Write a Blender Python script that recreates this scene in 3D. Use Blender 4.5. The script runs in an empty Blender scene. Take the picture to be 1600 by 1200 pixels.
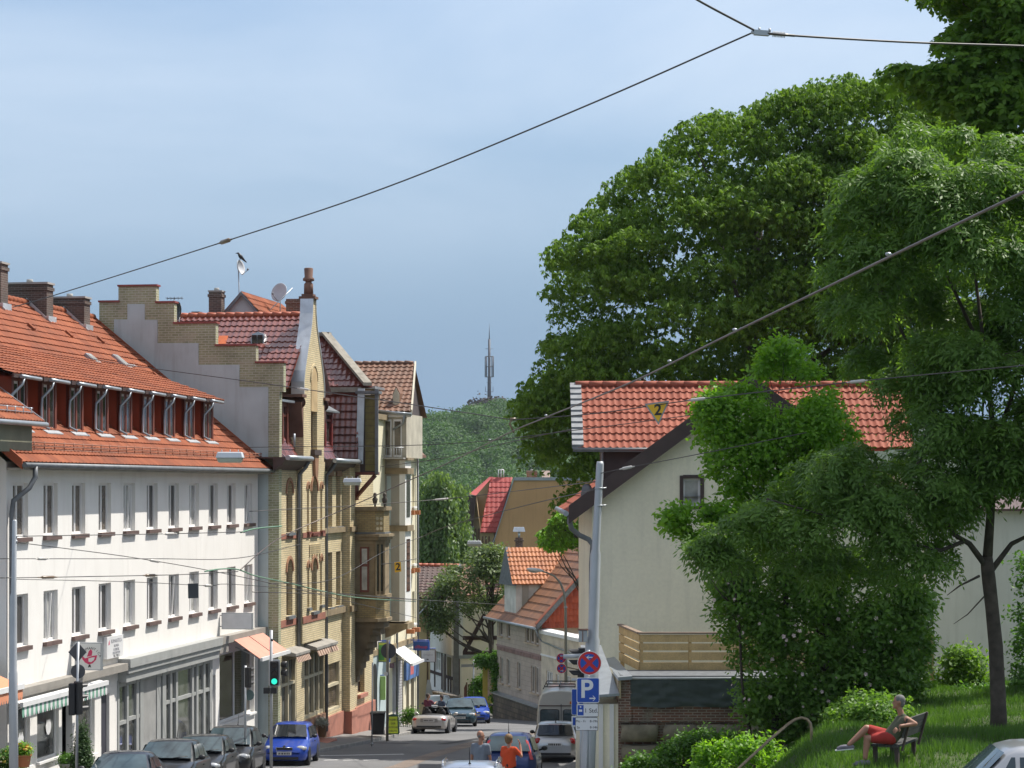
import bpy, math, random
import numpy as np
from mathutils import Vector, Matrix
R = math.radians
FPX, CX, HY = 3500.0, 800.0, 757.0      # focal length, centre column and horizon row of the photograph, in its pixels
V = Vector
scene = bpy.context.scene
COL = scene.collection

def P(px, py, Y):
    return V(((px - CX) / FPX * Y, Y, (HY - py) / FPX * Y))
def mapv(z, Y):
    return HY - z * FPX / Y

# ---------------------------------------------------------------- materials
MATS = {}
def _nt(name):
    m = bpy.data.materials.new(name); m.use_nodes = True
    nt = m.node_tree; b = nt.nodes['Principled BSDF']
    return m, nt, b
def _n(nt, t, **kw):
    n = nt.nodes.new(t)
    for k, v in kw.items():
        if k.startswith('i_'):
            n.inputs[k[2:].replace('_', ' ')].default_value = v
        else:
            setattr(n, k, v)
    return n
def c4(c): return (c[0], c[1], c[2], 1.0)
def mul(c, k): return tuple(min(1, x * k) for x in c[:3])

def M(name, col, rough=.75, metal=0., var=.18, vs=1.5, bump=0., bs=30., spec=.5, streak=0., dirt=None, coat=0., fine=.0, fs=40.):
    """general surface: base colour with large and fine noise, optional vertical streaks of dirt, bump"""
    if name in MATS: return MATS[name]
    m, nt, b = _nt(name); L = nt.links.new
    tc = _n(nt, 'ShaderNodeTexCoord')
    n1 = _n(nt, 'ShaderNodeTexNoise'); n1.inputs['Scale'].default_value = vs; n1.inputs['Detail'].default_value = 6
    L(tc.outputs['Object'], n1.inputs['Vector'])
    r = _n(nt, 'ShaderNodeMapRange'); r.inputs['From Min'].default_value = .3; r.inputs['From Max'].default_value = .7
    L(n1.outputs['Fac'], r.inputs['Value'])
    mx = _n(nt, 'ShaderNodeMix', data_type='RGBA')
    mx.inputs['A'].default_value = c4(mul(col, 1 - var)); mx.inputs['B'].default_value = c4(mul(col, 1 + var))
    L(r.outputs['Result'], mx.inputs['Factor'])
    out = mx.outputs['Result']
    if fine > 0:
        n3 = _n(nt, 'ShaderNodeTexNoise'); n3.inputs['Scale'].default_value = fs; n3.inputs['Detail'].default_value = 3
        L(tc.outputs['Object'], n3.inputs['Vector'])
        r3 = _n(nt, 'ShaderNodeMapRange'); r3.inputs['From Min'].default_value = .3; r3.inputs['From Max'].default_value = .7
        r3.inputs['To Min'].default_value = 1 - fine; r3.inputs['To Max'].default_value = 1 + fine
        L(n3.outputs['Fac'], r3.inputs['Value'])
        m3 = _n(nt, 'ShaderNodeMix', data_type='RGBA', blend_type='MULTIPLY'); m3.inputs['Factor'].default_value = 1
        L(out, m3.inputs['A']); L(r3.outputs['Result'], m3.inputs['B']); out = m3.outputs['Result']
    if streak > 0:
        mp = _n(nt, 'ShaderNodeMapping'); mp.inputs['Scale'].default_value = (2.2, 2.2, .22)
        n2 = _n(nt, 'ShaderNodeTexNoise'); n2.inputs['Scale'].default_value = 1.6; n2.inputs['Detail'].default_value = 8; n2.inputs['Roughness'].default_value = .65
        L(tc.outputs['Object'], mp.inputs['Vector']); L(mp.outputs['Vector'], n2.inputs['Vector'])
        r2 = _n(nt, 'ShaderNodeMapRange'); r2.inputs['From Min'].default_value = .5; r2.inputs['From Max'].default_value = .8
        r2.inputs['To Max'].default_value = streak
        L(n2.outputs['Fac'], r2.inputs['Value'])
        m2 = _n(nt, 'ShaderNodeMix', data_type='RGBA'); m2.inputs['B'].default_value = c4(dirt or mul(col, .45))
        L(r2.outputs['Result'], m2.inputs['Factor']); L(out, m2.inputs['A']); out = m2.outputs['Result']
    L(out, b.inputs['Base Color'])
    b.inputs['Roughness'].default_value = rough; b.inputs['Metallic'].default_value = metal
    b.inputs['Specular IOR Level'].default_value = spec
    b.inputs['Coat Weight'].default_value = coat; b.inputs['Coat Roughness'].default_value = .06
    if bump > 0:
        nb = _n(nt, 'ShaderNodeTexNoise'); nb.inputs['Scale'].default_value = bs; nb.inputs['Detail'].default_value = 5
        L(tc.outputs['Object'], nb.inputs['Vector'])
        bp = _n(nt, 'ShaderNodeBump'); bp.inputs['Strength'].default_value = bump; bp.inputs['Distance'].default_value = .02
        L(nb.outputs['Fac'], bp.inputs['Height']); L(bp.outputs['Normal'], b.inputs['Normal'])
    MATS[name] = m
    return m

def brick(name, c1, c2, mortar, bw=.25, bh=.077, ms=.011, rough=.8, var=.25, offset=.5, bias=0., patch=None, pf=0.):
    if name in MATS: return MATS[name]
    m, nt, b = _nt(name); L = nt.links.new
    tc = _n(nt, 'ShaderNodeTexCoord')
    bt = _n(nt, 'ShaderNodeTexBrick', offset=offset)
    bt.inputs['Scale'].default_value = 1; bt.inputs['Brick Width'].default_value = bw; bt.inputs['Row Height'].default_value = bh
    bt.inputs['Mortar Size'].default_value = ms; bt.inputs['Mortar Smooth'].default_value = .2; bt.inputs['Bias'].default_value = bias
    bt.inputs['Color1'].default_value = c4(c1); bt.inputs['Color2'].default_value = c4(c2); bt.inputs['Mortar'].default_value = c4(mortar)
    L(tc.outputs['UV'], bt.inputs['Vector'])
    nz = _n(nt, 'ShaderNodeTexNoise'); nz.inputs['Scale'].default_value = .9; nz.inputs['Detail'].default_value = 7
    L(tc.outputs['Object'], nz.inputs['Vector'])
    r = _n(nt, 'ShaderNodeMapRange'); r.inputs['From Min'].default_value = .3; r.inputs['From Max'].default_value = .7
    r.inputs['To Min'].default_value = 1 - var; r.inputs['To Max'].default_value = 1 + var
    L(nz.outputs['Fac'], r.inputs['Value'])
    mm = _n(nt, 'ShaderNodeMix', data_type='RGBA', blend_type='MULTIPLY'); mm.inputs['Factor'].default_value = 1
    L(bt.outputs['Color'], mm.inputs['A']); L(r.outputs['Result'], mm.inputs['B'])
    out = mm.outputs['Result']
    if patch:
        n2 = _n(nt, 'ShaderNodeTexNoise'); n2.inputs['Scale'].default_value = 1.3; n2.inputs['Detail'].default_value = 8; n2.inputs['Roughness'].default_value = .7
        L(tc.outputs['Object'], n2.inputs['Vector'])
        r2 = _n(nt, 'ShaderNodeMapRange'); r2.inputs['From Min'].default_value = .52; r2.inputs['From Max'].default_value = .6; r2.inputs['To Max'].default_value = pf
        L(n2.outputs['Fac'], r2.inputs['Value'])
        m2 = _n(nt, 'ShaderNodeMix', data_type='RGBA'); m2.inputs['B'].default_value = c4(patch)
        L(r2.outputs['Result'], m2.inputs['Factor']); L(out, m2.inputs['A']); out = m2.outputs['Result']
    L(out, b.inputs['Base Color']); b.inputs['Roughness'].default_value = rough
    bp = _n(nt, 'ShaderNodeBump'); bp.inputs['Strength'].default_value = .5; bp.inputs['Distance'].default_value = .01; bp.invert = True
    L(bt.outputs['Fac'], bp.inputs['Height']); L(bp.outputs['Normal'], b.inputs['Normal'])
    MATS[name] = m
    return m

def tilemat(name, c1, c2, rough=.6, stain=None, sf=.4, coat=0., spec=.4):
    """roof tile: each tile a slightly different tone (UV cells), mossy staining"""
    if name in MATS: return MATS[name]
    m, nt, b = _nt(name); L = nt.links.new
    tc = _n(nt, 'ShaderNodeTexCoord')
    at = _n(nt, 'ShaderNodeAttribute', attribute_name='tone')
    mx = _n(nt, 'ShaderNodeMix', data_type='RGBA'); mx.inputs['A'].default_value = c4(c1); mx.inputs['B'].default_value = c4(c2)
    L(at.outputs['Fac'], mx.inputs['Factor']); out = mx.outputs['Result']
    n2 = _n(nt, 'ShaderNodeTexNoise'); n2.inputs['Scale'].default_value = .8; n2.inputs['Detail'].default_value = 9; n2.inputs['Roughness'].default_value = .7
    L(tc.outputs['Object'], n2.inputs['Vector'])
    r2 = _n(nt, 'ShaderNodeMapRange'); r2.inputs['From Min'].default_value = .45; r2.inputs['From Max'].default_value = .75; r2.inputs['To Max'].default_value = sf
    L(n2.outputs['Fac'], r2.inputs['Value'])
    m2 = _n(nt, 'ShaderNodeMix', data_type='RGBA'); m2.inputs['B'].default_value = c4(stain or mul(c1, .5))
    L(r2.outputs['Result'], m2.inputs['Factor']); L(out, m2.inputs['A'])
    L(m2.outputs['Result'], b.inputs['Base Color'])
    b.inputs['Roughness'].default_value = rough; b.inputs['Coat Weight'].default_value = coat; b.inputs['Coat Roughness'].default_value = .15
    b.inputs['Specular IOR Level'].default_value = spec
    MATS[name] = m
    return m

def leafmat(name, c1, c2, trans=.35, rough=.45, tcol=None, spec=.4):
    if name in MATS: return MATS[name]
    m, nt, b = _nt(name); L = nt.links.new
    at = _n(nt, 'ShaderNodeAttribute', attribute_name='tone')
    mx = _n(nt, 'ShaderNodeMix', data_type='RGBA'); mx.inputs['A'].default_value = c4(c1); mx.inputs['B'].default_value = c4(c2)
    L(at.outputs['Fac'], mx.inputs['Factor'])
    L(mx.outputs['Result'], b.inputs['Base Color']); b.inputs['Roughness'].default_value = rough
    b.inputs['Specular IOR Level'].default_value = spec
    tr = _n(nt, 'ShaderNodeBsdfTranslucent')
    mc = _n(nt, 'ShaderNodeMix', data_type='RGBA', blend_type='MULTIPLY'); mc.inputs['Factor'].default_value = 1
    L(mx.outputs['Result'], mc.inputs['A']); mc.inputs['B'].default_value = c4(tcol or (1.0, 1.0, .45))
    g = _n(nt, 'ShaderNodeMix', data_type='RGBA', blend_type='ADD'); g.inputs['Factor'].default_value = 1
    L(mc.outputs['Result'], g.inputs['A']); L(mc.outputs['Result'], g.inputs['B'])
    L(g.outputs['Result'], tr.inputs['Color'])
    ms = _n(nt, 'ShaderNodeMixShader'); ms.inputs['Fac'].default_value = trans
    L(b.outputs['BSDF'], ms.inputs[1]); L(tr.outputs['BSDF'], ms.inputs[2])
    L(ms.outputs['Shader'], nt.nodes['Material Output'].inputs['Surface'])
    MATS[name] = m
    return m

def glass(name, col=(.03, .034, .04), rough=.04, spec=.6, var=.5, vs=.8):
    return M(name, col, rough=rough, var=var, vs=vs, spec=spec)

def emit(name, col, s):
    if name in MATS: return MATS[name]
    m, nt, b = _nt(name)
    b.inputs['Base Color'].default_value = c4(mul(col, .3)); b.inputs['Emission Color'].default_value = c4(col); b.inputs['Emission Strength'].default_value = s
    MATS[name] = m
    return m

# ---------------------------------------------------------------- frames and mesh builder
class Fr:
    """local frame: p(a, b, c) = o + a*u + b*v + c*w"""
    def __init__(s, o, u, v, w=(0, 0, 1)):
        s.o, s.u, s.v, s.w = V(o), V(u).normalized(), V(v).normalized(), V(w).normalized()
    def p(s, a, b, c): return s.o + a * s.u + b * s.v + c * s.w
    def off(s, a, b, c): return Fr(s.p(a, b, c), s.u, s.v, s.w)
W0 = Fr((0, 0, 0), (1, 0, 0), (0, 1, 0))

class MB:
    def __init__(s): s.v, s.f, s.m, s.s, s.t = [], [], [], [], []
    def add(s, verts, faces, m=0, smooth=False, tone=None):
        k = len(s.v); s.v.extend(V(p) for p in verts)
        for i, f in enumerate(faces):
            s.f.append(tuple(k + j for j in f)); s.m.append(m); s.s.append(smooth)
            s.t.append(tone[i] if isinstance(tone, list) else (tone if tone is not None else .5))
        return s
    def quad(s, a, b, c, d, m=0): return s.add([a, b, c, d], [(0, 1, 2, 3)], m)
    def poly(s, pts, m=0): return s.add(pts, [tuple(range(len(pts)))], m)
    def box(s, fr, a, b, c, m=0):
        (a0, a1), (b0, b1), (c0, c1) = a, b, c
        v = [fr.p(x, y, z) for z in (c0, c1) for y in (b0, b1) for x in (a0, a1)]
        return s.add(v, [(0, 2, 3, 1), (4, 5, 7, 6), (0, 1, 5, 4), (2, 6, 7, 3), (0, 4, 6, 2), (1, 3, 7, 5)], m)
    def prism(s, pts, vec, m=0, cap=True, smooth=False):
        n = len(pts); vec = V(vec); pts = [V(p) for p in pts]
        k = s.add(pts + [p + vec for p in pts], [], m)
        b = len(s.v) - 2 * n
        fs = [(b + i, b + (i + 1) % n, b + n + (i + 1) % n, b + n + i) for i in range(n)]
        if cap: fs += [tuple(b + i for i in reversed(range(n))), tuple(b + n + i for i in range(n))]
        for i, f in enumerate(fs): s.f.append(f); s.m.append(m); s.s.append(smooth and i < n); s.t.append(.5)
        return s
    def tube(s, pts, r, n=8, m=0, smooth=True, closed=False):
        pts = [V(p) for p in pts]; k = len(pts)
        rr = r if isinstance(r, (list, tuple)) else [r] * k
        base = len(s.v); side = None
        for i, p in enumerate(pts):
            t = (pts[min(i + 1, k - 1)] - pts[max(i - 1, 0)]).normalized()
            if side is None:
                side = t.cross(V((0, 0, 1)));
                if side.length < .1: side = t.cross(V((0, 1, 0)))
            side = (side - t * side.dot(t)).normalized(); up = t.cross(side)
            for j in range(n):
                q = 2 * math.pi * j / n
                s.v.append(p + (side * math.cos(q) + up * math.sin(q)) * rr[i])
        fs = []
        for i in range(k - 1):
            for j in range(n):
                fs.append((base + i * n + j, base + i * n + (j + 1) % n, base + (i + 1) * n + (j + 1) % n, base + (i + 1) * n + j))
        for f in fs: s.f.append(f); s.m.append(m); s.s.append(smooth); s.t.append(.5)
        for f in (tuple(base + j for j in reversed(range(n))), tuple(base + (k - 1) * n + j for j in range(n))):
            s.f.append(f); s.m.append(m); s.s.append(False); s.t.append(.5)
        return s
    def lathe(s, fr, prof, n=16, m=0, smooth=True):
        """prof: list of (radius, height) along fr.w"""
        base = len(s.v)
        for r, h in prof:
            for j in range(n):
                q = 2 * math.pi * j / n
                s.v.append(fr.p(r * math.cos(q), r * math.sin(q), h))
        for i in range(len(prof) - 1):
            for j in range(n):
                s.f.append((base + i * n + j, base + i * n + (j + 1) % n, base + (i + 1) * n + (j + 1) % n, base + (i + 1) * n + j)); s.m.append(m); s.s.append(smooth); s.t.append(.5)
        for f in (tuple(base + j for j in reversed(range(n))), tuple(base + (len(prof) - 1) * n + j for j in range(n))):
            s.f.append(f); s.m.append(m); s.s.append(False); s.t.append(.5)
        return s
    def ball(s, c, r, n=10, m=0, sc=(1, 1, 1), fr=None):
        fr = fr or W0; f2 = Fr(c, fr.u, fr.v, fr.w)
        base = len(s.v); k = max(4, n // 2)
        for i in range(k + 1):
            th = math.pi * i / k
            for j in range(n):
                q = 2 * math.pi * j / n
                s.v.append(f2.p(r * sc[0] * math.sin(th) * math.cos(q), r * sc[1] * math.sin(th) * math.sin(q), -r * sc[2] * math.cos(th)))
        for i in range(k):
            for j in range(n):
                s.f.append((base + i * n + j, base + i * n + (j + 1) % n, base + (i + 1) * n + (j + 1) % n, base + (i + 1) * n + j)); s.m.append(m); s.s.append(True); s.t.append(.5)
        return s
    def build(s, name, mats, parent=None, origin=None, bevel=0., tag=None, seg=2):
        return mkobj(name, s.v, s.f, mats, parent, origin, s.m, s.s, s.t, bevel, seg)

ORG = {}
def mkobj(name, v, f, mats, parent=None, origin=None, mi=None, sm=None, tone=None, bevel=0., seg=2, nouv=False):
    me = bpy.data.meshes.new(name)
    og = ORG[parent.name] if parent else (V(origin) if origin is not None else V((0, 0, 0)))
    v = np.array([tuple(p) for p in v], dtype=np.float64).reshape(-1, 3) if not isinstance(v, np.ndarray) else v
    vl = v - np.array(og)
    if isinstance(f, np.ndarray):       # regular quads/tris array
        nf, k = f.shape
        me.vertices.add(len(vl)); me.loops.add(nf * k); me.polygons.add(nf)
        me.vertices.foreach_set('co', vl.astype(np.float32).ravel())
        me.loops.foreach_set('vertex_index', f.astype(np.int32).ravel())
        me.polygons.foreach_set('loop_start', (np.arange(nf) * k).astype(np.int32))
        me.polygons.foreach_set('loop_total', np.full(nf, k, np.int32))
        me.update(calc_edges=True)
    else:
        me.from_pydata([tuple(x) for x in vl], [], f)
        me.update()
    if not isinstance(mats, (list, tuple)): mats = [mats]
    for m in mats: me.materials.append(m)
    n = len(me.polygons)
    if mi is not None and len(mats) > 1: me.polygons.foreach_set('material_index', np.array(mi, np.int32))
    if sm is not None: me.polygons.foreach_set('use_smooth', np.array(sm, bool))
    if not nouv and n:
        nl = len(me.loops)
        nor = np.zeros(n * 3, np.float32); me.polygons.foreach_get('normal', nor); nor = nor.reshape(-1, 3)
        lt = np.zeros(n, np.int32); me.polygons.foreach_get('loop_total', lt)
        vi = np.zeros(nl, np.int32); me.loops.foreach_get('vertex_index', vi)
        fn = np.repeat(nor, lt, axis=0); p = v[vi]
        t = np.stack([-fn[:, 1], fn[:, 0], np.zeros(nl)], 1); ln = np.linalg.norm(t, axis=1, keepdims=True)
        t = np.where(ln > .05, t / np.maximum(ln, 1e-6), np.array([[1., 0, 0]]))
        bt = np.cross(fn, t)
        uv = np.stack([(p * t).sum(1), (p * bt).sum(1)], 1)
        me.uv_layers.new(name='UVMap').data.foreach_set('uv', uv.astype(np.float32).ravel())
    if tone is not None:
        at = me.attributes.new('tone', 'FLOAT', 'FACE'); at.data.foreach_set('value', np.array(tone, np.float32))
    me.validate()
    o = bpy.data.objects.new(name, me); COL.objects.link(o)
    if parent: o.parent = parent
    else: o.location = og
    if bevel > 0:
        md = o.modifiers.new('bevel', 'BEVEL'); md.width = bevel; md.segments = seg; md.limit_method = 'ANGLE'; md.angle_limit = R(35)
        md.harden_normals = False
    ORG[o.name] = og
    return o

def tag(o, label, cat, group=None):
    o['label'] = label; o['category'] = cat
    if group: o['group'] = group
    return o
def thing(name, label, cat, loc, group=None):
    o = bpy.data.objects.new(name, None); COL.objects.link(o); o.location = V(loc); o.empty_display_size = .3
    ORG[o.name] = V(loc)
    return tag(o, label, cat, group)
def struct(o, kind='structure'):
    o['kind'] = kind; return o

def text(s, parent, loc, right, up, size, mat, name='lettering', ext=.002, align='CENTER', bold=.0):
    cu = bpy.data.curves.new(name, 'FONT'); cu.body = s; cu.size = size; cu.extrude = ext; cu.offset = bold * size; cu.align_x = align; cu.align_y = 'CENTER'
    cu.materials.append(mat)
    tmp = bpy.data.objects.new(name, cu); COL.objects.link(tmp)
    me = bpy.data.meshes.new_from_object(tmp); COL.objects.unlink(tmp); bpy.data.objects.remove(tmp); bpy.data.curves.remove(cu)
    me.name = name
    if not me.materials: me.materials.append(mat)
    r, u = V(right).normalized(), V(up).normalized(); nn = r.cross(u)
    mt = Matrix((r, u, nn)).transposed().to_4x4(); mt.translation = V(loc) - ORG[parent.name]
    me.transform(mt)
    o = bpy.data.objects.new(name, me); COL.objects.link(o); o.parent = parent
    ORG[o.name] = ORG[parent.name]
    return o

# ---------------------------------------------------------------- building helpers
def wall(mb, fr, a0, a1, z0, z1, holes=(), depth=.18, b=0., m=0, mr=None):
    """wall sheet in plane b with openings (a0, a1, z0, z1[, rise of arch]) and their reveals"""
    mr = m if mr is None else mr
    A = sorted({a0, a1, *[h[0] for h in holes], *[h[1] for h in holes]}); Z = sorted({z0, z1, *[h[2] for h in holes], *[h[3] for h in holes]})
    A = [x for x in A if a0 <= x <= a1]; Z = [x for x in Z if z0 <= x <= z1]
    for i in range(len(A) - 1):
        run = None
        for j in range(len(Z)):
            inside = True
            if j < len(Z) - 1:
                ca, cz = (A[i] + A[i + 1]) / 2, (Z[j] + Z[j + 1]) / 2
                inside = any(h[0] < ca < h[1] and h[2] < cz < h[3] for h in holes)
            if inside:
                if run is not None:
                    mb.quad(fr.p(A[i], b, run), fr.p(A[i + 1], b, run), fr.p(A[i + 1], b, Z[j]), fr.p(A[i], b, Z[j]), m); run = None
            elif run is None: run = Z[j]
    for h in holes:
        x0, x1, y0, y1 = h[:4]; rise = h[4] if len(h) > 4 else 0
        pts = [(x0, y0), (x1, y0)]
        if rise:
            k = 10; cx, rx = (x0 + x1) / 2, (x1 - x0) / 2
            arc = [(cx + rx * math.cos(math.pi * i / k), y1 - rise + rise * math.sin(math.pi * i / k)) for i in range(k + 1)]
            pts += arc
            for i in range(k):      # spandrels
                cxx = x1 if i < k // 2 else x0
                mb.add([fr.p(cxx, b, y1), fr.p(arc[i][0], b, arc[i][1]), fr.p(arc[i + 1][0], b, arc[i + 1][1])], [(0, 1, 2)], m)
        else: pts += [(x1, y1), (x0, y1)]
        for i in range(len(pts)):
            p, q = pts[i], pts[(i + 1) % len(pts)]
            mb.quad(fr.p(p[0], b, p[1]), fr.p(q[0], b, q[1]), fr.p(q[0], b - depth, q[1]), fr.p(p[0], b - depth, p[1]), mr)

def window(parent, fr, a0, a1, z0, z1, mf, mg, b=0., inset=.13, fw=.07, mull=1, bars=(), sill=None, so=.1, sh=.07, sw=.06, rise=0, name='window', tilt=0):
    """casement window set back in its opening: frame mesh, one mesh for its glass, a sill"""
    mb = MB(); d0, d1 = b - inset - .06, b - inset
    mb.box(fr, (a0, a0 + fw), (d0, d1), (z0, z1)); mb.box(fr, (a1 - fw, a1), (d0, d1), (z0, z1))
    mb.box(fr, (a0 + fw, a1 - fw), (d0, d1 - .002), (z0, z0 + fw)); mb.box(fr, (a0 + fw, a1 - fw), (d0, d1 - .002), (z1 - fw, z1))
    w = a1 - a0
    for i in range(mull):
        c = a0 + w * (i + 1) / (mull + 1)
        mb.box(fr, (c - fw * .7, c + fw * .7), (d0, d1 - .004), (z0 + fw, z1 - fw))
    for t in bars:
        zz = z0 + (z1 - z0) * t
        mb.box(fr, (a0 + fw, a1 - fw), (d0, d1 - .007), (zz - fw * .5, zz + fw * .5))
    o = mb.build(name, mf, parent)
    g = MB(); g.quad(fr.p(a0 + .01, d0 + .02, z0 + .01), fr.p(a1 - .01, d0 + .02, z0 + .01), fr.p(a1 - .01, d0 + .02, z1 - .01), fr.p(a0 + .01, d0 + .02, z1 - .01))
    g.build('pane', mg, o)
    if tilt:                      # one leaf tipped open into the room edge: a slim white casement standing proud
        c = a0 + w * .5
        t = MB(); t.prism([fr.p(c + .02, d1 + .01, z0 + fw), fr.p(c + .02, d1 + .05, z0 + fw), fr.p(c + .02, d1 + .13, z1 - fw), fr.p(c + .02, d1 + .07, z1 - fw)], fr.u * .05)
        t.build('casement', mf, o)
    if sill:
        s = MB(); s.box(fr, (a0 - sw, a1 + sw), (b - inset + .002, b + so), (z0 - sh, z0 - .002)); s.build('sill', sill, o)
    return o

def tiles(mb, o, u, v, L0, R0, tw=.25, ch=.34, seg=4, amp=.03, lift=.03, rng=None, odd=.0, flat=False, m=0, tones=(0, 1)):
    """pantile roof slope as real relief. o: eave corner, u: along the eave, v: up the slope (unit). L0/R0: lists of (v, u) giving the left/right edge"""
    rng = rng or random.Random(3); o = V(o); u = V(u).normalized(); v = V(v).normalized(); n = u.cross(v).normalized()
    if n.z < 0: n = -n
    def edge(E, t):
        for (t0, x0), (t1, x1) in zip(E, E[1:]):
            if t <= t1: return x0 + (x1 - x0) * (t - t0) / max(1e-6, t1 - t0)
        return E[-1][1]
    H = L0[-1][0]; rows = max(1, round(H / ch)); ch = H / rows
    PR = {3: [-.6, -.4, 1], 4: [-.7, -.8, -.2, 1.], 5: [-.6, -.8, -.7, .5, 1.]}
    ph = [PR.get(seg, PR[4])[k] * amp for k in range(seg)]
    for r in range(rows):
        t0, t1 = r * ch, (r + 1) * ch + (.03 if r < rows - 1 else 0)
        lo = min(edge(L0, t0), edge(L0, (r + 1) * ch)); hi = max(edge(R0, t0), edge(R0, (r + 1) * ch))
        i0, i1 = math.floor(lo / tw), math.ceil(hi / tw)
        us = [(i + k / seg) * tw for i in range(i0, i1) for k in range(seg)] + [i1 * tw]
        ids = [i for i in range(i0, i1) for k in range(seg)]
        top, bot, low = [], [], []
        l0, l1, h0, h1 = edge(L0, t0), edge(L0, (r + 1) * ch), edge(R0, t0), edge(R0, (r + 1) * ch)
        wob = rng.uniform(-.006, .006)
        for k, x in enumerate(us):
            e = ph[k % seg]
            xb, xt = min(max(x, l0), h0), min(max(x, l1), h1)
            bot.append(o + u * xb + v * t0 + n * (e + lift + amp + wob)); top.append(o + u * xt + v * t1 + n * (e * .8 + amp * .8)); low.append(o + u * xb + v * (t0 + .004) + n * (e * .0 - .0))
        K = len(us); fs, tn = [], []; tone = {}
        for k in range(K - 1):
            if min(us[k + 1], max(h0, h1)) - max(us[k], min(l0, l1)) < 1e-4: continue
            q = tone.setdefault(ids[k], rng.random() ** 1.2 if rng.random() > odd else rng.choice(tones))
            fs.append((k, k + 1, K + k + 1, K + k)); tn.append(q)
            fs.append((2 * K + k, 2 * K + k + 1, 3 * K + k + 1, 3 * K + k)); tn.append(q)
        mb.add(bot + top + low + bot, fs, m, True, tn)
    return mb

def chimney(name, parent, fr, a, b, z0, z1, m, cap=None, flash=None):
    mb = MB(); mb.box(fr, a, b, (z0, z1))
    mb.box(fr, (a[0] - .04, a[1] + .04), (b[0] - .04, b[1] + .04), (z1 - .22, z1 - .1))
    o = mb.build(name, m, parent)
    if cap:
        c = MB(); c.box(fr, (a[0] - .03, a[1] + .03), (b[0] - .03, b[1] + .03), (z1, z1 + .06))
        c.lathe(fr.off((a[0] + a[1]) / 2, (b[0] + b[1]) / 2, z1 + .06), [(.12, 0), (.1, .12)], 10)
        c.build('cap', cap, o)
    return o

def gutter(mb, p, q, r=.07, m=0): mb.tube([p, q], r, 8, m)

# ground profile of the street (height below the eye against distance)
GP = [(-40, -1.6), (0, -3.6), (20, -5.2), (40, -6.7), (57, -8.05), (72, -9.35), (80, -10.05), (92, -10.75), (103, -11.45), (118, -12.7), (150, -15.4), (200, -19.0), (300, -24.0), (700, -36), (3000, -36)]
def ground(Y):
    for (y0, z0), (y1, z1) in zip(GP, GP[1:]):
        if Y <= y1: return z0 + (z1 - z0) * (Y - y0) / (y1 - y0)
    return GP[-1][1]

# street frame of the left-hand row: a along the facades (away from the eye), b out towards the street, c height over the eye level
SD, SN = V((.1552, .98788, 0)), V((.98788, -.1552, 0))
SL = Fr((-11.883, 74, 0), SD, SN)
def apx(px, b=0.):
    Y = (82288 - b * 3543) / (1350 - px)
    return (Y - 74 + b * .1552) / .98788
def zpx(px, py, b=0.):
    Y = (82288 - b * 3543) / (1350 - px)
    return (HY - py) / FPX * Y
# ---------------------------------------------------------------- materials of the place
white_pl = M('white_render', (.82, .80, .76), rough=.9, var=.035, vs=.8, streak=.22, dirt=(.42, .38, .33), bump=.12, bs=60)
white_pl2 = M('white_trim', (.80, .79, .77), rough=.6, var=.04)
pvc = M('white_window_frame', (.78, .77, .76), rough=.35, var=.03)
cream_pl = M('cream_render', (.86, .81, .63), rough=.9, var=.07, vs=.45, streak=.3, dirt=(.50, .47, .37), fine=.04, fs=9, bump=.1, bs=60)
cream2_pl = M('pale_yellow_render', (.74, .68, .50), rough=.9, var=.05, vs=.7, streak=.15, bump=.1, bs=50)
grey_pl = M('grey_render', (.455, .535, .54), rough=.9, var=.12, vs=.9, streak=.45, dirt=(.24, .23, .22), bump=.15, bs=40)
warmgrey_pl = M('warm_grey_render', (.37, .345, .30), rough=.9, var=.1, vs=.9, streak=.3, bump=.1, bs=40)
tan_pl = M('tan_render', (.52, .41, .24), rough=.9, var=.1, vs=.8, streak=.2, bump=.1)
ochre_pl = M('ochre_render', (.53, .31, .15), rough=.9, var=.12, vs=.25, streak=.3, dirt=(.26, .15, .06))
beige_pl = M('beige_render', (.56, .44, .32), rough=.9, var=.08, vs=.7, streak=.25, bump=.1)
concrete = M('concrete', (.36, .35, .33), rough=.9, var=.15, vs=2, streak=.3, bump=.2)
band_m = M('grey_brown_metal_band', (.30, .28, .25), rough=.55, var=.12, vs=2)
store_m = M('grey_shopfront_metal', (.36, .37, .36), rough=.45, var=.08, vs=3)
ybrick = brick('yellow_brick', (.70, .585, .36), (.61, .50, .285), (.37, .31, .215), .25, .085, .013, var=.13)
ybrick_old = brick('weathered_yellow_brick', (.325, .335, .20), (.245, .26, .145), (.44, .44, .35), .27, .095, .014, var=.2, patch=(.40, .37, .28), pf=.5)
dbrick = brick('dark_chimney_brick', (.075, .055, .048), (.11, .07, .055), (.17, .15, .13), .25, .08, .012, var=.3)
rbrick = brick('old_red_brick', (.19, .075, .045), (.10, .06, .045), (.27, .22, .18), .25, .075, .014, var=.4, patch=(.20, .17, .13), pf=.95)
sandst = M('brown_sandstone', (.26, .20, .12), rough=.85, var=.25, vs=2.5, streak=.4, bump=.2)
pinkst = M('red_sandstone_plinth', (.40, .17, .12), rough=.85, var=.14, vs=2, streak=.25, bump=.2)
redbr = M('brown_red_joinery', (.16, .045, .03), rough=.45, var=.15)
brownw = M('brown_joinery', (.13, .075, .045), rough=.5, var=.2)
darkbr = M('dark_brown_board', (.062, .040, .036), rough=.6, var=.2, vs=3)
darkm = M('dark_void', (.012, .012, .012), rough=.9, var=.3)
zinc = M('zinc_sheet', (.36, .39, .42), rough=.38, metal=.55, var=.12, vs=2.5, streak=.25)
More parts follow.
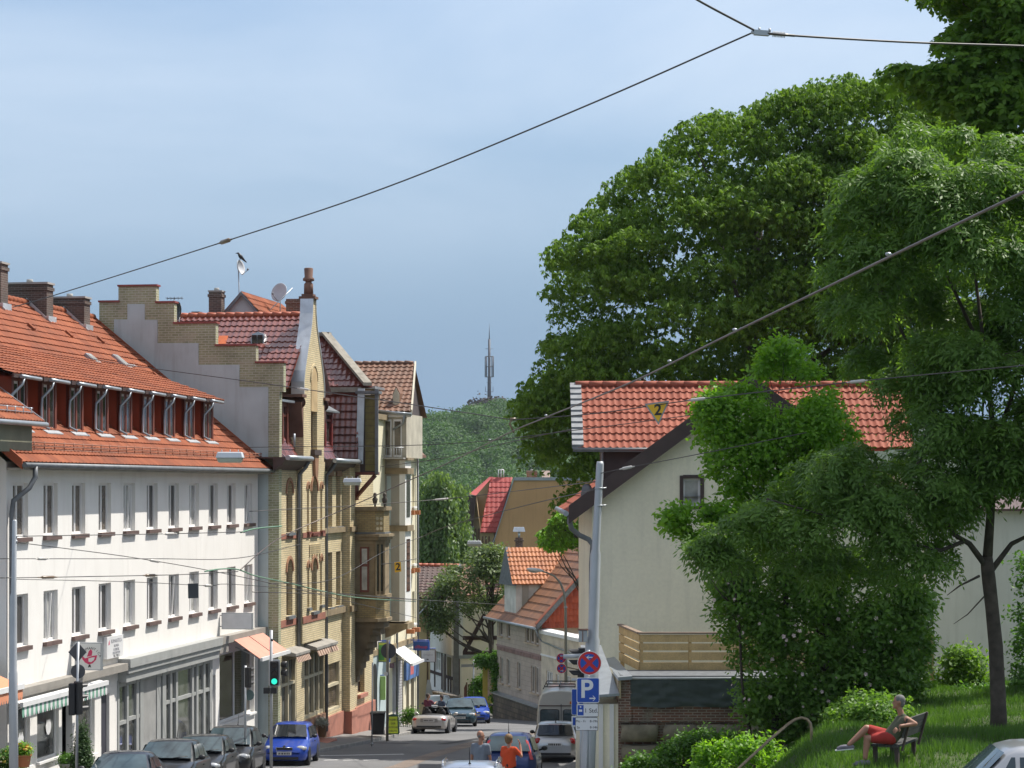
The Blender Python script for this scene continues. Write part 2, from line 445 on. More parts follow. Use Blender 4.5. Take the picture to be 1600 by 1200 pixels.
zinc2 = M('bright_zinc_sheet', (.62, .65, .68), rough=.36, metal=.5, var=.14, vs=2, streak=.3)
lead = M('lead_flashing', (.17, .18, .19), rough=.55, metal=.3, var=.2, vs=3)
steel = M('galvanised_steel', (.42, .44, .46), rough=.45, metal=.6, var=.1, vs=4)
polem = M('grey_painted_pole', (.42, .44, .46), rough=.5, metal=.2, var=.1, vs=1.5, streak=.25)
slate = M('grey_slate', (.13, .14, .15), rough=.6, var=.3, vs=6)
cementm = M('cement_coping', (.27, .25, .21), rough=.9, var=.25, vs=4, bump=.3)
sillm = M('brown_stone_sill', (.13, .085, .075), rough=.7, var=.2)
g_dark = glass('dark_window_glass', (.05, .047, .045), var=.6, vs=1.2)
g_curt = M('glass_with_net_curtain', (.40, .40, .38), rough=.08, var=.35, vs=2.5, spec=.5)
g_brown = glass('glass_with_brown_blind', (.11, .09, .07), var=.5, vs=3)
g_shop = glass('shop_window_glass', (.10, .105, .10), var=.6, vs=1.5)
g_shop2 = glass('dark_shop_glass', (.045, .042, .038), var=.8, vs=1.6)
t_orange = tilemat('orange_clay_tiles', (.225, .066, .031), (.30, .096, .045), stain=(.12, .045, .028), sf=.85, rough=.8, spec=.2)
t_orangeB = tilemat('bright_orange_tiles', (.44, .15, .055), (.58, .22, .085), stain=(.20, .10, .055), sf=.4)
t_red = tilemat('salmon_red_tiles', (.29, .092, .060), (.37, .128, .085), stain=(.19, .07, .05), sf=.5, rough=.75, spec=.15)
t_glaze = tilemat('glazed_oxblood_tiles', (.155, .046, .036), (.25, .080, .060), stain=(.10, .036, .03), sf=.5, rough=.25, coat=1., spec=.6)
t_brown = tilemat('brown_tiles', (.16, .085, .055), (.24, .12, .075), stain=(.10, .07, .055), sf=.6)
t_dkbrown = tilemat('dark_brown_tiles', (.085, .055, .05), (.13, .08, .07), stain=(.07, .06, .05), sf=.5)
t_wine = tilemat('wine_red_tiles', (.33, .05, .045), (.40, .07, .06), stain=(.25, .04, .04), sf=.4)
t_hung = tilemat('orange_red_tile_hanging', (.30, .055, .022), (.42, .085, .034), stain=(.20, .045, .024), sf=.4)
t_old = tilemat('weathered_brown_orange_tiles', (.24, .115, .062), (.34, .16, .085), stain=(.15, .095, .07), sf=.65)
asphalt = M('asphalt', (.145, .145, .147), rough=.9, var=.16, vs=.35, bump=.25, bs=120, fine=.18, fs=60, streak=0)
asphalt2 = M('pavement_asphalt', (.19, .185, .178), rough=.9, var=.18, vs=.5, bump=.25, bs=120, fine=.15, fs=50)
kerbm = M('kerb_stone', (.27, .26, .24), rough=.85, var=.2, vs=3)
paint_w = M('road_paint', (.62, .62, .60), rough=.8, var=.2, vs=4, fine=.25, fs=30)
cobble = brick('cobble_strip', (.27, .20, .15), (.20, .15, .12), (.10, .09, .08), .13, .12, .016, var=.25)
rubber = M('tyre_rubber', (.018, .018, .019), rough=.8, var=.2)
blackpl = M('black_plastic', (.018, .018, .02), rough=.45, var=.2)
wood_l = M('pale_fence_boards', (.55, .385, .175), rough=.75, var=.16, vs=2.5, fine=.12, fs=25)
wood_o = M('olive_boards', (.17, .14, .045), rough=.75, var=.2, vs=4)
barkm = M('bark', (.075, .06, .047), rough=.95, var=.35, vs=5, bump=.5, bs=25)
bark_l = M('pale_bark', (.42, .40, .36), rough=.9, var=.4, vs=4, bump=.3)
cable_m = M('dark_cable', (.05, .045, .043), rough=.5, var=.2)
cable_b = M('weathered_contact_wire', (.13, .10, .085), rough=.45, metal=.3, var=.2)
insul = M('pale_insulator', (.55, .52, .48), rough=.3, var=.1)
insul_b = M('brown_insulator', (.20, .14, .09), rough=.35, var=.2)
sign_w = M('sign_white', (.74, .74, .74), rough=.35, var=.04)
sign_b = M('sign_blue', (.012, .075, .40), rough=.35, var=.06)
sign_r = M('sign_red', (.55, .02, .025), rough=.35, var=.06)
sign_y = M('sign_yellow', (.88, .50, .02), rough=.4, var=.06)
sign_k = M('sign_black', (.015, .015, .017), rough=.4, var=.1)
sign_back = M('sign_back_grey', (.085, .085, .09), rough=.5, metal=.2, var=.15)
awn_p = M('salmon_awning_cloth', (.60, .28, .21), rough=.9, var=.07, vs=2)
awn_o = M('orange_awning_cloth', (.66, .27, .15), rough=.9, var=.07, vs=2)
awn_g = M('green_awning_cloth', (.16, .35, .26), rough=.9, var=.1)
awn_b = M('brown_awning_cloth', (.17, .10, .07), rough=.9, var=.15)
terra = M('terracotta', (.42, .16, .07), rough=.85, var=.2)
BANK, VEIL, HIGH_FILL, SKYS, SUNS, EXPO = (1.48, 2.36, 3.6, 1), (5.1, 5.85, 6.8, 1), (8.2, 8.1, 7.8, 1), .1, 4.1, .63
HAZE = .00006
# ================================================================ the long white house
rng = random.Random(11)
wh = thing('white_house', 'long white rendered house under an orange tiled roof with a row of narrow dormers', 'house', SL.p(0, 0, -10))
AW0, AW1 = -12.75, 13.05
UP = [(i - 5) * 2.34 for i in range(11)]
holes = [(a - .57, a + .57, -1.48, .04) for a in UP] + [(a - .57, a + .57, -4.52, -3.06) for a in UP]
Sx = lambda *p: [apx(x) for x in p]
shop = [(*Sx(26, 47), -7.9, -6.22), (*Sx(58, 92), -7.9, -6.22), (*Sx(97, 113), -9.6, -6.15), (*Sx(120, 148), -8.2, -6.22),
        (*Sx(158, 171), -9.9, -6.5), (*Sx(183, 331), -10.6, -6.18), (*Sx(333, 337), -10.8, -6.9), (*Sx(343, 397), -8.75, -6.2)]
mb = MB(); wall(mb, SL, AW0, AW1, -11.5, .62, holes + shop, .2)
g0, g1 = SL.p(AW0, 0, 0), SL.p(AW0, -13.4, 0)
mb.quad(SL.p(AW0, 0, -11.5), SL.p(AW0, -13.4, -11.5), SL.p(AW0, -13.4, .62), SL.p(AW0, 0, .62))
mb.poly([SL.p(AW0, 0, .62), SL.p(AW0, -13.4, .62), SL.p(AW0, -6.7, 6.35)])
mb.quad(SL.p(AW1, 0, -11.5), SL.p(AW1, -13.4, -11.5), SL.p(AW1, -13.4, .62), SL.p(AW1, 0, .62))
mb.poly([SL.p(AW1, 0, .62), SL.p(AW1, -13.4, .62), SL.p(AW1, -6.7, 6.35)])
mb.quad(SL.p(AW0, -13.4, -11.5), SL.p(AW1, -13.4, -11.5), SL.p(AW1, -13.4, .62), SL.p(AW0, -13.4, .62))
mb.build('wall', white_pl, wh)
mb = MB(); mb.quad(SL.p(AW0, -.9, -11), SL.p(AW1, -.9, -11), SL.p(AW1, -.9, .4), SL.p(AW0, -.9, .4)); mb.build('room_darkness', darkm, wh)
for i, a in enumerate(UP):
    window(wh, SL, a - .57, a + .57, -1.48, .04, pvc, g_brown if i < 4 else (g_dark, g_curt)[(i % 3) == 1], fw=.075, sill=sillm, inset=.12, so=.12, sh=.12, tilt=(i in (4, 10)))
    window(wh, SL, a - .57, a + .57, -4.52, -3.06, pvc, (g_dark, g_curt, g_dark)[i % 3], fw=.075, sill=sillm, inset=.12, so=.12, sh=.12, tilt=(i in (1, 6, 10)))
# shop windows
for j, (x0, x1, y0, y1) in enumerate(shop[:2] + shop[3:4]):
    window(wh, SL, x0, x1, y0, y1, white_pl2, g_shop, fw=.06, mull=0, inset=.1, sill=white_pl2, name='shop_window')
d = MB(); d.box(SL, Sx(97, 113), (-.75, -.7), (-9.6, -6.15)); d.build('door', blackpl, wh)
d = MB(); x0, x1 = Sx(158, 171); d.box(SL, (x0, x1), (-.14, -.1), (-9.9, -6.5)); od = d.build('door', M('slate_blue_door', (.05, .05, .065), rough=.4), wh)
d = MB(); d.box(SL, (x0 + .12, x0 + .16), (-.1, -.04), (-8.6, -8.1)); d.build('handle', steel, od)
d = MB(); x0, x1 = Sx(333, 337); d.box(SL, (x0, x1), (-.14, -.1), (-10.8, -6.9)); d.build('door', M('dark_grey_door', (.05, .05, .06), rough=.4), wh)
# pattern of paper tulips on the first shop panes
for px in (33, 76):
    a = apx(px, -.1); pm = MB(); zc = -6.9 if px > 50 else -7.05
    pts = [SL.p(a + .22 * math.cos(t), -.105, zc - .05 + .3 * math.sin(t)) for t in [math.pi + math.pi * k / 10 for k in range(11)]]
    for k in range(4): pts += [SL.p(a + .22 - .11 * k - .055, -.105, zc + .0), SL.p(a + .22 - .11 * (k + 1), -.105, zc + .12)][: 2 if k < 3 else 1]
    pm.poly(pts); pm.build('window_sticker', sign_w, wh)
# grey shopfront: mullions, panes, door
sf = MB(); z0, z1 = -10.6, -6.18
for p0, p1 in ((183, 185.5), (197, 200), (212, 216), (218, 223), (244, 250), (253, 258.5), (265, 268), (274, 277), (299, 302), (306, 309), (317, 320), (327, 331)):
    a0, a1 = Sx(p0, p1); sf.box(SL, (a0, a1), (-.1, .03), (z0, z1))
for p0, p1, zz in ((185, 200, -7.55), (199, 222, -7.5), (258, 331, -7.35), (258, 331, -9.2), (183, 331, -6.35)):
    a0, a1 = Sx(p0, p1); sf.box(SL, (a0, a1), (-.09, .015), (zz - .06, zz + .06))
sfo = sf.build('shopfront', store_m, wh)
pg = MB(); a0, a1 = Sx(184, 331); pg.quad(SL.p(a0, -.05, z0), SL.p(a1, -.05, z0), SL.p(a1, -.05, z1), SL.p(a0, -.05, z1)); pg.build('pane', g_shop, sfo)
dr = MB(); a0, a1 = Sx(223, 244); dr.box(SL, (a0, a1), (-.04, -.0), (z0, -6.42)); dr.build('door', M('pale_door_blind', (.33, .33, .32), rough=.5), sfo)
hd = MB(); hd.box(SL, (a0 + .15, a0 + 1.1), (.05, .09), (-8.55, -8.5)); hd.box(SL, (a0 + .15, a0 + .2), (.0, .05), (-8.55, -8.5)); hd.box(SL, (a0 + 1.05, a0 + 1.1), (.0, .05), (-8.55, -8.5)); hd.build('handle', zinc2, sfo)
x0, x1 = shop[7][:2]
window(wh, SL, x0, x1, -8.75, -6.2, white_pl2, g_shop2, fw=.08, mull=1, inset=.12, sill=white_pl2, name='shop_window')
# band above the shops
bd = MB()
bd.box(SL, (AW0 + .05, apx(184)), (0, .36), (-5.85, -5.62)); bd.box(SL, (apx(331), 13.3), (0, .36), (-5.78, -5.52))
bd.box(SL, (apx(331), apx(345)), (0, .3), (-6.1, -5.79))
bd.build('shop_canopy', band_m, wh)
bd = MB(); bd.box(SL, (apx(184), apx(331)), (0, .42), (-5.78, -5.5)); bd.box(SL, (apx(184), apx(331)), (0, .36), (-5.96, -5.785)); bd.box(SL, (apx(184) + .01, apx(331) - .01), (0, .28), (-6.24, -5.965))
bd.build('shop_fascia', store_m, wh)
# roof
sl = V(SN) * -7.25 + V((0, 0, 5.95)); SLEN = sl.length; vup = sl.normalized()
eave = SL.p(AW0 - .2, .55, .6); LEN = AW1 - AW0 + .25
mb = MB(); tiles(mb, eave, SD, vup, [(0, 0), (SLEN, 0)], [(0, LEN), (SLEN, LEN)], .30, .385, 3, .016, .034, rng)
rf = mb.build('roof', t_orange, wh)
mb = MB()      # back slope, underside and verges
rA, rB = SL.p(AW0 - .2, -6.7, 6.53), SL.p(AW1 + .05, -6.7, 6.53)
bA, bB = SL.p(AW0 - .2, -13.9, .6), SL.p(AW1 + .05, -13.9, .6)
mb.quad(rA, rB, bB, bA); eB = SL.p(AW1 + .05, .55, .57); eA = SL.p(AW0 - .2, .55, .57)
mb.quad(eA - V((0, 0, .09)), eB - V((0, 0, .09)), rB - V((0, 0, .09)), rA - V((0, 0, .09)))
mb.build('roof_underside', brownw, wh)
for e, r in ((eA, rA), (eB, rB)):
    sg = -1 if e is eA else 1
    mb = MB(); mb.prism([e + V((0, 0, -.16)), r + V((0, 0, -.16)), r + V((0, 0, .13)), e + V((0, 0, .13))], SD * .06 * sg)
    mb.build('verge', M('verge_tiles', (.34, .085, .035), rough=.7), wh)
mb = MB()
for k in range(66):
    a = AW0 - .2 + k * .395
    mb.tube([SL.p(a, -6.7, 6.55), SL.p(a + .4, -6.7, 6.57)], [.13, .145], 8)
mb.build('ridge_tiles', t_orange, wh)
mb = MB(); gutter(mb, SL.p(AW0 - .25, .62, .53), SL.p(AW1 + .1, .62, .53), .075); gm = mb.build('gutter', lead, wh)
mb = MB(); mb.box(SL, (AW0, AW1), (.02, .5), (.40, .46)); mb.build('soffit', M('soffit_board', (.42, .40, .36), rough=.8), wh)
mb = MB(); mb.tube([SL.p(-12.2, .62, .5), SL.p(-12.2, .62, .2), SL.p(-12.35, .5, -.1), SL.p(-12.62, .15, -.45), SL.p(-12.66, .12, -.8), SL.p(-12.66, .12, -9)], .075, 8); mb.build('downpipe', lead, wh)
def roof_z(b): return .6 + (.55 - b) * 5.95 / 7.25
# snow guard
mb = MB()
for dz in (.06, .16, .26): mb.tube([SL.p(AW0, .15, roof_z(.15) + dz), SL.p(AW1, .15, roof_z(.15) + dz)], .018, 5)
for k in range(33): mb.tube([SL.p(AW0 + .1 + k * .8, .15, roof_z(.15)), SL.p(AW0 + .1 + k * .8, .15, roof_z(.15) + .3)], .02, 5)
mb.build('snow_guard', M('rusty_snow_guard', (.30, .12, .07), rough=.6, var=.2), wh)
# dormers
def dormer(a, wide=.62):
    b0, zs, zt = -.7, 1.62, 3.06
    mb = MB(); w = wide
    bk = .55 - (zt - .6) / .8207
    for s in (-1, 1):
        x = a + s * w
        mb.prism([SL.p(x, b0, roof_z(b0) - .05), SL.p(x, bk - .6, roof_z(bk - .6)), SL.p(x, bk - .6, zt + .25), SL.p(x, b0, zt)], SD * .05 * -s)
    tb = MB();
    o = mb.build('dormer', t_hung, wh)
    f = MB()
    for s in (-1, 1): f.box(SL, sorted((a + s * w * 1.0, a + s * (w - .15))), (b0 - .1, b0 + .02), (zs - .02, zt))
    f.box(SL, (a - w, a + w), (b0 - .1, b0 + .015), (zt - .1, zt + .02)); f.box(SL, (a - .06, a + .06), (b0 - .1, b0 + .018), (zs, zt - .1))
    f.build('window_frame', redbr, o)
    p = MB()
    for s in (-1, 1): p.box(SL, sorted((a + s * .06, a + s * (w - .15))), (b0 - .07, b0 - .03), (zs + .02, zt - .1))
    p.build('casement', pvc, o)
    p = MB()
    for s in (-1, 1): p.box(SL, sorted((a + s * .12, a + s * (w - .2))), (b0 - .06, b0 - .022), (zs + .1, zt - .18))
    p.build('pane', g_dark, o)
    p = MB(); p.prism([SL.p(a - w - .04, b0 + .22, roof_z(b0 + .22) + .05), SL.p(a + w + .04, b0 + .22, roof_z(b0 + .22) + .05), SL.p(a + w + .04, b0, zs + .0), SL.p(a - w - .04, b0, zs + .0)], V((0, 0, .03))); p.build('flashing', zinc2, o)
    r = MB(); ex, eb = 1.12, b0 + .28
    zz = lambda b: 3.12 + (eb - b) * .36
    bb = -4.2
    tiles(r, SL.p(a - ex, eb, zz(eb)), SD, (SL.p(a, bb, zz(bb)) - SL.p(a, eb, zz(eb))), [(0, 0), (4.05, 0)], [(0, 2 * ex), (4.05, 2 * ex)], .30, .37, 3, .016, .034, rng)
    r.build('dormer_roof', t_orange, o)
    r = MB(); r.quad(SL.p(a - ex, eb, zz(eb) - .05), SL.p(a + ex, eb, zz(eb) - .05), SL.p(a + ex, bb, zz(bb) - .05), SL.p(a - ex, bb, zz(bb) - .05))
    r.box(SL, (a - ex, a + ex), (eb - .05, eb), (zz(eb) - .1, zz(eb) + .03)); r.build('eaves_board', darkbr, o)
    q = MB(); gutter(q, SL.p(a - .75, eb + .06, 3.07), SL.p(a + .8, eb + .06, 3.05), .055)
    q.tube([SL.p(a - .5, eb + .06, 3.02), SL.p(a - .55, eb + .03, 2.85), SL.p(a - w - .12, b0 + .08, 2.55), SL.p(a - w - .14, b0 + .06, 2.2), SL.p(a - w - .14, b0 + .06, 1.75), SL.p(a - w - .1, b0 + .3, 1.62)], .042, 7)
    q.build('gutter', zinc, o)
for k in range(-1, 8): dormer(-7.66 + 2.34 * k)
# wide dormer at the near end
mb = MB(); zq = 1.74
mb.box(SL, (-17.5, -11.35), (-3, .2), (.9, zq - .1)); od = mb.build('dormer', M('olive_cladding', (.20, .20, .14), rough=.7), wh)
vv = (V(SN) * -1 + V((0, 0, .72)));
mb = MB(); tiles(mb, SL.p(-18, .45, zq), SD, vv, [(0, 0), (5.2, 0)], [(0, 6.9), (5.2, 6.9)], .22, .36, 4, .025, .034, rng); mb.build('dormer_roof', t_orange, od)
mb = MB(); gutter(mb, SL.p(-18, .52, zq - .06), SL.p(-11.05, .52, zq - .06), .07); mb.build('gutter', zinc, od)
mb = MB(); mb.prism([SL.p(-11.1, .45, zq - .12), SL.p(-11.1, -3.7, zq + 2.87), SL.p(-11.1, -3.7, zq + 3.07), SL.p(-11.1, .45, zq + .08)], SD * .05); mb.build('verge', zinc, od)
mb = MB()
for dz in (.08, .2): mb.tube([SL.p(-17.5, .2, zq + .2 + dz), SL.p(-11.3, .2, zq + .2 + dz)], .014, 5)
for k in range(10): mb.tube([SL.p(-11.4 - k * .6, .2, zq + .18), SL.p(-11.4 - k * .6, .2, zq + .42)], .016, 5)
mb.build('snow_guard', zinc, od)
# chimneys, roof windows
for a, b0, b1, zt in ((2.6, -7.6, -6.15, 7.62), (6.45, -7.5, -5.95, 7.25), (10.25, -7.3, -5.9, 7.05)):
    o = chimney('chimney', wh, SL, (a - .35, a + .3), (b0, b1), 5.6, zt, dbrick)
    mb = MB(); zb = roof_z(b1)
    mb.prism([SL.p(a - .42, b1 + .02, zb - .1), SL.p(a - .42, b1 + .2, roof_z(b1 + .2) + .1), SL.p(a - .42, -6.7, 6.75), SL.p(a - .42, -6.7, 6.4)], SD * .05)
    mb.box(SL, (a - .42, a + .38), (b1 + .002, b1 + .1), (zb - .3, zb + .16)); mb.build('flashing', zinc2, o)
    mb = MB(); mb.box(SL, (a - .4, a + .35), (b0 - .05, b1 + .05), (zt, zt + .07)); mb.lathe(SL.off(a, (b0 + b1) / 2, zt + .07), [(.13, 0), (.11, .13)], 10); mb.build('cap', concrete, o)
nrm = V(SD).cross(vup); nrm = nrm if nrm.z > 0 else -nrm
for a, b in ((5.7, -3.9), (9.2, -4.1)):
    o0 = SL.p(a, b, roof_z(b)); fr = Fr(o0, SD, vup, nrm)
    mb = MB(); mb.box(fr, (-.3, .3), (-.55, .55), (.0, .13)); o = mb.build('skylight', zinc, wh)
    mb = MB(); mb.box(fr, (-.23, .23), (-.45, .47), (.125, .145)); mb.build('pane', g_curt, o)
for k in range(14):      # snow hooks and vent tiles break the even courses
    a = -11 + k * 1.75 + rng.uniform(-.3, .3); b = -3.6 + rng.uniform(-.2, .2) if k % 2 else -5.2
    fr = Fr(SL.p(a, b, roof_z(b)), SD, vup, nrm)
    mb = MB() if k == 0 else mb
    mb.prism([fr.p(-.12, 0, .04), fr.p(.12, 0, .04), fr.p(.1, .3, .05), fr.p(-.1, .3, .05)], nrm * .07)
mb.build('vent_tiles', t_orange, wh)

# ---- neighbour at the picture's left edge: only its low shop wing is in view
nb = thing('low_shop_wing', 'dark low shop wing against the near end of the white house', 'building', SL.p(-16, 0, -8))
mb = MB(); mb.box(SL, (-26, -12.95), (-9, -.3), (-10, -4.7)); mb.build('wall', M('dark_render', (.12, .11, .10), rough=.9), nb)
mb = MB(); mb.box(SL, (-25, -13.6), (-.3, -.28), (-7.9, -6)); mb.build('shop_window', g_shop2, nb)

# ---- things fixed to the shop fronts
def awning(name, label, a0, a1, b0, b1, z0, z1, m, bar, val, vm, seams=1, drop=.28):
    t = thing(name, label, 'awning', SL.p((a0 + a1) / 2, b0, z1))
    mb = MB(); mb.prism([SL.p(a0, b0, z0), SL.p(a1, b0, z0), SL.p(a1, b1, z1), SL.p(a0, b1, z1)], V((0, 0, .025))); c = mb.build('canopy', m, t)
    if bar:
        mb = MB(); mb.box(SL, (a0 - .03, a1 + .03), (b1, b1 + .09), (z1 - .07, z1 + .06)); mb.build('front_bar', bar, t)
    for k in range(seams):
        q = a0 + (a1 - a0) * (k + 1) / (seams + 1); mb = MB(); mb.tube([SL.p(q, b0, z0 + .03), SL.p(q, b1, z1 + .03)], .018, 5); mb.build('seam', darkbr, t)
    if val:
        mb = MB(); n = max(6, int((a1 - a0) / .16)); w = (a1 - a0) / n
        for k in range(n):
            x = a0 + k * w
            pts = [SL.p(x, b1 + .05, z1 - .05), SL.p(x + w, b1 + .05, z1 - .05), SL.p(x + w, b1 + .05, z1 - drop * .7), SL.p(x + w * .75, b1 + .05, z1 - drop), SL.p(x + w * .25, b1 + .05, z1 - drop), SL.p(x, b1 + .05, z1 - drop * .7)]
            mb.add(pts, [tuple(range(6))], k % 2)
        mb.build('valance', val, t)
    mb = MB()
    for q in (a0 + .15, a1 - .15): mb.tube([SL.p(q, b0, z0 - .25), SL.p(q, (b0 + b1) / 2, (z0 + z1) / 2 - .12), SL.p(q, b1, z1 - .02)], .022, 6)
    mb.build('arm', steel, t)
    return t
awning('folded_awning', 'folded awning with a green and white scalloped valance above the first shop window', apx(33, .8), apx(166, .8), .6, .78, -5.88, -5.93, sign_w, sign_w, [awn_g, sign_w], None, 0, .36)
awning('awning', 'salmon pink awning stretched out at the far end of the white house', 8.5, 12.5, .36, 1.35, -5.74, -6.42, awn_p, sign_w, None, None, 1)
awning('awning', 'orange scalloped awning at the left edge above the dark low wing', -19, -14.75, -.3, 1.2, -4.72, -5.33, awn_o, sign_w, [awn_o, awn_o], None, 0, .36)
FR_S = lambda a: Fr(SL.p(a, 0, 0), SN, -SD)         # frame facing back up the street: a = outwards from the wall, b towards the eye
def boardsign(name, label, a, b0, b1, z0, z1, m, edge, bracket=True):
    t = thing(name, label, 'sign', SL.p(a, (b0 + b1) / 2, z0)); fr = FR_S(a)
    mb = MB(); mb.box(fr, (b0, b1), (-.07, .07), (z0, z1)); mb.build('case', edge, t)
    mb = MB(); mb.box(fr, (b0 + .03, b1 - .03), (.071, .076), (z0 + .03, z1 - .03)); mb.build('face', m, t)
    if bracket:
        mb = MB()
        for z in (z0 + .1, z1 - .1): mb.tube([fr.p(0, 0, z), fr.p(b0, 0, z)], .02, 6)
        mb.build('bracket', steel, t)
    return t, fr
t, fr = boardsign('hanging_sign', 'square white hanging sign with a red bird over the green awning', apx(117, .1), .12, .95, -5.5, -4.68, M('pale_sign_face', (.60, .61, .60), rough=.4, var=.05), zinc)
cb, cz = .58, -5.17
mb = MB()
body = [(-.24, .12), (-.14, .02), (-.02, .06), (.10, .10), (.24, .12), (.2, -.02), (.1, -.12), (-.02, -.16), (-.14, -.1), (-.22, .0)]
mb.prism([fr.p(cb + x, .077, cz + z) for x, z in body], fr.v * .004)
mb.prism([fr.p(cb + x, .077, cz + z) for x, z in [(-.08, .07), (-.02, .24), (.05, .30), (.09, .22), (.07, .1)]], fr.v * .004)
mb.build('emblem', M('raspberry_red', (.52, .02, .10), rough=.4), t)
mb = MB(); mb.prism([fr.p(cb + x, .0815, cz + z) for x, z in [(-.03, .02), (.08, .05), (.17, .06), (.13, -.03), (.05, -.09), (-.03, -.07)]], fr.v * .003)
mb.build('emblem_wing', M('pale_sign_face', (.6, .61, .6)), t)
mb = MB(); mb.prism([fr.p(cb + x, .077, cz + z) for x, z in [(-.02, -.16), (.03, -.16), (.05, -.25), (.0, -.23), (-.05, -.25)]], fr.v * .003); mb.build('emblem_feet', sign_k, t)
for k, ch in enumerate('ROMANTICA'):
    q = R(140 - k * 15)
    text(ch, t, fr.p(cb + .03 + .31 * math.cos(q), .079, cz - .02 + .34 * math.sin(q)), fr.u * math.sin(q) - V((0, 0, 1)) * math.cos(q), fr.u * math.cos(q) + V((0, 0, 1)) * math.sin(q), .105, sign_k)
a0, a1 = apx(160.5), apx(186)
t = thing('wall_sign', 'white shop sign with grey lines of writing flat on the white house', 'sign', SL.p((a0 + a1) / 2, .05, -5.4))
mb = MB(); mb.box(SL, (a0, a1), (.02, .14), (-5.4, -4.72)); mb.build('panel', sign_w, t)
gtx = M('faded_grey_lettering', (.30, .30, .33)); am = (a0 + a1) / 2
for s, z, h in (('ROMANTICA', -4.88, .17), ('BLUMEN', -5.03, .12), ('FLORISTIK', -5.15, .12), ('DEKORATION', -5.25, .11), ('TEL. 7 05 13', -5.345, .11)):
    text(s, t, SL.p(am + .1, .143, z), SD, (0, 0, 1), h, sign_k if z < -5.3 else gtx)
mb = MB(); mb.prism([SL.p(a0 + .12 + x, .141, -4.98 + z) for x, z in [(0, 0), (.12, .02), (.1, .16), (.04, .1)]], SL.v * .003); mb.build('emblem', M('raspberry_red', (.5, .02, .1)), t)
a = apx(347, .08)
boardsign('hanging_sign', 'blank white oblong hanging sign above the salmon awning', a, .08, 1.24, -5.28, -4.68, M('blank_sign_face', (.62, .62, .64), rough=.4), steel)
a = -14.4
t, fr = boardsign('hanging_sign', 'dark brown hanging sign beside the orange awning', a, -.25, .42, -4.72, -3.82, M('dark_sign_face', (.045, .03, .028), rough=.4), sign_w)
mb = MB()
pts = [fr.p(.1 + .17 * math.cos(q), .078, -4.25 + .2 * math.sin(q)) for q in [k * math.pi / 6 for k in range(13)]]
mb.tube(pts, .02, 5); mb.build('emblem', sign_r, t)
# ================================================================ yellow brick house with stepped gable
rng = random.Random(21)
yh = thing('brick_house', 'yellow brick house with a stepped side gable, curved ornamental gable and oriel', 'house', SL.p(20, 0, -10.8))
def bpx(px, a):
    k = (px - 800) / 3500
    return ((74 + .98788 * a) * k + 11.883 - .1552 * a) / (.98788 + .1552 * k)
def YZ(px, py, a): b = bpx(px, a); Y = 74 + .98788 * a - .1552 * b; return b, (HY - py) / FPX * Y
A0, A1 = 13.2, 29.2
FB = .75
# stepped fire wall facing up the street
out = [(437, 612), (443, 612), (443, 567), (400, 567), (400, 540), (337, 540), (337, 505), (272, 505), (272, 473), (244, 473), (244, 447), (185, 447), (185, 472), (155, 472), (155, 504), (100, 504), (100, 540), (60, 540)]
pts = [YZ(x, y, A0) for x, y in out]
poly = [(FB, -11.8)] + pts + [(pts[-1][0], -11.8)]
mb = MB(); mb.prism([SL.p(A0, b, z) for b, z in poly], SD * .36); sw = mb.build('stepped_gable', ybrick_old, yh)
mb = MB()
for (x0, y0), (x1, y1) in zip(out, out[1:]):
    if y0 == y1 and abs(x1 - x0) > 8:
        b0, z = YZ(max(x0, x1), y0, A0); b1, _ = YZ(min(x0, x1), y0, A0)
        mb.box(SL, (A0 - .06, A0 + .42), (b1 - .03, b0 + .05), (z, z + .07))
mb.build('coping', M('red_coping_tiles', (.25, .06, .05), rough=.6, var=.25), sw)
pat = [(419, 1300), (419, 605), (374, 605), (374, 570), (310, 570), (310, 536), (246, 536), (246, 500), (226, 500), (226, 475), (199, 475), (199, 499), (178, 499), (178, 530), (120, 530), (120, 1300)]
mb = MB(); mb.prism([SL.p(A0 - .025, *YZ(x, y, A0 - .025)) for x, y in pat], SD * .02)
mb.build('render_patch', grey_pl, sw)
# street front
def pair(c, w, z0, z1, rise=0): return (c - w / 2, c + w / 2, z0, z1, rise)
hA = [pair(15.0, .95, -1.9, .15, .5), pair(15.0, .95, -5.2, -2.95, .5)]
hB = [pair(18.25, 1.05, -1.97, .28, .55), pair(17.2, .34, -1.9, 0, .18), pair(19.45, .34, -1.9, 0, .18), pair(18.25, .9, -5.2, -3.0, .5), pair(17.25, .34, -5.0, -3.2, .18), pair(19.4, .34, -5.0, -3.0, .18)]
hC = [pair(21.85, .75, -1.81, .36), pair(23.35, .85, -1.81, .36), pair(21.85, .75, -5.24, -2.9), pair(23.35, .85, -5.24, -2.9)]
hG = [(13.75, 16.1, -10.9, -6.95), (17.4, 20.8, -9.55, -6.95), (21.4, 23.7, -9.7, -7.65)]
hD = [(26.0, 27.4, -9.35, -7.7)]
mb = MB()
wall(mb, SL, A0 + .36, 16.3, -6.4, .95, hA, .25, FB)
wall(mb, SL, 16.3, 20.1, -6.4, .95, hB, .28, FB + .2)
wall(mb, SL, 20.1, 24.2, -6.4, .95, hC, .25, FB)
wall(mb, SL, A0 + .36, 24.2, -11.8, -6.4, hG, .25, FB)
for a in (16.3, 20.1): mb.quad(SL.p(a, FB, -6.4), SL.p(a, FB + .2, -6.4), SL.p(a, FB + .2, .95), SL.p(a, FB, .95))
mb.quad(SL.p(16.3, FB, -6.4), SL.p(20.1, FB, -6.4), SL.p(20.1, FB + .2, -6.4), SL.p(16.3, FB + .2, -6.4))
mb.box(SL, (24.2, 25.2), (FB - .3, FB + .32), (-11.8, .95))
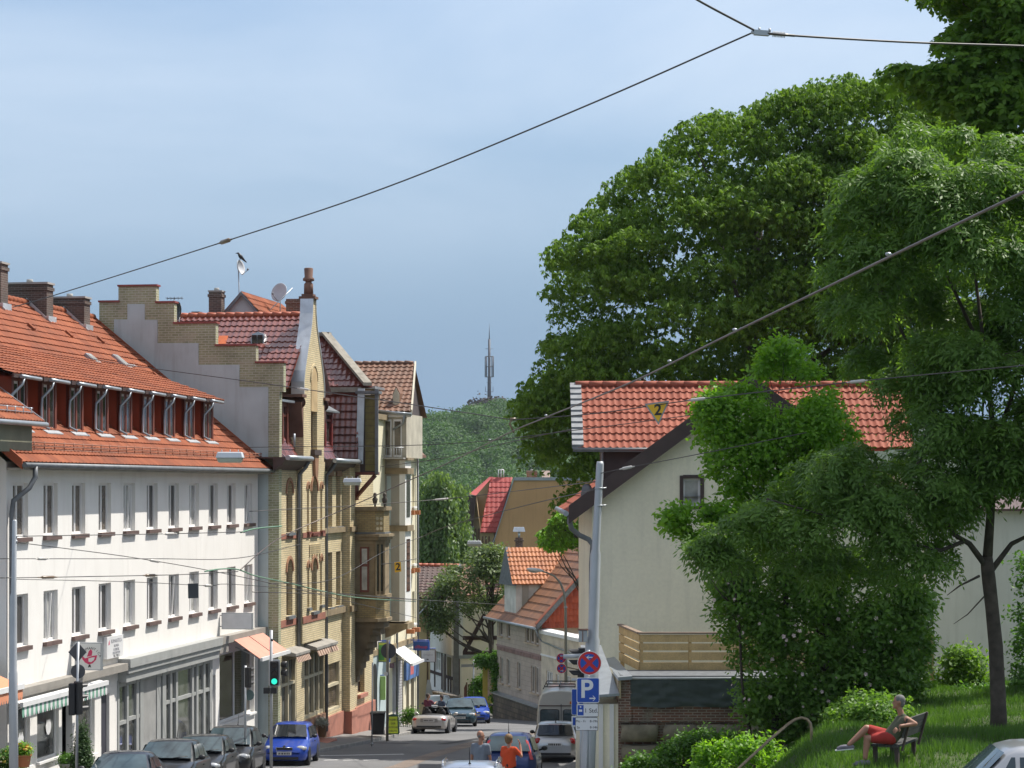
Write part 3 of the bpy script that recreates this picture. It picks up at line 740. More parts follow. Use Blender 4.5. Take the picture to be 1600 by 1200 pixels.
wall(mb, SL, 25.2, A1, -11.8, .95, hD, .25, FB + .25)
mb.quad(SL.p(A1, FB + .25, -11.8), SL.p(A1, -8, -11.8), SL.p(A1, -8, 4), SL.p(A1, FB + .25, 4))
mb.build('wall', ybrick, yh)
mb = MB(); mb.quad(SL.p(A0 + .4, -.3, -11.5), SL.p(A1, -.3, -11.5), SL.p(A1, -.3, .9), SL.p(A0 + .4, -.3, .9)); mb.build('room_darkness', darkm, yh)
SB = SL
for h in hA + hC: window(yh, SL, h[0], h[1], h[2], h[3], brownw, g_dark, b=FB, inset=.2, fw=.07, bars=(.68,), sill=lead, so=.14, sh=.12)
for h in hB: window(yh, SL, h[0], h[1], h[2], h[3], brownw, g_dark, b=FB + .2, inset=.22, fw=.06, mull=1 if h[1] - h[0] > .6 else 0, bars=(.68,), sill=lead if h[2] < -3 else redbr, so=.12, sh=.12)
window(yh, SL, *hD[0][:4], brownw, g_dark, b=FB + .25, inset=.2, mull=1, sill=pinkst, so=.16, sh=.16)
# moulded hoods over the openings, string courses, corbel friezes
for h in hA + hB:
    mb = MB(); cx, rx, zs = (h[0] + h[1]) / 2, (h[1] - h[0]) / 2, h[3] - h[4]; b = FB + (.2 if h in hB else 0)
    k = 10
    for i in range(k):
        q0, q1 = math.pi * i / k, math.pi * (i + 1) / k
        f = lambda q, e: SL.p(cx + (rx + e) * math.cos(q), b, zs + (h[4] + e) * math.sin(q))
        mb.prism([f(q0, .0), f(q1, .0), f(q1, .13), f(q0, .13)], SN * .05)
    mb.build('window_hood', M('brown_moulded_brick', (.30, .16, .09), rough=.8), yh)
mb = MB()
for h in hC:
    if h[3] > 0:
        mb.prism([SL.p(h[0] - .1, FB, h[3]), SL.p(h[1] + .1, FB, h[3]), SL.p(h[1] - .2, FB, h[3] + .75), SL.p(h[0] + .2, FB, h[3] + .75)], SN * .07)
h = hB[0]; mb.prism([SL.p(18.05, FB + .2, .3), SL.p(18.45, FB + .2, .3), SL.p(18.6, FB + .2, 1.35), SL.p(17.9, FB + .2, 1.35)], SN * .12)
mb.build('keystone', M('brown_moulded_brick', (.3, .16, .09)), yh)
mb = MB()
for z0, z1 in ((-2.15, -1.95), (-5.6, -5.32)):
    for a_, b_ in (((A0 + .02, 16.3), (FB, FB + .03)), ((16.31, 20.09), (FB + .2, FB + .23))): mb = MB(); mb.box(SL, a_, b_, (z0, z1)); mb.build('string_course', M('dull_red_brick_band', (.30, .12, .08), rough=.8), yh)
mb = MB()
for z0, z1 in ((-2.06, -1.84), (-5.56, -5.3)): mb.box(SL, (20.1, 24.2), (FB, FB + .16), (z0, z1)); mb.box(SL, (24.15, 25.3), (FB + .32, FB + .42), (z0, z1))
mb.build('cornice', sandst, yh)
mb = MB()
for i in range(9):
    a = 17.4 + i * .21; mb.box(SL, (a, a + .1), (FB + .2, FB + .25), (-2.95 + .1 * (i % 2), -2.45))
mb.build('frieze', ybrick, yh)
mb = MB(); mb.box(SL, (20.9, 24.15), (FB, FB + .09), (-11.8, -9.86)); mb.build('plinth', pinkst, yh)
mb = MB(); mb.box(SL, (25.2, A1 + .01), (FB + .25, FB + .36), (-11.8, -9.86))
mb.box(SL, (24.15, 25.25), (FB + .0, FB + .42), (-11.8, -9.9)); mb.build('plinth', pinkst, yh)
mb = MB(); mb.box(SL, (17.35, 20.85), (FB, FB + .1), (-11.8, -9.6)); mb.build('plinth', M('brown_shop_plinth', (.27, .15, .09), rough=.8), yh)
# shopfronts
yf = M('cream_shop_mullion', (.55, .48, .33), rough=.5)
for (x0, x1, z0, z1), n in ((hG[0], 2), (hG[1], 4), (hG[2], 1)):
    mb = MB(); w = (x1 - x0)
    for i in range(n + 1):
        c = x0 + w * i / n; c0 = min(max(c - .06, x0), x1 - .12); mb.box(SL, (c0, c0 + .12), (FB - .2, FB - .02), (z0, z1))
    mb.box(SL, (x0, x1), (FB - .19, FB - .03), (z1 - 1.0, z1 - .88)); mb.box(SL, (x0, x1), (FB - .19, FB - .01), (z0, z0 + .12))
    o = mb.build('shopfront', yf, yh)
    g = MB(); g.quad(SL.p(x0, FB - .15, z0), SL.p(x1, FB - .15, z0), SL.p(x1, FB - .15, z1), SL.p(x0, FB - .15, z1)); g.build('pane', g_shop if n > 1 else g_brown, o)
for x0, x1 in ((13.9, 16.2), (17.3, 21.0)):
    mb = MB(); mb.prism([SL.p(x0, FB, -6.45), SL.p(x0, FB + .55, -6.62), SL.p(x0, FB + .55, -6.72), SL.p(x0, FB, -6.72)], SD * (x1 - x0)); o = mb.build('shop_canopy', band_m, yh)
    mb = MB(); n = 18; w = (x1 - x0 - .2) / n
    for k in range(n): mb.quad(SL.p(x0 + .1 + k * w, FB + .5, -6.72), SL.p(x0 + .1 + (k + 1) * w, FB + .5, -6.72), SL.p(x0 + .1 + (k + 1) * w, FB + .62, -6.98), SL.p(x0 + .1 + k * w, FB + .62, -6.98), k % 2)
    mb.build('valance', [awn_b, M('beige_stripe', (.45, .32, .24))], o)
# eaves, gutters, pipes
mb = MB()
for x0, x1, b in ((A0 - .7, 16.25, FB), (20.2, 24.9, FB)):
    mb.prism([SL.p(x0, b, .55), SL.p(x0, b + .35, .75), SL.p(x0, b + .5, 1.0), SL.p(x0, b, 1.0)], SD * (x1 - x0))
    mb.box(SL, (x0, x1), (b - .9, b + .52), (1.0, 1.06))
mb.build('eaves', darkbr, yh)
mb = MB()
gutter(mb, SL.p(A0 - .75, FB + .6, 1.03), SL.p(16.25, FB + .6, 1.03), .1); gutter(mb, SL.p(20.2, FB + .6, 1.0), SL.p(25.0, FB + .6, 1.0), .1); mb.build('gutter', zinc, yh)
for a in (16.1, 20.75):
    mb = MB(); mb.tube([SL.p(a, FB + .55, 1.0), SL.p(a, FB + .4, .7), SL.p(a, FB + .12, .4), SL.p(a, FB + .1, 0), SL.p(a, FB + .1, -10.4 if a > 20 else -6.5)], .075, 8); mb.build('downpipe', lead, yh)
# roofs : R1 cross roof behind the ornamental gable, ridge running back from the street
def slope(p0, p1, q0, q1, m, name='roof', tw=.25, ch=.36, seg=4, amp=.03, parent=yh, odd=.02, lift=.035):
    """tiled slope on the quad eave p0->p1, ridge q0->q1 (same side order)"""
    p0, p1, q0, q1 = map(V, (p0, p1, q0, q1)); u = (p1 - p0).normalized(); nn = u.cross(q0 - p0).normalized(); vv = nn.cross(u).normalized()
    if vv.z < 0: vv = -vv
    H = max((q0 - p0).dot(vv), (q1 - p0).dot(vv))
    mb = MB(); tiles(mb, p0, u, vv, [(0, 0), (H, (q0 - p0).dot(u))], [(0, (p1 - p0).dot(u)), (H, (q1 - p0).dot(u))], tw, ch, seg, amp, lift, rng, odd)
    k = MB(); k.add([p0, p1, q1, q0], [(0, 1, 2, 3)])
    mb.add([p0 - V((0, 0, .03)), p1 - V((0, 0, .03)), q1 - V((0, 0, .03)), q0 - V((0, 0, .03))], [(0, 1, 2, 3)])
    return mb.build(name, m, parent)
def quadmesh(name, pts, m, parent=yh, th=None):
    mb = MB(); mb.poly(pts) if th is None else mb.prism(pts, th); return mb.build(name, m, parent)
ZR1, AR1 = 7.0, 18.9
slope(SL.p(15.2, -8.0, 3.85), SL.p(15.2, FB - .1, 3.85), SL.p(AR1, -8.0, ZR1), SL.p(AR1, FB - .05, ZR1), t_glaze)
quadmesh('roof_back', [SL.p(22.6, -8, 3.85), SL.p(22.6, FB - .1, 3.85), SL.p(AR1, FB - .05, ZR1), SL.p(AR1, -8, ZR1)], t_glaze)
mb = MB()
for k in range(22): mb.tube([SL.p(AR1, FB - .1 - k * .4, ZR1 + .03), SL.p(AR1, FB - .52 - k * .4, ZR1 + .05)], [.11, .125], 8)
mb.build('ridge_tiles', M('orange_ridge', (.40, .10, .05), rough=.6, var=.2), yh)
mb = MB(); o0 = SL.p(17.1, -.95, 5.62)
mb.prism([SL.p(17.4, -1.5, 5.72), SL.p(17.4, -.95, 5.72), SL.p(17.5, -.97, 6.15), SL.p(17.55, -1.23, 6.24), SL.p(17.5, -1.48, 6.15)], SD * .9); sk = mb.build('skylight', zinc, yh)
mb = MB(); mb.box(SL, (17.37, 17.41), (-1.45, -1.24), (5.76, 6.1)); mb.box(SL, (17.37, 17.41), (-1.21, -1.0), (5.76, 6.1)); mb.build('pane', g_dark, sk)
b_ = bpx(348, 17.6); mb = MB(); mb.prism([SL.p(17.3, b_ - .18, 5.72), SL.p(17.3, b_ + .2, 5.72), SL.p(17.72, b_ + .2, 6.08), SL.p(17.72, b_ - .18, 6.08)], V((0, 0, .03))); mb.build('replacement_tile', M('new_orange_tile', (.55, .13, .04), rough=.6), yh)
# mansard foot along the street and its dormers
slope(SL.p(A0 + .4, .72, 1.06), SL.p(16.4, .72, 1.06), SL.p(A0 + .4, -.5, 4.0), SL.p(16.4, -.5, 4.0), t_glaze, 'mansard')
slope(SL.p(20.1, .72, 1.06), SL.p(22.9, .72, 1.06), SL.p(20.1, -.5, 4.2), SL.p(22.9, -.5, 4.2), t_glaze, 'mansard')
def mdormer(a0, a1, b, z0, z1, hip):
    mb = MB(); mb.box(SL, (a0, a1), (-.6, b), (z0, z1)); o = mb.build('dormer', lead if hip else darkbr, yh)
    f = MB(); n = 2
    for i in range(n + 1):
        c = a0 + (a1 - a0) * i / n; c0 = min(max(c - .09, a0), a1 - .18); f.box(SL, (c0, c0 + .18), (b, b + .14), (z0 + .1, z1))
    f.box(SL, (a0, a1), (b, b + .12), (z1 - .16, z1)); f.box(SL, (a0, a1), (b, b + .13), (z0, z0 + .16)); f.box(SL, (a0, a1), (b, b + .1), (z0 + 1.25, z0 + 1.35)); f.build('window_frame', M('oxblood_joinery', (.20, .03, .025), rough=.4) if hip else redbr, o)
    g = MB(); g.quad(SL.p(a0, b + .03, z0 + .1), SL.p(a1, b + .03, z0 + .1), SL.p(a1, b + .03, z1), SL.p(a0, b + .03, z1)); g.build('pane', g_dark, o)
    r = MB()
    if hip:
        ap = SL.p((a0 + a1) / 2, -.5, z1 + .95); e = .25
        c = [SL.p(a0 - e, b + .35, z1), SL.p(a1 + e, b + .35, z1), SL.p(a1 + e, -.8, z1 + .3), SL.p(a0 - e, -.8, z1 + .3)]
        md = [SL.p(a0 + .4, b - .1, z1 + .32), SL.p(a1 - .4, b - .1, z1 + .32), SL.p(a1 - .4, -.7, z1 + .6), SL.p(a0 + .4, -.7, z1 + .6)]
        for i in range(4):
            j = (i + 1) % 4; r.quad(c[i], c[j], md[j], md[i]); r.add([md[i], md[j], ap], [(0, 1, 2)])
        r.poly(c[::-1]); r.box(SL, (a0 - .3, a1 + .3), (b - .2, b + .37), (z1 - .07, z1))
        r.build('dormer_roof', slate, o)
    else:
        r.box(SL, (a0 - .15, a1 + .2), (-1.0, b + .35), (z1, z1 + .09)); r.build('dormer_roof', zinc, o)
    q = MB()
    for s, a in ((-1, a0), (1, a1)): q.prism([SL.p(a, b + .05, z0), SL.p(a, b + .5, z0 - .4), SL.p(a, b + .5, z0 - .55), SL.p(a, b - .2, z0 - .1)], SD * .04 * s)
    q.build('flashing', zinc, o)
mdormer(13.95, 15.6, .42, 1.45, 3.25, False)
mdormer(20.5, 23.0, .45, 1.45, 3.15, True)
mb = MB(); mb.tube([SL.p(14.6, FB + .3, 1.5), SL.p(14.6, FB + .3, 2.0)], .05, 6); mb.build('vent_pipe', zinc, yh)
# ornamental gable
GC, GBf, GBb = 18.2, FB + .2, FB - .25
prof = [(1.72, 3.55), (1.72, 4.15), (1.55, 4.6), (1.28, 5.1), (1.05, 5.5), (.74, 6.0), (.46, 6.5), (.30, 7.0), (.24, 7.6)]
mb = MB(); wall(mb, SL, GC - 1.72, GC + 1.72, .95, 3.55, [(17.7, 18.75, 1.42, 2.98)], .3, GBf)
mb.poly([SL.p(GC - x, GBf, z) for x, z in reversed(prof)] + [SL.p(GC + x, GBf, z) for x, z in prof])
mb.poly([SL.p(GC - x, GBb, z) for x, z in [(1.72, .95)] + prof] + [SL.p(GC + x, GBb, z) for x, z in reversed([(1.72, .95)] + prof)])
for s in (-1, 1):
    mb.quad(SL.p(GC + s * 1.72, GBf, .95), SL.p(GC + s * 1.72, GBb - .4, .95), SL.p(GC + s * 1.72, GBb - .4, 3.55), SL.p(GC + s * 1.72, GBf, 3.55))
gb = mb.build('ornamental_gable', ybrick, yh)
window(yh, SL, 17.7, 18.75, 1.42, 2.98, brownw, g_dark, b=GBf, inset=.2, sill=darkbr, so=.18, sh=.22)
for s in (-1, 1):
    mb = MB()
    for (x0, z0), (x1, z1) in zip(prof, prof[1:]):
        mb.prism([SL.p(GC + s * x0, GBf + .04, z0), SL.p(GC + s * x1, GBf + .04, z1), SL.p(GC + s * x1, GBb - .05, z1), SL.p(GC + s * x0, GBb - .05, z0)], SD * s * .05)
    mb.build('zinc_coping', zinc2, gb)
mb = MB()
pts = [SL.p(GC + .52 * math.cos(math.pi * k / 12), GBf + .012, 4.25 + .58 * math.sin(math.pi * k / 12)) for k in range(13)]
mb.prism([SL.p(GC + .52, GBf + .012, 2.99)] + pts + [SL.p(GC - .52, GBf + .012, 2.99)], SN * .012); mb.build('blind_arch', M('tan_plaster', (.50, .36, .19), rough=.9), gb)
mb = MB(); k = 12
for i in range(k):
    f = lambda q, e: SL.p(GC + (.53 + e) * math.cos(q), GBf, 4.25 + (.59 + e) * math.sin(q)); q0, q1 = math.pi * i / k, math.pi * (i + 1) / k
    mb.prism([f(q0, 0), f(q1, 0), f(q1, .1), f(q0, .1)], SN * .05)
mb.build('arch_moulding', ybrick, gb)
for s in (-1, 1):
    mb = MB(); mb.lathe(Fr(SL.p(GC + s * 1.95, GBb - .5, 3.3), SN, V((0, 0, 1)), SN), [(.0, 0), (.25, .02), (.25, .85), (0, .9)], 12)
    mb.box(SL, sorted((GC + s * 1.6, GC + s * 2.3)), (GBb - .5, GBf + .1), (3.5, 3.62))
    mb.prism([SL.p(GC + s * 1.73, GBf, 1.9), SL.p(GC + s * 1.73, GBf, 3.3), SL.p(GC + s * 2.1, GBf, 3.3)], -SN * .7)
    mb.build('scroll', M('brown_terracotta', (.16, .085, .06), rough=.8, var=.3), gb)
mb = MB(); fp = Fr(SL.p(GC, (GBf + GBb) / 2, 7.6), SD, SN)
mb.box(fp, (-.3, .3), (-.34, .34), (0, .1)); mb.box(fp, (-.24, .24), (-.24, .24), (.1, .2))
mb.lathe(fp, [(.2, .2), (.19, .62), (.13, .68), (.13, .72), (.24, .76), (.24, .84), (.17, .9), (.19, 1.25), (.15, 1.28)], 12); mb.build('pinnacle', M('brown_terracotta', (.16, .085, .06)), gb)
# R2 : corner cross roof with mansard profile and half hip
zb, zm, zt = 1.15, 4.28, 6.72
slope(SL.p(25.1, -6, zb), SL.p(25.1, 1.22, zb), SL.p(25.65, -6, zm), SL.p(25.65, 1.22, zm), t_glaze, 'mansard', lift=.11)
slope(SL.p(25.6, -6, zm + .06), SL.p(25.6, 1.75, zm + .06), SL.p(27.9, -6, zt), SL.p(27.9, -.75, zt), t_glaze)
quadmesh('roof_back', [SL.p(30.2, -6, zm), SL.p(29.0, -.6, zm), SL.p(27.9, -.75, zt), SL.p(27.9, -6, zt)], t_glaze)
quadmesh('half_hip', [SL.p(25.6, 1.75, zm), SL.p(29.0, -.6, zm), SL.p(27.9, -.75, zt)], t_brown)
mb = MB(); p, q = SL.p(25.45, 1.75, zm + .08), SL.p(27.8, -.72, zt + .05)
e = (q - p).normalized(); sd = V((0, 0, 1)).cross(e).normalized()
mb.prism([p - sd * .02, p + sd * .42, p + sd * .42 + V((0, 0, .14)), p - sd * .02 + V((0, 0, .14))], q - p); p2, q2 = SL.p(27.9, -.7, zt + .02), SL.p(27.9, -6, zt + .02)
mb.prism([p2 + SD * -.25, p2 + SD * .25, p2 + SD * .25 + V((0, 0, .16)), p2 + SD * -.25 + V((0, 0, .16))], q2 - p2); mb.build('hip_coping', cementm, yh)
mb = MB(); mb.box(SL, (25.35, 25.6), (-6, 1.3), (zm - .2, zm + .02)); mb.build('cornice', cementm, yh)
# timber gable box on the corner
mb = MB(); mb.prism([SL.p(25.35, 1.26, .55), SL.p(25.35, 1.98, .55), SL.p(25.7, 1.98, .55), SL.p(26.8, 1.26, .55)], V((0, 0, 3.4))); tg = mb.build('timber_gable', darkbr, yh)
mb = MB(); k = 0
z = .6
while z < 3.9: mb.box(SL, (25.31, 25.345), (1.5, 1.95), (z, min(z + .27, 3.92))); z += .285
mb.build('boarding', wood_o, tg)
mb = MB(); mb.prism([SL.p(25.15, 1.2, zm - .05), SL.p(25.15, 1.5, zm - .05), SL.p(25.2, 1.42, .9), SL.p(25.2, 1.1, .9)], SD * .08); mb.build('verge_board', M('pale_blue_grey_board', (.60, .66, .70), rough=.5, streak=.2), tg)
mb = MB(); mb.box(SL, (25.2, 25.3), (1.96, 2.1), (.45, 4.2)); mb.box(SL, (25.1, 25.8), (1.1, 2.15), (4.0, 4.12)); mb.build('trim', lead, tg)
mb = MB(); mb.box(SL, (25.3, 25.75), (.9, 2.05), (.42, .55))
for a in (25.4, 25.65):
    mb.tube([SL.p(a, 1.05, -.55), SL.p(a, 1.9, .4)], .08, 6); mb.tube([SL.p(a, 1.05, .42), SL.p(a, 1.05, -.7)], .08, 6)
mb.build('bracket', redbr, tg)
# oriel on the corner
plan = [(25.3, 1.0), (25.3, 1.95), (25.62, 2.27), (26.75, 2.27), (27.05, 1.95), (27.05, 1.0)]
def oprism(mb, e, z0, z1, m=0): mb.prism([SL.p(a + (e if a > 26 else -e) * (0 if b > 2.2 else 1), b + (e if b > 1.5 else 0), z0) for a, b in plan], V((0, 0, z1 - z0)), m)
mb = MB(); oprism(mb, 0, -5.55, -2.25); orl = mb.build('oriel', sandst, yh)
mb = MB(); oprism(mb, .03, -5.9, -5.0); mb.build('parapet', brick('oriel_brick', (.36, .28, .13), (.30, .22, .10), (.2, .16, .1), .25, .085, .012), orl)
for q in ((.14, -6.05, -5.9), (.12, -5.02, -4.86), (.06, -2.62, -2.46), (.16, -2.45, -2.305), (.24, -2.3, -2.19)): mb = MB(); oprism(mb, *q); mb.build('moulding', sandst, orl)
for i in range(9):
    f = i / 9; mb = MB() if i == 0 else mb
    mb.prism([SL.p(25.3 + (a - 25.3) * (1 - f * .75) + f * .3, 1.0 + (b - 1.0) * (1 - f) ** 1.2, -6.05 - .3 * i) for a, b in plan], V((0, 0, -.3)))
mb.build('corbel', M('dark_sandstone', (.15, .115, .07), rough=.9, var=.3, streak=.4), orl)
fo = Fr(SL.p(25.3, 0, 0), SN, -SD)
mb = MB(); mb.box(fo, (1.28, 1.68), (.0, .05), (-4.75, -2.75))
of = mb.build('window', redbr, orl)
for z0, z1 in ((-4.65, -3.62), (-3.5, -2.83)):
    mb = MB(); mb.box(fo, (1.36, 1.6), (.05, .056), (z0, z1)); mb.build('pane', g_curt, of)
p0, p1 = SL.p(25.3, 1.95, 0), SL.p(25.62, 2.27, 0); fc = Fr(p0, p1 - p0, (p1 - p0).cross(V((0, 0, 1))) if (p1 - p0).cross(V((0, 0, 1))).y < 0 else -(p1 - p0).cross(V((0, 0, 1))))
mb = MB()
for x in (.0, .2, .42): mb.box(fc, (x - .03, x + .05), (.0, .07), (-4.85, -2.45))
mb.build('colonnette', sandst, orl)
mb = MB(); mb.box(fc, (.04, .42), (.0, .02), (-4.7, -2.65)); mb.build('pane', g_dark, orl)
# balcony on the oriel
mb = MB(); oprism(mb, .05, -2.18, -2.1); mb.build('balcony_floor', lead, orl)
mb = MB(); mb.box(fo, (1.0, 1.95), (-.1, 0), (-2.1, -1.15)); mb.box(fc, (0, .45), (-.1, 0), (-2.1, -1.15)); mb.box(SL, (25.6, 26.8), (2.17, 2.27), (-2.1, -1.15)); mb.build('balustrade', brick('oriel_brick', (0, 0, 0), (0, 0, 0), (0, 0, 0)), orl)
mb = MB(); oprism(mb, .12, -1.15, -.98); mb.build('balustrade_coping', sandst, orl)
mb = MB()
for x in (.06, .25):
    for z in (-1.95, -1.72, -1.5): mb.lathe(Fr(fc.p(x + .05, .0, z), fc.u, V((0, 0, 1)), fc.v), [(.075, 0), (.075, .03)], 8)
mb.build('balustrade_opening', M('pale_stucco', (.55, .47, .32)), orl)
for px in (586, 601):
    b = bpx(px, 25.5); mb = MB(); fb = Fr(SL.p(25.5, b, -.98), SD, SN)
    mb.lathe(fb, [(.05, 0), (.04, .06), (.10, .2), (.13, .34), (.06, .42), (.09, .52), (.05, .62)], 10); mb.build('urn', M('dark_stone', (.09, .075, .06)), orl)
# roof furniture behind the ridges
at = MB()
zA, hw = 8.12, .86
for s in (-1, 1): pass
at.prism([SL.p(20.6, -2.75 - hw, 6.0), SL.p(20.6, -2.75 + hw, 6.0), SL.p(20.6, -2.75 + hw, 7.15), SL.p(20.6, -2.75, zA - .05), SL.p(20.6, -2.75 - hw, 7.15)], SD * 6.5); ag = at.build('attic_gable', grey_pl, yh)
slope(SL.p(20.4, -2.75 + hw + .1, 7.06), SL.p(27, -2.75 + hw + .1, 7.06), SL.p(20.4, -2.75, zA), SL.p(27, -2.75, zA), t_orange, 'attic_roof', parent=ag)
quadmesh('attic_roof', [SL.p(20.4, -2.75 - hw - .1, 7.06), SL.p(27, -2.75 - hw - .1, 7.06), SL.p(27, -2.75, zA), SL.p(20.4, -2.75, zA)], t_orange, ag, V((0, 0, .05)))
for s in (-1, 1): quadmesh('bargeboard', [SL.p(20.38, -2.75 + s * (hw + .14), 6.98), SL.p(20.38, -2.75, zA + .03), SL.p(20.38, -2.75, zA - .13), SL.p(20.38, -2.75 + s * (hw + .14), 6.84)], lead, ag, SD * .06)
chimney('chimney', yh, SL, (20.0, 20.5), (-4.05, -3.5), 6, 8.12, dbrick, concrete)
chimney('chimney', yh, SL, (24, 24.6), (-1.75, -1.0), 6, 8.12, rbrick)
chimney('chimney', yh, SL, (20.3, 20.8), (-4.9, -4.55), 6, 7.32, dbrick)
mb = MB(); mb.tube([SL.p(23, -1.2, 8.5), SL.p(22.2, -2.3, 7.2)], .02, 5); mb.build('stay', steel, yh)
# satellite dishes, aerials, bird
def dish(name, label, loc, facing, r, polez, m=None, squash=1.0):
    loc = V(loc); f = V(facing).normalized(); u = f.cross(V((0, 0, 1))).normalized(); vv = u.cross(f)
    t = thing(name, label, 'satellite dish', loc - V((0, 0, polez)))
    mb = MB(); mb.tube([loc - V((0, 0, polez)), loc - V((0, 0, .0)) - f * .08], .025, 7); mb.build('mast', steel, t)
    mb = MB(); fr = Fr(loc, u, vv * 1.0, f); mb.lathe(fr, [(.02, -.09), (r * .5, -.06), (r * .85, .01), (r, .05), (r * .98, .06), (r * .8, .02), (r * .4, -.04), (.02, -.06)], 20); mb.build('reflector', m or sign_w, t)
    mb = MB(); mb.tube([loc - vv * r + f * .02, loc - vv * r * .6 + f * r * 1.0], .015, 5); mb.ball(loc - vv * r * .5 + f * r * 1.05, .05, 8); mb.build('receiver_arm', lead, t)
    return t
def at_px(px, py, a): b, z = YZ(px, py, a); return SL.p(a, b, z)
dm = M('pale_dish', (.52, .53, .55), rough=.4)
dish('satellite_dish', 'round pale satellite dish on the roof beside the brick chimney', at_px(437, 457, 23), (-.5, -.8, .25), .42, 1.2, dm)
dish('satellite_dish', 'satellite dish seen edge-on at the top of a tall mast with a crow on it', at_px(375, 418, 21), (.9, -.35, .2), .33, 2.3, dm)
dish('satellite_dish', 'black satellite dish behind the top step of the brick gable', at_px(278, 487, 14.5), (-.75, -.5, .1), .40, 1.0, sign_k)
ta = thing('aerial', 'small rooftop aerial with flat arms above the stepped brick gable', 'aerial', at_px(270, 480, 14.2))
c0 = at_px(272, 466, 14.2)
mb = MB(); mb.tube([c0 - V((0, 0, .45)), c0], .02, 6); mb.build('mast', steel, ta)
mb = MB(); mb.tube([c0 - SN * .3, c0 + SN * .35], .015, 5)
for k in range(5): mb.tube([c0 + SN * (-.28 + k * .15) - V((.0, 0, .06)), c0 + SN * (-.28 + k * .15) + V((0, 0, .06))], .01, 4); mb.tube([c0 + SN * (-.28 + k * .15) - SD * .2, c0 + SN * (-.28 + k * .15) + SD * .2], .01, 4)
mb.build('aerial_arm', sign_k, ta)
bp = at_px(375, 405, 21); tb = thing('crow', 'black crow perched on the highest satellite dish', 'bird', bp)
# one continuous body: beak, head, breast, tail along a bent axis
mb = MB(); d = V((-.8, -.2, .0)).normalized()
path = [bp + d * .2 + V((0, 0, .24)), bp + d * .13 + V((0, 0, .25)), bp + d * .09 + V((0, 0, .255)), bp + d * .05 + V((0, 0, .23)), bp + d * .02 + V((0, 0, .17)), bp - d * .03 + V((0, 0, .11)), bp - d * .1 + V((0, 0, .04)), bp - d * .2 + V((0, 0, -.06)), bp - d * .28 + V((0, 0, -.13))]
mb.tube(path, [.004, .02, .045, .048, .07, .085, .065, .035, .02], 10); mb.build('body', sign_k, tb)
mb = MB()
for s in (-.03, .03): mb.tube([bp + SD * s + V((0, 0, .09)), bp + SD * s - V((0, 0, .02))], .008, 5)
mb.build('legs', sign_k, tb)
# ================================================================ cream house at the end of the left row
rng = random.Random(25)
ch = thing('cream_house', 'tall pale cream house with a bay beyond the yellow brick house', 'house', SL.p(35, 0, -11.6))
C0, C1 = 29.25, 40.6
hc = [(c - .3, c + .3, z0, z1) for c in (38.3, 39.7) for z0, z1 in ((-1.1, .5), (-4.0, -2.3), (-7.0, -5.4))]
hs = [(29.9, 30.7, -9.9, -7.6), (31.2, 32.6, -11.6, -8.0), (34.6, 37.2, -12.2, -8.6), (37.9, 38.6, -12.6, -8.9), (39.1, 39.9, -12.6, -8.9)]
mb = MB(); wall(mb, SL, C0, C1, -13.4, 3.3, hc + hs, .2, FB)
mb.quad(SL.p(C1, FB, -13.4), SL.p(C1, -9, -13.4), SL.p(C1, -9, 3.3), SL.p(C1, FB, 3.3)); mb.quad(SL.p(C0, FB, -2), SL.p(C0, -9, -2), SL.p(C0, -9, 3.3), SL.p(C0, FB, 3.3))
mb.poly([SL.p(C1, FB, 3.3), SL.p(C1, -9, 3.3), SL.p(37, -9, 6), SL.p(37, FB, 6)])
mb.build('wall', cream2_pl, ch)
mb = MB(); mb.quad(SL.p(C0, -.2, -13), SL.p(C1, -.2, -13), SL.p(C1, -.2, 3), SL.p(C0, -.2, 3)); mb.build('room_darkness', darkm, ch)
for i, h in enumerate(hc):
    window(ch, SL, *h[:4], pvc, g_dark, b=FB, inset=.15, bars=(.7,), sill=white_pl2, so=.12, sh=.1)
    mb = MB(); mb.box(SL, (h[0] - .1, h[0] + .12), (FB, FB + .4), (h[2] - .42, h[2] - .2)); mb.box(SL, (h[1] - .12, h[1] + .1), (FB, FB + .4), (h[2] - .42, h[2] - .2)) if False else None
    mb.build('window_box', terra, ch)
for h in hs: window(ch, SL, *h[:4], brownw, g_shop2, b=FB, inset=.14, mull=1 if h[1] - h[0] > 1 else 0, bars=(.7,), name='shop_window')
mb = MB(); a0, a1 = 34.7, 37.1
for k in range(24): mb.prism([SL.p(a0, FB - .06, -12.0 + k * .14), SL.p(a0, FB - .02, -12.0 + k * .14), SL.p(a0, FB - .06, -11.87 + k * .14)], SD * (a1 - a0))
mb.build('roller_shutter', M('grey_roller_shutter', (.40, .39, .38), rough=.5), ch)
# bay
mb = MB(); mb.box(SL, (33.0, 34.3), (FB - .1, 1.62), (-6.5, 1.15)); bay = mb.build('bay', warmgrey_pl, ch)
fb = Fr(SL.p(33, 0, 0), SN, -SD)
mb = MB(); mb.box(SL, (32.96, 34.34), (1.62, 1.72), (-6.5, 1.15)); mb.box(fb, (1.44, 1.62), (0, .05), (-6.5, 1.15)); mb.build('pilaster', white_pl2, bay)
mb = MB()
for z0, z1 in ((-1.55, .45), (-5.1, -2.6)): mb.box(SL, (33.25, 34.05), (1.72, 1.74), (z0, z1))
mb.build('pane', g_dark, bay)
for z in (-6.75, -2.1, .62, 1.15): mb = MB(); mb.box(SL, (32.9, 34.4), (FB, 1.85), (z - .12 if z < 1 else z, z + (.16 if z < 1 else .12))); mb.build('cornice', sandst, bay)
mb = MB(); mb.prism([SL.p(32.95, FB, -7.3), SL.p(32.95, 1.7, -6.85), SL.p(32.95, FB, -6.88)], SD * 1.4); mb.build('corbel', sandst, bay)
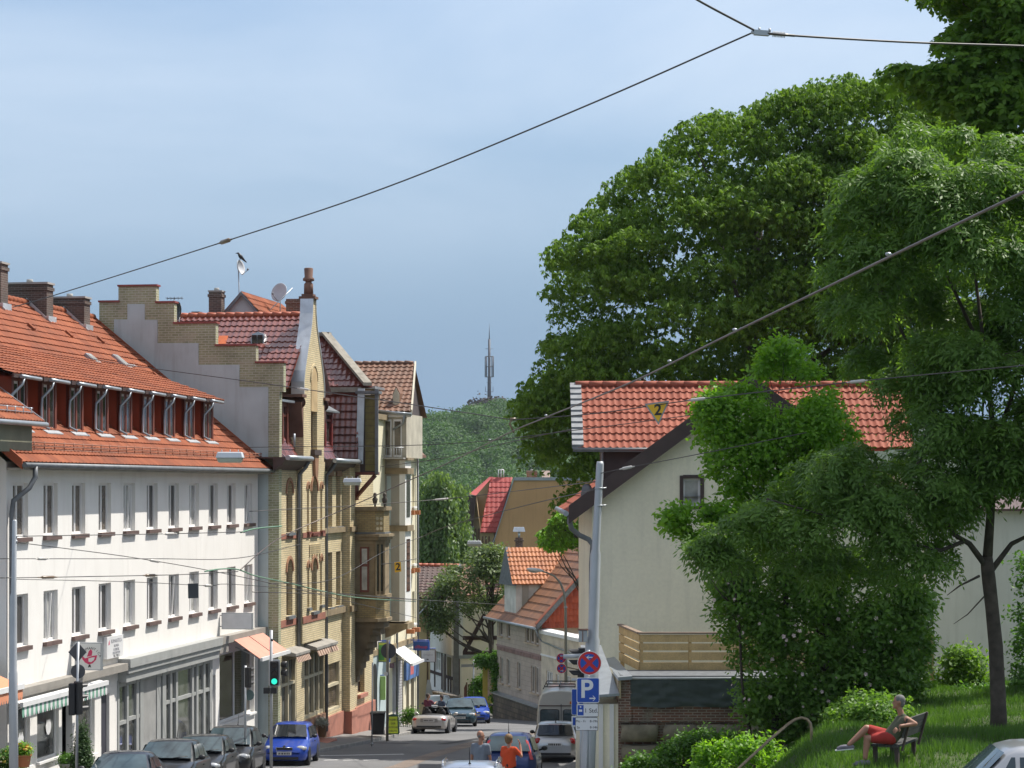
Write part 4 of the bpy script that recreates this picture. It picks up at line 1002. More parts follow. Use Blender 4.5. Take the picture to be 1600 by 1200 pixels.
mb = MB(); mb.box(fb, (.82, 1.02), (.0, .02), (-6.4, .4)); mb.build('panel', grey_pl, bay)
# top storey above the bay, with its balcony
mb = MB(); mb.box(SL, (33.1, 37), (-1, 1.75), (1.27, 3.35)); lo = mb.build('top_storey', M('pale_loggia_render', (.48, .44, .36), rough=.9, streak=.2), ch)
ft = Fr(SL.p(33.1, 0, 0), SN, -SD)
for x0, x1 in ((.72, .98), (1.18, 1.48)):
    mb = MB(); mb.box(ft, (x0 - .05, x1 + .05), (.005, .05), (1.3, 3.1)); o = mb.build('window_frame', pvc, lo)
    mb = MB(); mb.box(ft, (x0, x1), (.05, .056), (1.4, 3.0)); mb.build('pane', g_brown, o)
mb = MB(); mb.box(ft, (.3, 2.0), (.0, .12), (3.2, 3.42)); mb.build('fascia', pvc, lo)
mb = MB(); gutter(mb, ft.p(.2, .2, 3.5), ft.p(2.05, .2, 3.33), .08); mb.tube([ft.p(1.7, .2, 3.3), ft.p(1.6, .12, 2.9), ft.p(1.1, .05, 2.6)], .05, 6); mb.build('gutter', zinc, lo)
mb = MB()
for k in range(8): mb.tube([SL.p(32.5 + .01, .8 + k * .12, 1.25), SL.p(32.5, .8 + k * .12, 1.75)], .012, 4)
mb.tube([SL.p(32.5, .75, 1.75), SL.p(32.5, 1.75, 1.75)], .02, 5); mb.build('railing', steel, ch)
mb = MB(); mb.box(SL, (32.4, 33.1), (.2, 1.75), (1.2, 1.27)); mb.build('balcony_floor', concrete, ch)
# roof
slope(SL.p(32.9, -7, 3.45), SL.p(32.9, 2.0, 3.45), SL.p(37, -7, 5.95), SL.p(37, 1.35, 5.95), t_brown, parent=ch, tw=.28, ch=.4)
quadmesh('roof_back', [SL.p(41, -7, 3.4), SL.p(41, 1.2, 3.4), SL.p(37, 1.35, 5.95), SL.p(37, -7, 5.95)], t_brown, ch)
mb = MB(); mb.prism([SL.p(32.9, 2.0, 3.35), SL.p(32.9, 2.0, 3.55), SL.p(37, 1.36, 6.08), SL.p(37, 1.36, 5.85)], SN * .08); mb.build('verge_board', M('cream_board', (.62, .57, .45), rough=.6), ch)
mb = MB(); mb.prism([SL.p(33.2, 1.8, 3.3), SL.p(37, 1.25, 5.85), SL.p(41, .9, 3.3)], -SN * .1); mb.build('gable', darkbr, ch)
mb = MB()
for k in range(20): mb.tube([SL.p(37, 1.3 - k * .42, 5.98), SL.p(37, .87 - k * .42, 6.0)], [.1, .12], 7)
mb.build('ridge_tiles', t_brown, ch)
mb = MB(); mb.prism([SL.p(33.5, 1.0, 3.7), SL.p(33.5, 1.35, 3.7), SL.p(33.5, 1.35, 4.35), SL.p(33.5, 1.17, 4.7), SL.p(33.5, 1.0, 4.35)], SD * 1.6); dd = mb.build('dormer', t_brown, ch)
mb = MB(); mb.prism([SL.p(33.48, 1.02, 3.75), SL.p(33.48, 1.33, 3.75), SL.p(33.48, 1.33, 4.3), SL.p(33.48, 1.17, 4.6), SL.p(33.48, 1.02, 4.3)], -SD * .04); mb.build('window_frame', M('cream_board', (.62, .57, .45)), dd)
mb = MB(); mb.box(SL, (31.8, 33.6), (-1.1, .35), (3.2, 4.5)); cx = mb.build('stair_dormer', sandst, ch)
mb = MB(); mb.box(SL, (31.6, 33.8), (-1.3, .55), (4.5, 4.62)); mb.build('flat_roof', zinc, cx)
mb = MB(); mb.box(SL, (31.75, 31.8), (-.05, .3), (3.3, 4.42)); mb.build('pane', pvc, cx)
# little hipped roof of the far bay
p = [SL.p(37.6, .2, 1.5), SL.p(40.7, .2, 1.5), SL.p(40.7, 1.15, 1.5), SL.p(37.6, 1.15, 1.5)]; ap = [SL.p(38.3, .4, 2.4), SL.p(40.0, .4, 2.4)]
mb = MB(); mb.quad(p[3], p[2], ap[1], ap[0]); mb.add([p[0], p[3], ap[0]], [(0, 1, 2)]); mb.add([p[2], p[1], ap[1]], [(0, 1, 2)]); mb.poly(p[::-1]); mb.box(SL, (37.55, 40.75), (.3, 1.2), (1.36, 1.495)); mb.build('bay_roof', t_brown, ch)
mb = MB(); mb.tube([SL.p(C1 - .25, FB + .1, 3.2), SL.p(C1 - .25, FB + .1, -12.8)], .06, 7); mb.tube([SL.p(35.2, FB + .1, 1), SL.p(35.2, FB + .1, -12.6)], .06, 7); mb.build('downpipe', lead, ch)
mb = MB(); mb.box(SL, (C0, C1 + .02), (FB, FB + .1), (-7.95, -7.7)); mb.box(SL, (C0, C1), (FB, FB + .14), (3.05, 3.3)); mb.build('cornice', sandst, ch)
# ground floor in grey, with a round-headed door
mb = MB(); mb.box(SL, (C0 - .02, 32.9), (FB, FB + .06), (-13, -7.95)); mb.build('ground_floor_facing', grey_pl, ch)
mb = MB(); fa = Fr(SL.p(30.3, FB + .06, -9.0), SD, SN)
mb.prism([fa.p(-.5, 0, -2.8), fa.p(.5, 0, -2.8)] + [fa.p(.5 * math.cos(q), 0, .7 * math.sin(q)) for q in [math.pi * k / 10 for k in range(11)]], SN * .03); mb.build('door', sign_k, ch)
# signs and awnings along the cream house
t = awning('awning', 'small bright white awning above the roller shutter of the cream house', 34.2, 37.0, FB, 1.75, -7.9, -8.65, sign_w, sign_w, None, None, 0)
def facade_sign(name, label, a0, a1, b, z0, z1, m, txt=None, tm=None, th=.3):
    t = thing(name, label, 'sign', SL.p((a0 + a1) / 2, b, z0)); mb = MB(); mb.box(SL, (a0, a1), (b, b + .12), (z0, z1)); mb.build('panel', m, t)
    if txt: text(txt, t, SL.p((a0 + a1) / 2, b + .123, (z0 + z1) / 2), SD, (0, 0, 1), th, tm)
    return t
sb2 = M('faded_blue_sign', (.10, .19, .42), rough=.4)
t = facade_sign('fascia_sign', 'blue fascia sign with a red mark on the ground floor of the cream house', 37.3, 40.5, FB + .02, -9.7, -8.7, sb2)
mb = MB(); mb.box(SL, (38.3, 39.1), (FB + .14, FB + .145), (-9.5, -8.9)); mb.build('emblem', M('faded_red', (.5, .12, .12)), t)
def projecting(name, label, a, b0, b1, z0, z1, m, edge):
    t = thing(name, label, 'sign', SL.p(a, (b0 + b1) / 2, z0)); fr = FR_S(a)
    mb = MB(); mb.box(fr, (b0, b1), (-.08, .08), (z0, z1)); mb.build('case', edge, t)
    mb = MB(); mb.box(fr, (b0 + .03, b1 - .03), (.081, .086), (z0 + .03, z1 - .03)); mb.build('face', m, t)
    mb = MB()
    for z in (z0 + .06, z1 + .05): mb.tube([fr.p(FB, 0, z), fr.p(b1, 0, z)], .025, 6)
    mb.build('bracket', sign_b, t); return t, fr
t, fr = projecting('projecting_sign', 'blue projecting sign with red lettering on the cream house', 38.5, FB + .25, FB + 1.05, -8.28, -7.82, M('deep_blue_sign', (.03, .09, .30)), sign_b)
text('allbaup', t, fr.p(FB + .65, .088, -8.1), fr.u, (0, 0, 1), .23, sign_r)
t, fr = projecting('projecting_sign', 'white projecting sign with dark edges below the blue one on the cream house', 40.2, FB + .3, FB + 1.05, -9.0, -8.35, M('white_sign_face2', (.58, .60, .60)), darkbr)
text('Drogerie', t, fr.p(FB + .68, .088, -8.62), fr.u, (0, 0, 1), .13, gtx)
mb = MB(); mb.box(fr, (FB + .6, FB + .7), (.087, .09), (-8.88, -8.83)); mb.build('emblem', sign_k, t)
t, fr = projecting('projecting_sign', 'green and yellow sign box on the grey ground floor of the cream house', 31.2, FB + .05, FB + .6, -8.3, -7.35, M('lime_sign', (.45, .55, .12)), sign_b)
mb = MB(); mb.box(fr, (FB + .1, FB + .35), (.087, .09), (-8.2, -7.5)); mb.build('emblem', M('leaf_green_sign', (.10, .35, .10)), t)
t, fr = projecting('projecting_sign', 'narrow tall lime green sign beside the arched door', 31.6, FB + .05, FB + .3, -10.1, -9.0, M('lime_sign2', (.40, .60, .20)), M('lime_edge', (.25, .4, .1)))
# ================================================================ houses at the foot of the street
rng = random.Random(31)
def hslope(parent, p0, p1, q0, q1, m, name='roof', **k): return slope(p0, p1, q0, q1, m, name, parent=parent, **k)
# --- tan house behind the cream one
th_ = thing('tan_house', 'tan rendered house with a dark brown tiled roof behind the cream house', 'house', P(690, 1100, 142))
Y = 142
a, b = P(600, 882, Y + 4), P(722, 884, Y + 4)
hslope(th_, P(600, 932, Y), P(694, 936, Y), a, P(716, 884, Y + 4), t_dkbrown, tw=.3, ch=.36)
mb = MB(); c0, c1 = P(600, 925, Y + .4), P(672, 925, Y + .4)
zt, zbm = c0.z, -16
mb.quad(V((c0.x, Y + .4, zbm)), V((c1.x, Y + .4, zbm)), V((c1.x, Y + .4, zt)), V((c0.x, Y + .4, zt)))
mb.quad(V((c1.x, Y + .4, zbm)), V((c1.x - 1, Y + 8, zbm)), V((c1.x - 1, Y + 8, zt)), V((c1.x, Y + .4, zt)))
mb.build('wall', tan_pl, th_)
mb = MB()
n = 12
for k in range(n):
    p, q = a.lerp(P(717, 884, Y + 4), k / n), a.lerp(P(717, 884, Y + 4), (k + 1.05) / n); mb.tube([p, q], [.12, .14], 7)
mb.build('ridge_tiles', M('orange_ridge', (.4, .1, .05)), th_)
mb = MB(); mb.prism([P(694, 938, Y), P(694, 932, Y), P(718, 880, Y + 4.1), P(718, 887, Y + 4.1)], V((.12, 0, 0))); mb.build('verge', slate, th_)
mb = MB(); mb.tube([P(668, 930, Y), P(668, 1100, Y)], .06, 7); mb.build('downpipe', brownw, th_)
mb = MB(); mb.tube([P(652, 962, Y - 1), P(668, 945, Y - .2)], .05, 6); mb.build('gutter', zinc, th_)
mb = MB(); mb.prism([P(659, 1300, Y + .1)] + [P(665, 1085, Y + .1), P(668, 1062, Y + .1), P(672, 1062, Y + .1), P(676, 1085, Y + .1), P(680, 1300, Y + .1)], V((0, -.4, 0))); mb.build('buttress', concrete, th_)
# --- half-timbered house
hh = thing('half_timbered_house', 'black and white half-timbered house at the bend of the street', 'house', P(713, 1085, 148))
K = P(713, 1085, 148); K.z = 0
dl = V((-.286, 1, 0)).normalized(); dr = V((1, .13, 0)).normalized()
FLf = Fr(K, dl, V((-1, -.286, 0))); FRf = Fr(K, dr, V((.13, -1, 0)))
z_ = lambda py: (HY - py) / FPX * 148
beam = M('dark_timber', (.045, .022, .018), rough=.8, var=.3)
ww = M('white_limewash', (.74, .73, .70), rough=.9, var=.08, streak=.2); cw = M('cream_limewash', (.84, .79, .64), rough=.9, var=.06, streak=.15)
mb = MB(); wall(mb, FRf, -.02, 6.5, -17, z_(928), [], .1); mb.build('street_wall', cw, hh)
mb = MB(); wall(mb, FLf, 0, 7.5, -17, z_(1024), [(1.3, 2.6, z_(1062), z_(1030)), (3.1, 3.6, -17, z_(1030)), (4.2, 5.6, z_(1058), z_(1026))], .15); mb.build('side_wall', ww, hh)
mb = MB(); mb.box(FLf, (-.15, 7.6), (-.4, .35), (z_(1024), z_(926))); mb.build('upper_storey', ww, hh)
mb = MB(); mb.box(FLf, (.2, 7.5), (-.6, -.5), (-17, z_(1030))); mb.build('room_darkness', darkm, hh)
for x0, x1, y0, y1 in ((4.2, 5.6, 1058, 1026),): window(hh, FLf, x0, x1, z_(y0), z_(y1), pvc, g_curt, inset=.08, bars=(.6,), mull=2)
mb = MB(); mb.box(FLf, (1.3, 2.6), (-.1, -.06), (z_(1062), z_(1030))); mb.build('shutter', wood_o, hh)
for x0, x1, y0, y1 in ((2.3, 3.1, 985, 968), (5, 6, 985, 968)): window(hh, FLf, x0, x1, z_(y0), z_(y1), pvc, g_curt, b=.42, inset=.02, mull=1)
def beams(fr, segs, b, w=.16, name='timber'):
    for x0, y0, x1, y1 in segs:
        mb = MB(); p, q = fr.p(x0, b, z_(y0)), fr.p(x1, b, z_(y1)); d = (q - p).normalized(); s = d.cross(fr.v).normalized() * w / 2
        mb.prism([p - s, p + s, q + s, q - s], fr.v * .05); mb.build(name, beam, hh)
beams(FRf, [(.1, 1085, .1, 905), (2.35, 1020, 2.35, 905), (4.55, 1020, 4.55, 905), (0, 1021, 6.5, 1021), (0, 997, 6.5, 997), (.55, 1019, 1.9, 960), (0, 945, 6.5, 945)], .001, .26)
beams(FLf, [(.0, 1024, 7.5, 1024), (.7, 1085, .7, 1027), (2.9, 1085, 2.9, 1027), (3.8, 1085, 3.8, 1027), (5.8, 1085, 5.8, 1027), (0, 1062, 2.9, 1062), (3.9, 1062, 7.4, 1062), (7.3, 1085, 7.3, 1027), (1.4, 1085, 1.4, 1064), (2.1, 1085, 2.1, 1064)], .001, .2)
mb = MB(); mb.box(FRf, (-.2, .15), (-.15, .2), (-17, z_(928))); mb.build('corner_post', lead, hh)
mb = MB(); mb.box(FRf, (-.02, 6.4), (.002, .09), (z_(1029), z_(1023))); mb.build('ledge', zinc, hh)
r0, r1 = FRf.p(-.8, .5, z_(930)), FRf.p(6.8, .5, z_(930))
hslope(hh, r0, r1, FRf.p(-.8, -4, z_(930) + 1.9), FRf.p(6.8, -4, z_(930) + 1.9), t_brown, tw=.3, ch=.4)
quadmesh('roof_back', [FRf.p(-.8, -8.5, z_(930)), FRf.p(6.8, -8.5, z_(930)), FRf.p(6.8, -4, z_(930) + 1.9), FRf.p(-.8, -4, z_(930) + 1.9)], t_brown, hh)
# --- low stone wall, wooden gate and yellow gate pillar at the bend
sw_ = thing('garden_wall', 'low dark stone wall in front of the half-timbered house', 'wall', P(700, 1092, 140))
mb = MB(); mb.prism([P(664, 1098, 147), P(664, 1078, 147), P(720, 1090, 141), P(736, 1098, 140), P(736, 1110, 140), P(664, 1110, 147)], V((.2, .6, 0))); mb.build('masonry', brick('dark_rubble', (.11, .10, .09), (.16, .14, .12), (.07, .06, .05), .5, .28, .03), sw_)
gt = thing('garden_gate', 'weathered wooden gate beside the signpost', 'gate', P(740, 1092, 143))
mb = MB()
for k in range(6): mb.box(W0, sorted((P(728 + k * 3, 0, 143).x, P(730.4 + k * 3, 0, 143).x)), (142.9, 143), ((HY - 1096) / FPX * 143, (HY - (1066 + (k % 2) * 2 + k)) / FPX * 143))
mb.build('boards', brownw, gt)
mb = MB(); p = P(725, 1096, 143); mb.prism([p, P(729, 1096, 143), P(729, 1066, 143), P(725, 1075, 143)], V((0, .3, 0))); mb.build('post', redbr, gt)
yp = thing('gate_pillar', 'yellow painted pillar with a faded poster under the ivy', 'pillar', P(765, 1100, 138))
mb = MB(); x0, x1, x2 = P(754, 0, 138).x, P(757, 0, 138).x, P(772, 0, 138).x; zA, zB = (HY - 1112) / FPX * 138, (HY - 1034) / FPX * 138
mb.box(W0, (x0, x2), (138, 138.8), (zA, zB)); mb.build('shaft', M('yellow_paint', (.50, .37, .08), rough=.8, var=.1, streak=.25), yp)
mb = MB(); mb.prism([P(762, 1088, 137.98), P(768, 1090, 137.98), P(768, 1050, 137.98), P(762, 1046, 137.98)], V((0, .015, 0))); mb.build('poster', M('faded_poster', (.55, .36, .30), rough=.7, var=.4, vs=3), yp)
# --- shingled house with red roof on the right bend
sh = thing('shingle_house', 'beige shingled house with weathered tile roof, orange dormer and red tile-hung gable', 'house', P(846, 1110, 128))
K2 = P(846, 1105, 128); ZB = -13.9; K2.z = 0
d1 = V((-.286, 1, 0)).normalized(); n1 = V((-1, -.286, 0)).normalized(); d2 = V((1, .286, 0)).normalized(); n2 = V((.286, -1, 0)).normalized()
FA, FG = Fr(K2, d1, n1), Fr(K2, d2, n2)
ze, zj, zr = -7.86, -9.95, -2.9
shg = brick('pale_shingles', (.50, .42, .35), (.44, .36, .30), (.34, .28, .24), .3, .28, .012, var=.1, rough=.85)
def holesA(ys, xs, h): return [(x - .38, x + .38, ys - h, ys) for x in xs]
ha = holesA(-8.15, (.95, 1.9, 2.9, 6.9, 8.6), 1.05) + holesA(-10.5, (.9, 1.7, 4.6, 6.9, 8.4), 1.55)
mb = MB(); wall(mb, FA, 0, 9.5, -12.75, ze, ha, .12); mb.build('street_wall', shg, sh)
mb = MB(); mb.quad(FG.p(0, 0, -13), FG.p(9, 0, -13), FG.p(9, 0, ze), FG.p(0, 0, ze)); mb.build('gable_wall', beige_pl, sh)
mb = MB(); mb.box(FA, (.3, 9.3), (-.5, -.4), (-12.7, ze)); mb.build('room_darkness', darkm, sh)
for h in ha: window(sh, FA, *h[:4], M('grey_beige_frame', (.50, .46, .42), rough=.5), g_brown, inset=.06, fw=.08, mull=0 if h[2] > -9.5 else 1, sill=beige_pl, so=.12, sh=.08)
mb = MB()
for k in range(30): mb.box(FA, (.05 + k * .31, .2 + k * .31), (.0, .1), (zj - .12, zj + .1))
mb.box(FA, (0, 9.5), (.0, .06), (zj + .1, zj + .2)); mb.build('beam_ends', M('dull_mauve_paint', (.33, .22, .20), rough=.8), sh)
mb = MB(); mb.box(FA, (-6.5, 9.6), (-.6, .25), (-17, -12.75)); mb.build('stone_base', brick('brown_rubble', (.17, .13, .09), (.11, .09, .07), (.08, .07, .05), .55, .3, .035, var=.35), sh)
mb = MB(); mb.prism([FA.p(-.1, -.1, -12.75), FA.p(-.1, .32, -12.78), FA.p(-.1, .32, -12.7), FA.p(-.1, -.1, -12.6)], d1 * 9.7); mb.build('base_ledge', zinc, sh)
# red tile-hung gable
HW = 4.5
mb = MB(); tiles(mb, FG.p(0, .05, ze - .35), d2, V((0, 0, 1)), [(0, 0), (.35, 0), (5.4, HW)], [(0, 2 * HW), (.35, 2 * HW), (5.4, HW)], .26, .36, 3, .03, .09, rng); mb.build('tile_hanging', t_hung, sh)
for x0, x1 in ((2.75, 4.0), (4.75, 5.9)): window(sh, FG, x0, x1, ze - .05, ze + 1.3, pvc, g_dark, b=.14, inset=.02, sill=pvc, name='window')
# main roof, west slope, with verge
hslope(sh, FG.p(-.45, .45, ze - .3) , FG.p(-.45, -10.5, ze - .3), FG.p(HW, .45, zr), FG.p(HW, -10.5, zr), t_old, tw=.28, ch=.55, seg=3, amp=.012)
quadmesh('roof_back', [FG.p(2 * HW + .4, .45, ze - .3), FG.p(2 * HW + .4, -10.5, ze - .3), FG.p(HW, -10.5, zr), FG.p(HW, .45, zr)], t_old, sh)
mb = MB(); mb.prism([FG.p(-.45, .46, ze - .48), FG.p(-.45, .46, ze - .12), FG.p(HW, .46, zr + .16), FG.p(HW, .46, zr - .2)], n2 * .06); mb.build('bargeboard', slate, sh)
mb = MB(); mb.prism([FG.p(-.45, .50, ze - .15), FG.p(-.45, .2, ze - .1), FG.p(HW, .2, zr + .2), FG.p(HW, .50, zr + .16)], V((0, 0, .07))); mb.build('verge_tiles', M('verge_orange', (.33, .10, .05), rough=.7), sh)
mb = MB(); gutter(mb, FG.p(-.55, .5, ze - .33), FG.p(-.55, -10.5, ze - .33), .08); mb.tube([FG.p(-.5, .4, ze - .35), FG.p(-.2, .2, ze - .9), FG.p(.0, .12, ze - 1.1), FA.p(-6.5, .2, -9.2)], .05, 6); mb.build('gutter', zinc, sh)
# dormer facing the street: ridge runs back into the roof
FD = Fr(FA.p(6.45, 0, 0), d1, n1)
zdr, zde = -3.83, -5.8
sl_ = 4.95 / 4.95
mb = MB(); mb.prism([FD.p(-1.25, .02, ze), FD.p(1.25, .02, ze), FD.p(1.25, .02, zde), FD.p(0, .02, zdr), FD.p(-1.25, .02, zde)], -n1 * 4.2); dm_ = mb.build('dormer', M('white_dormer_render', (.64, .62, .58), rough=.9, streak=.2), sh)
hslope(dm_, FD.p(-1.45, .3, zde - .12), FD.p(-1.45, -3.3, zde - .12), FD.p(0, .3, zdr + .05), FD.p(0, -4.7, zdr + .05), t_orangeB, 'dormer_roof', tw=.24, ch=.32)
quadmesh('dormer_roof', [FD.p(1.45, .3, zde - .12), FD.p(1.45, -3.3, zde - .12), FD.p(0, -4.7, zdr + .05), FD.p(0, .3, zdr + .05)], t_orangeB, dm_)
mb = MB(); mb.prism([FD.p(-1.5, .32, zde - .2), FD.p(0, .32, zdr + .1), FD.p(1.5, .32, zde - .2)], n1 * -.28); mb.build('slate_face', slate, dm_)
mb = MB(); mb.prism([FD.p(-1.5, -3.2, zde - .1), FD.p(-1.5, -3.45, zde - .1), FD.p(0, -4.85, zdr + .15), FD.p(0, -4.6, zdr + .15)], V((0, 0, .06))); mb.build('flashing', zinc2, dm_)
mb = MB(); mb.box(FD, (-1.3, -1.27), (-.75, -.35), (-7.6, -5.95)); mb.build('panel', warmgrey_pl, dm_)
# pale lean-to in front of the gable
FE = Fr(K2, -d1, n1)
he = [(1.0, 2.3, -12.2, -10.55), (2.9, 3.5, -12.6, -10.6), (4.6, 5.6, -12.2, -10.5)]
mb = MB(); wall(mb, FE, .03, 9, -13.2, -8.5, he, .12, .02); mb.quad(FE.p(9, .02, -13.2), FE.p(9, -4, -13.2), FE.p(9, -4, -8.5), FE.p(9, .02, -8.5)); mb.quad(FE.p(.03, .02, -8.5), FE.p(9, .02, -8.5), FE.p(9, -5, -8.5), FE.p(.03, -5, -8.5)); mb.build('front_wing', cream2_pl if False else M('cream_wing_render', (.62, .54, .42), rough=.9, streak=.15), sh)
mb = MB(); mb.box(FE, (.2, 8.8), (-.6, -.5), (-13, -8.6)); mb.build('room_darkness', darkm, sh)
for h in he: window(sh, FE, *h[:4], pvc, g_curt, b=.02, inset=.06, mull=2 if h[1] - h[0] > 1.2 else 1, bars=(.62,), sill=white_pl2)
mb = MB(); mb.prism([FE.p(0, -.3, -8.5), FE.p(0, .16, -8.5), FE.p(0, .16, -8.3), FE.p(0, -.3, -8.2)], -d1 * 9.1); mb.build('coping', white_pl2, sh)
mb = MB(); mb.box(FE, (.03, 9), (.02, .07), (-9.75, -9.65)); mb.build('string_course', white_pl2, sh)
# --- ochre block with wine red mansard
oc = thing('ochre_building', 'large ochre rendered block with a slanted firewall and wine red mansard roof', 'building', P(860, 1000, 190))
Y = 190
mb = MB(); mb.prism([P(1080, 1100, Y), P(1080, 749, Y), P(803, 749, Y), P(771, 850, Y), P(771, 1100, Y)], V((0, 12, 0))); mb.build('wall', ochre_pl, oc)
for p, q in ((P(803, 748, Y), P(1080, 748, Y)), (P(803, 748, Y), P(770, 850, Y))):
    d = (q - p).normalized(); mb = MB(); mb.prism([p + V((0, -.12, .12)), p + V((0, .6, .12)), p + V((0, .6, -.14)), p + V((0, -.12, -.14))], q - p); mb.build('coping', zinc, oc)
hslope(oc, P(750, 832, Y + 1.0), P(776, 832, Y + 1.0), P(767, 746, Y + 5), P(801, 746, Y + 5), t_wine, 'mansard', tw=.4, ch=.55, seg=3)
quadmesh('mansard_side', [P(733, 772, Y + 1.2), P(744, 774, Y + .9), P(770, 745, Y + 5.05), P(765, 745, Y + 6)], t_wine, oc, V((0, .1, 0)))
mb = MB(); mb.prism([P(735, 1000, Y + 2), P(735, 778, Y + 2), P(744, 775, Y + 1.3), P(751, 832, Y + 1.3), P(772, 832, Y + 1.3), P(772, 1000, Y + 1.3)], V((0, 6, 0))); mb.build('stair_tower', tan_pl, oc)
mb = MB(); mb.prism([P(735, 1000, Y + 5.4), P(735, 780, Y + 5.4), P(762, 749, Y + 5.4), P(780, 749, Y + 5.4), P(776, 1000, Y + 5.4)], V((0, 4, 0))); mb.build('attic_wall', tan_pl, oc)
for p0 in (742, 747, 753, 758, 763):
    mb = MB(); mb.prism([P(p0, 870, Y + 1.28), P(p0 + 2.4, 870, Y + 1.28), P(p0 + 2.4, 826 if p0 < 750 else 838, Y + 1.28), P(p0, 826 if p0 < 750 else 838, Y + 1.28)], V((0, .04, 0))); mb.build('window', brownw, oc)
mb = MB(); mb.prism([P(725, 838, Y), P(731, 774, Y), P(744, 774, Y + .5), P(738, 830, Y + .5)], V((0, 3, 0))); mb.build('side_dormer', darkbr, oc)
mb = MB(); mb.prism([P(721, 850, Y), P(725, 826, Y), P(740, 822, Y), P(738, 850, Y)], V((0, 2, 0))); mb.build('side_roof', slate, oc)
mb = MB(); mb.prism([P(768, 848, Y - .2), P(776, 830, Y + .4), P(797, 757, Y + 3), P(801, 757, Y + 3), P(772, 850, Y - .2)], V((0, .2, 0))); mb.build('valley', darkbr, oc)
ccx = P(831, 740, Y + 4); o = chimney('chimney', oc, Fr(ccx, (1, 0, 0), (0, 1, 0)), (-.45, .45), (-.3, .3), -1.2, .2, rbrick, concrete)
mb = MB(); q = P(853, 748, Y + 3); mb.box(Fr(q, (1, 0, 0), (0, 1, 0)), (-.35, .35), (-.2, .2), (-.2, .7)); mb.build('vent_box', white_pl2, oc)
mb = MB()
for p0 in (779, 783, 787): mb.tube([P(p0, 746, Y + 5), P(p0, 734, Y + 5)], .05, 5)
mb.tube([P(779, 734, Y + 5), P(787, 734, Y + 5)], .05, 5); mb.build('roof_rail', sign_w, oc)
cp = P(811, 826, 150); ct = thing('chimney_stack', 'slim brick chimney with a metal hood behind the orange dormer', 'chimney', P(811, 860, 150))
fc_ = Fr(cp, (1, 0, 0), (0, 1, 0)); mb = MB(); mb.box(fc_, (-.25, .25), (-.25, .25), (-3.5, -.6)); mb.box(fc_, (-.32, .32), (-.32, .32), (-.85, -.75)); mb.build('shaft', rbrick, ct)
mb = MB(); mb.tube([fc_.p(0, 0, -.6), fc_.p(0, 0, -.2)], .08, 8); mb.prism([fc_.p(-.42, -.3, -.2), fc_.p(.42, -.3, -.2), fc_.p(.34, -.2, .1), fc_.p(-.34, -.2, .1)], V((0, .6, 0))); mb.build('hood', zinc2, ct)
# ================================================================ gabled house on the right
rng = random.Random(41)
gh = thing('gabled_house', 'cream gabled house with dark brown verges and salmon red roof on the right', 'house', P(1150, 1100, 70))
Y = 70.0; x_ = lambda px, y=Y: (px - 800) / FPX * y; zz_ = lambda py, y=Y: (HY - py) / FPX * y
xl, xr = x_(925), x_(1442); apx_, apz = x_(1168), zz_(596)
FH = Fr((0, Y, 0), (1, 0, 0), (0, -1, 0))
wx0, wx1, wz0, wz1 = x_(1063), x_(1099), zz_(795), zz_(743)
mb = MB(); eaz = zz_(800) + .1
sl = (apz - zz_(800)) / (apx_ - x_(890))
wall(mb, FH, xl, xr, -8.6, zz_(776), [(wx0, wx1, wz0, zz_(776))], .2)
wall(mb, FH, xl + 1.15, xr - 1.15, zz_(776), zz_(743), [(wx0, wx1, zz_(776), wz1)], .2)
zt = zz_(743); mb.poly([FH.p(xl + 1.15, 0, zt), FH.p(xr - 1.15, 0, zt), FH.p(apx_, 0, apz - .2)])
zq = zz_(776); mb.add([FH.p(xl, 0, zq), FH.p(xl + 1.15, 0, zq), FH.p(xl + 1.15, 0, zt + .3)], [(0, 1, 2)]); mb.add([FH.p(xr, 0, zq), FH.p(xr - 1.15, 0, zt + .3), FH.p(xr - 1.15, 0, zq)], [(0, 1, 2)])
mb.quad(FH.p(xl, 0, -8.6), FH.p(xl, -14, -8.6), FH.p(xl, -14, zq), FH.p(xl, 0, zq)); mb.quad(FH.p(xr, 0, -8.6), FH.p(xr, -14, -8.6), FH.p(xr, -14, zq), FH.p(xr, 0, zq))
mb.build('wall', cream_pl, gh)
o = window(gh, FH, wx0 + .09, wx1 - .09, wz0 + .09, wz1 - .09, pvc, g_curt, inset=.1, fw=.07, mull=0)
mb = MB()
for a, c in (((wx0 - .02, wx0 + .09), (wz0, wz1)), ((wx1 - .09, wx1 + .02), (wz0, wz1)), ((wx0 + .09, wx1 - .09), (wz1 - .09, wz1 + .02)), ((wx0 + .09, wx1 - .09), (wz0 - .02, wz0 + .09))): mb.box(FH, a, (-.15, .03), c)
mb.build('surround', darkbr, o)
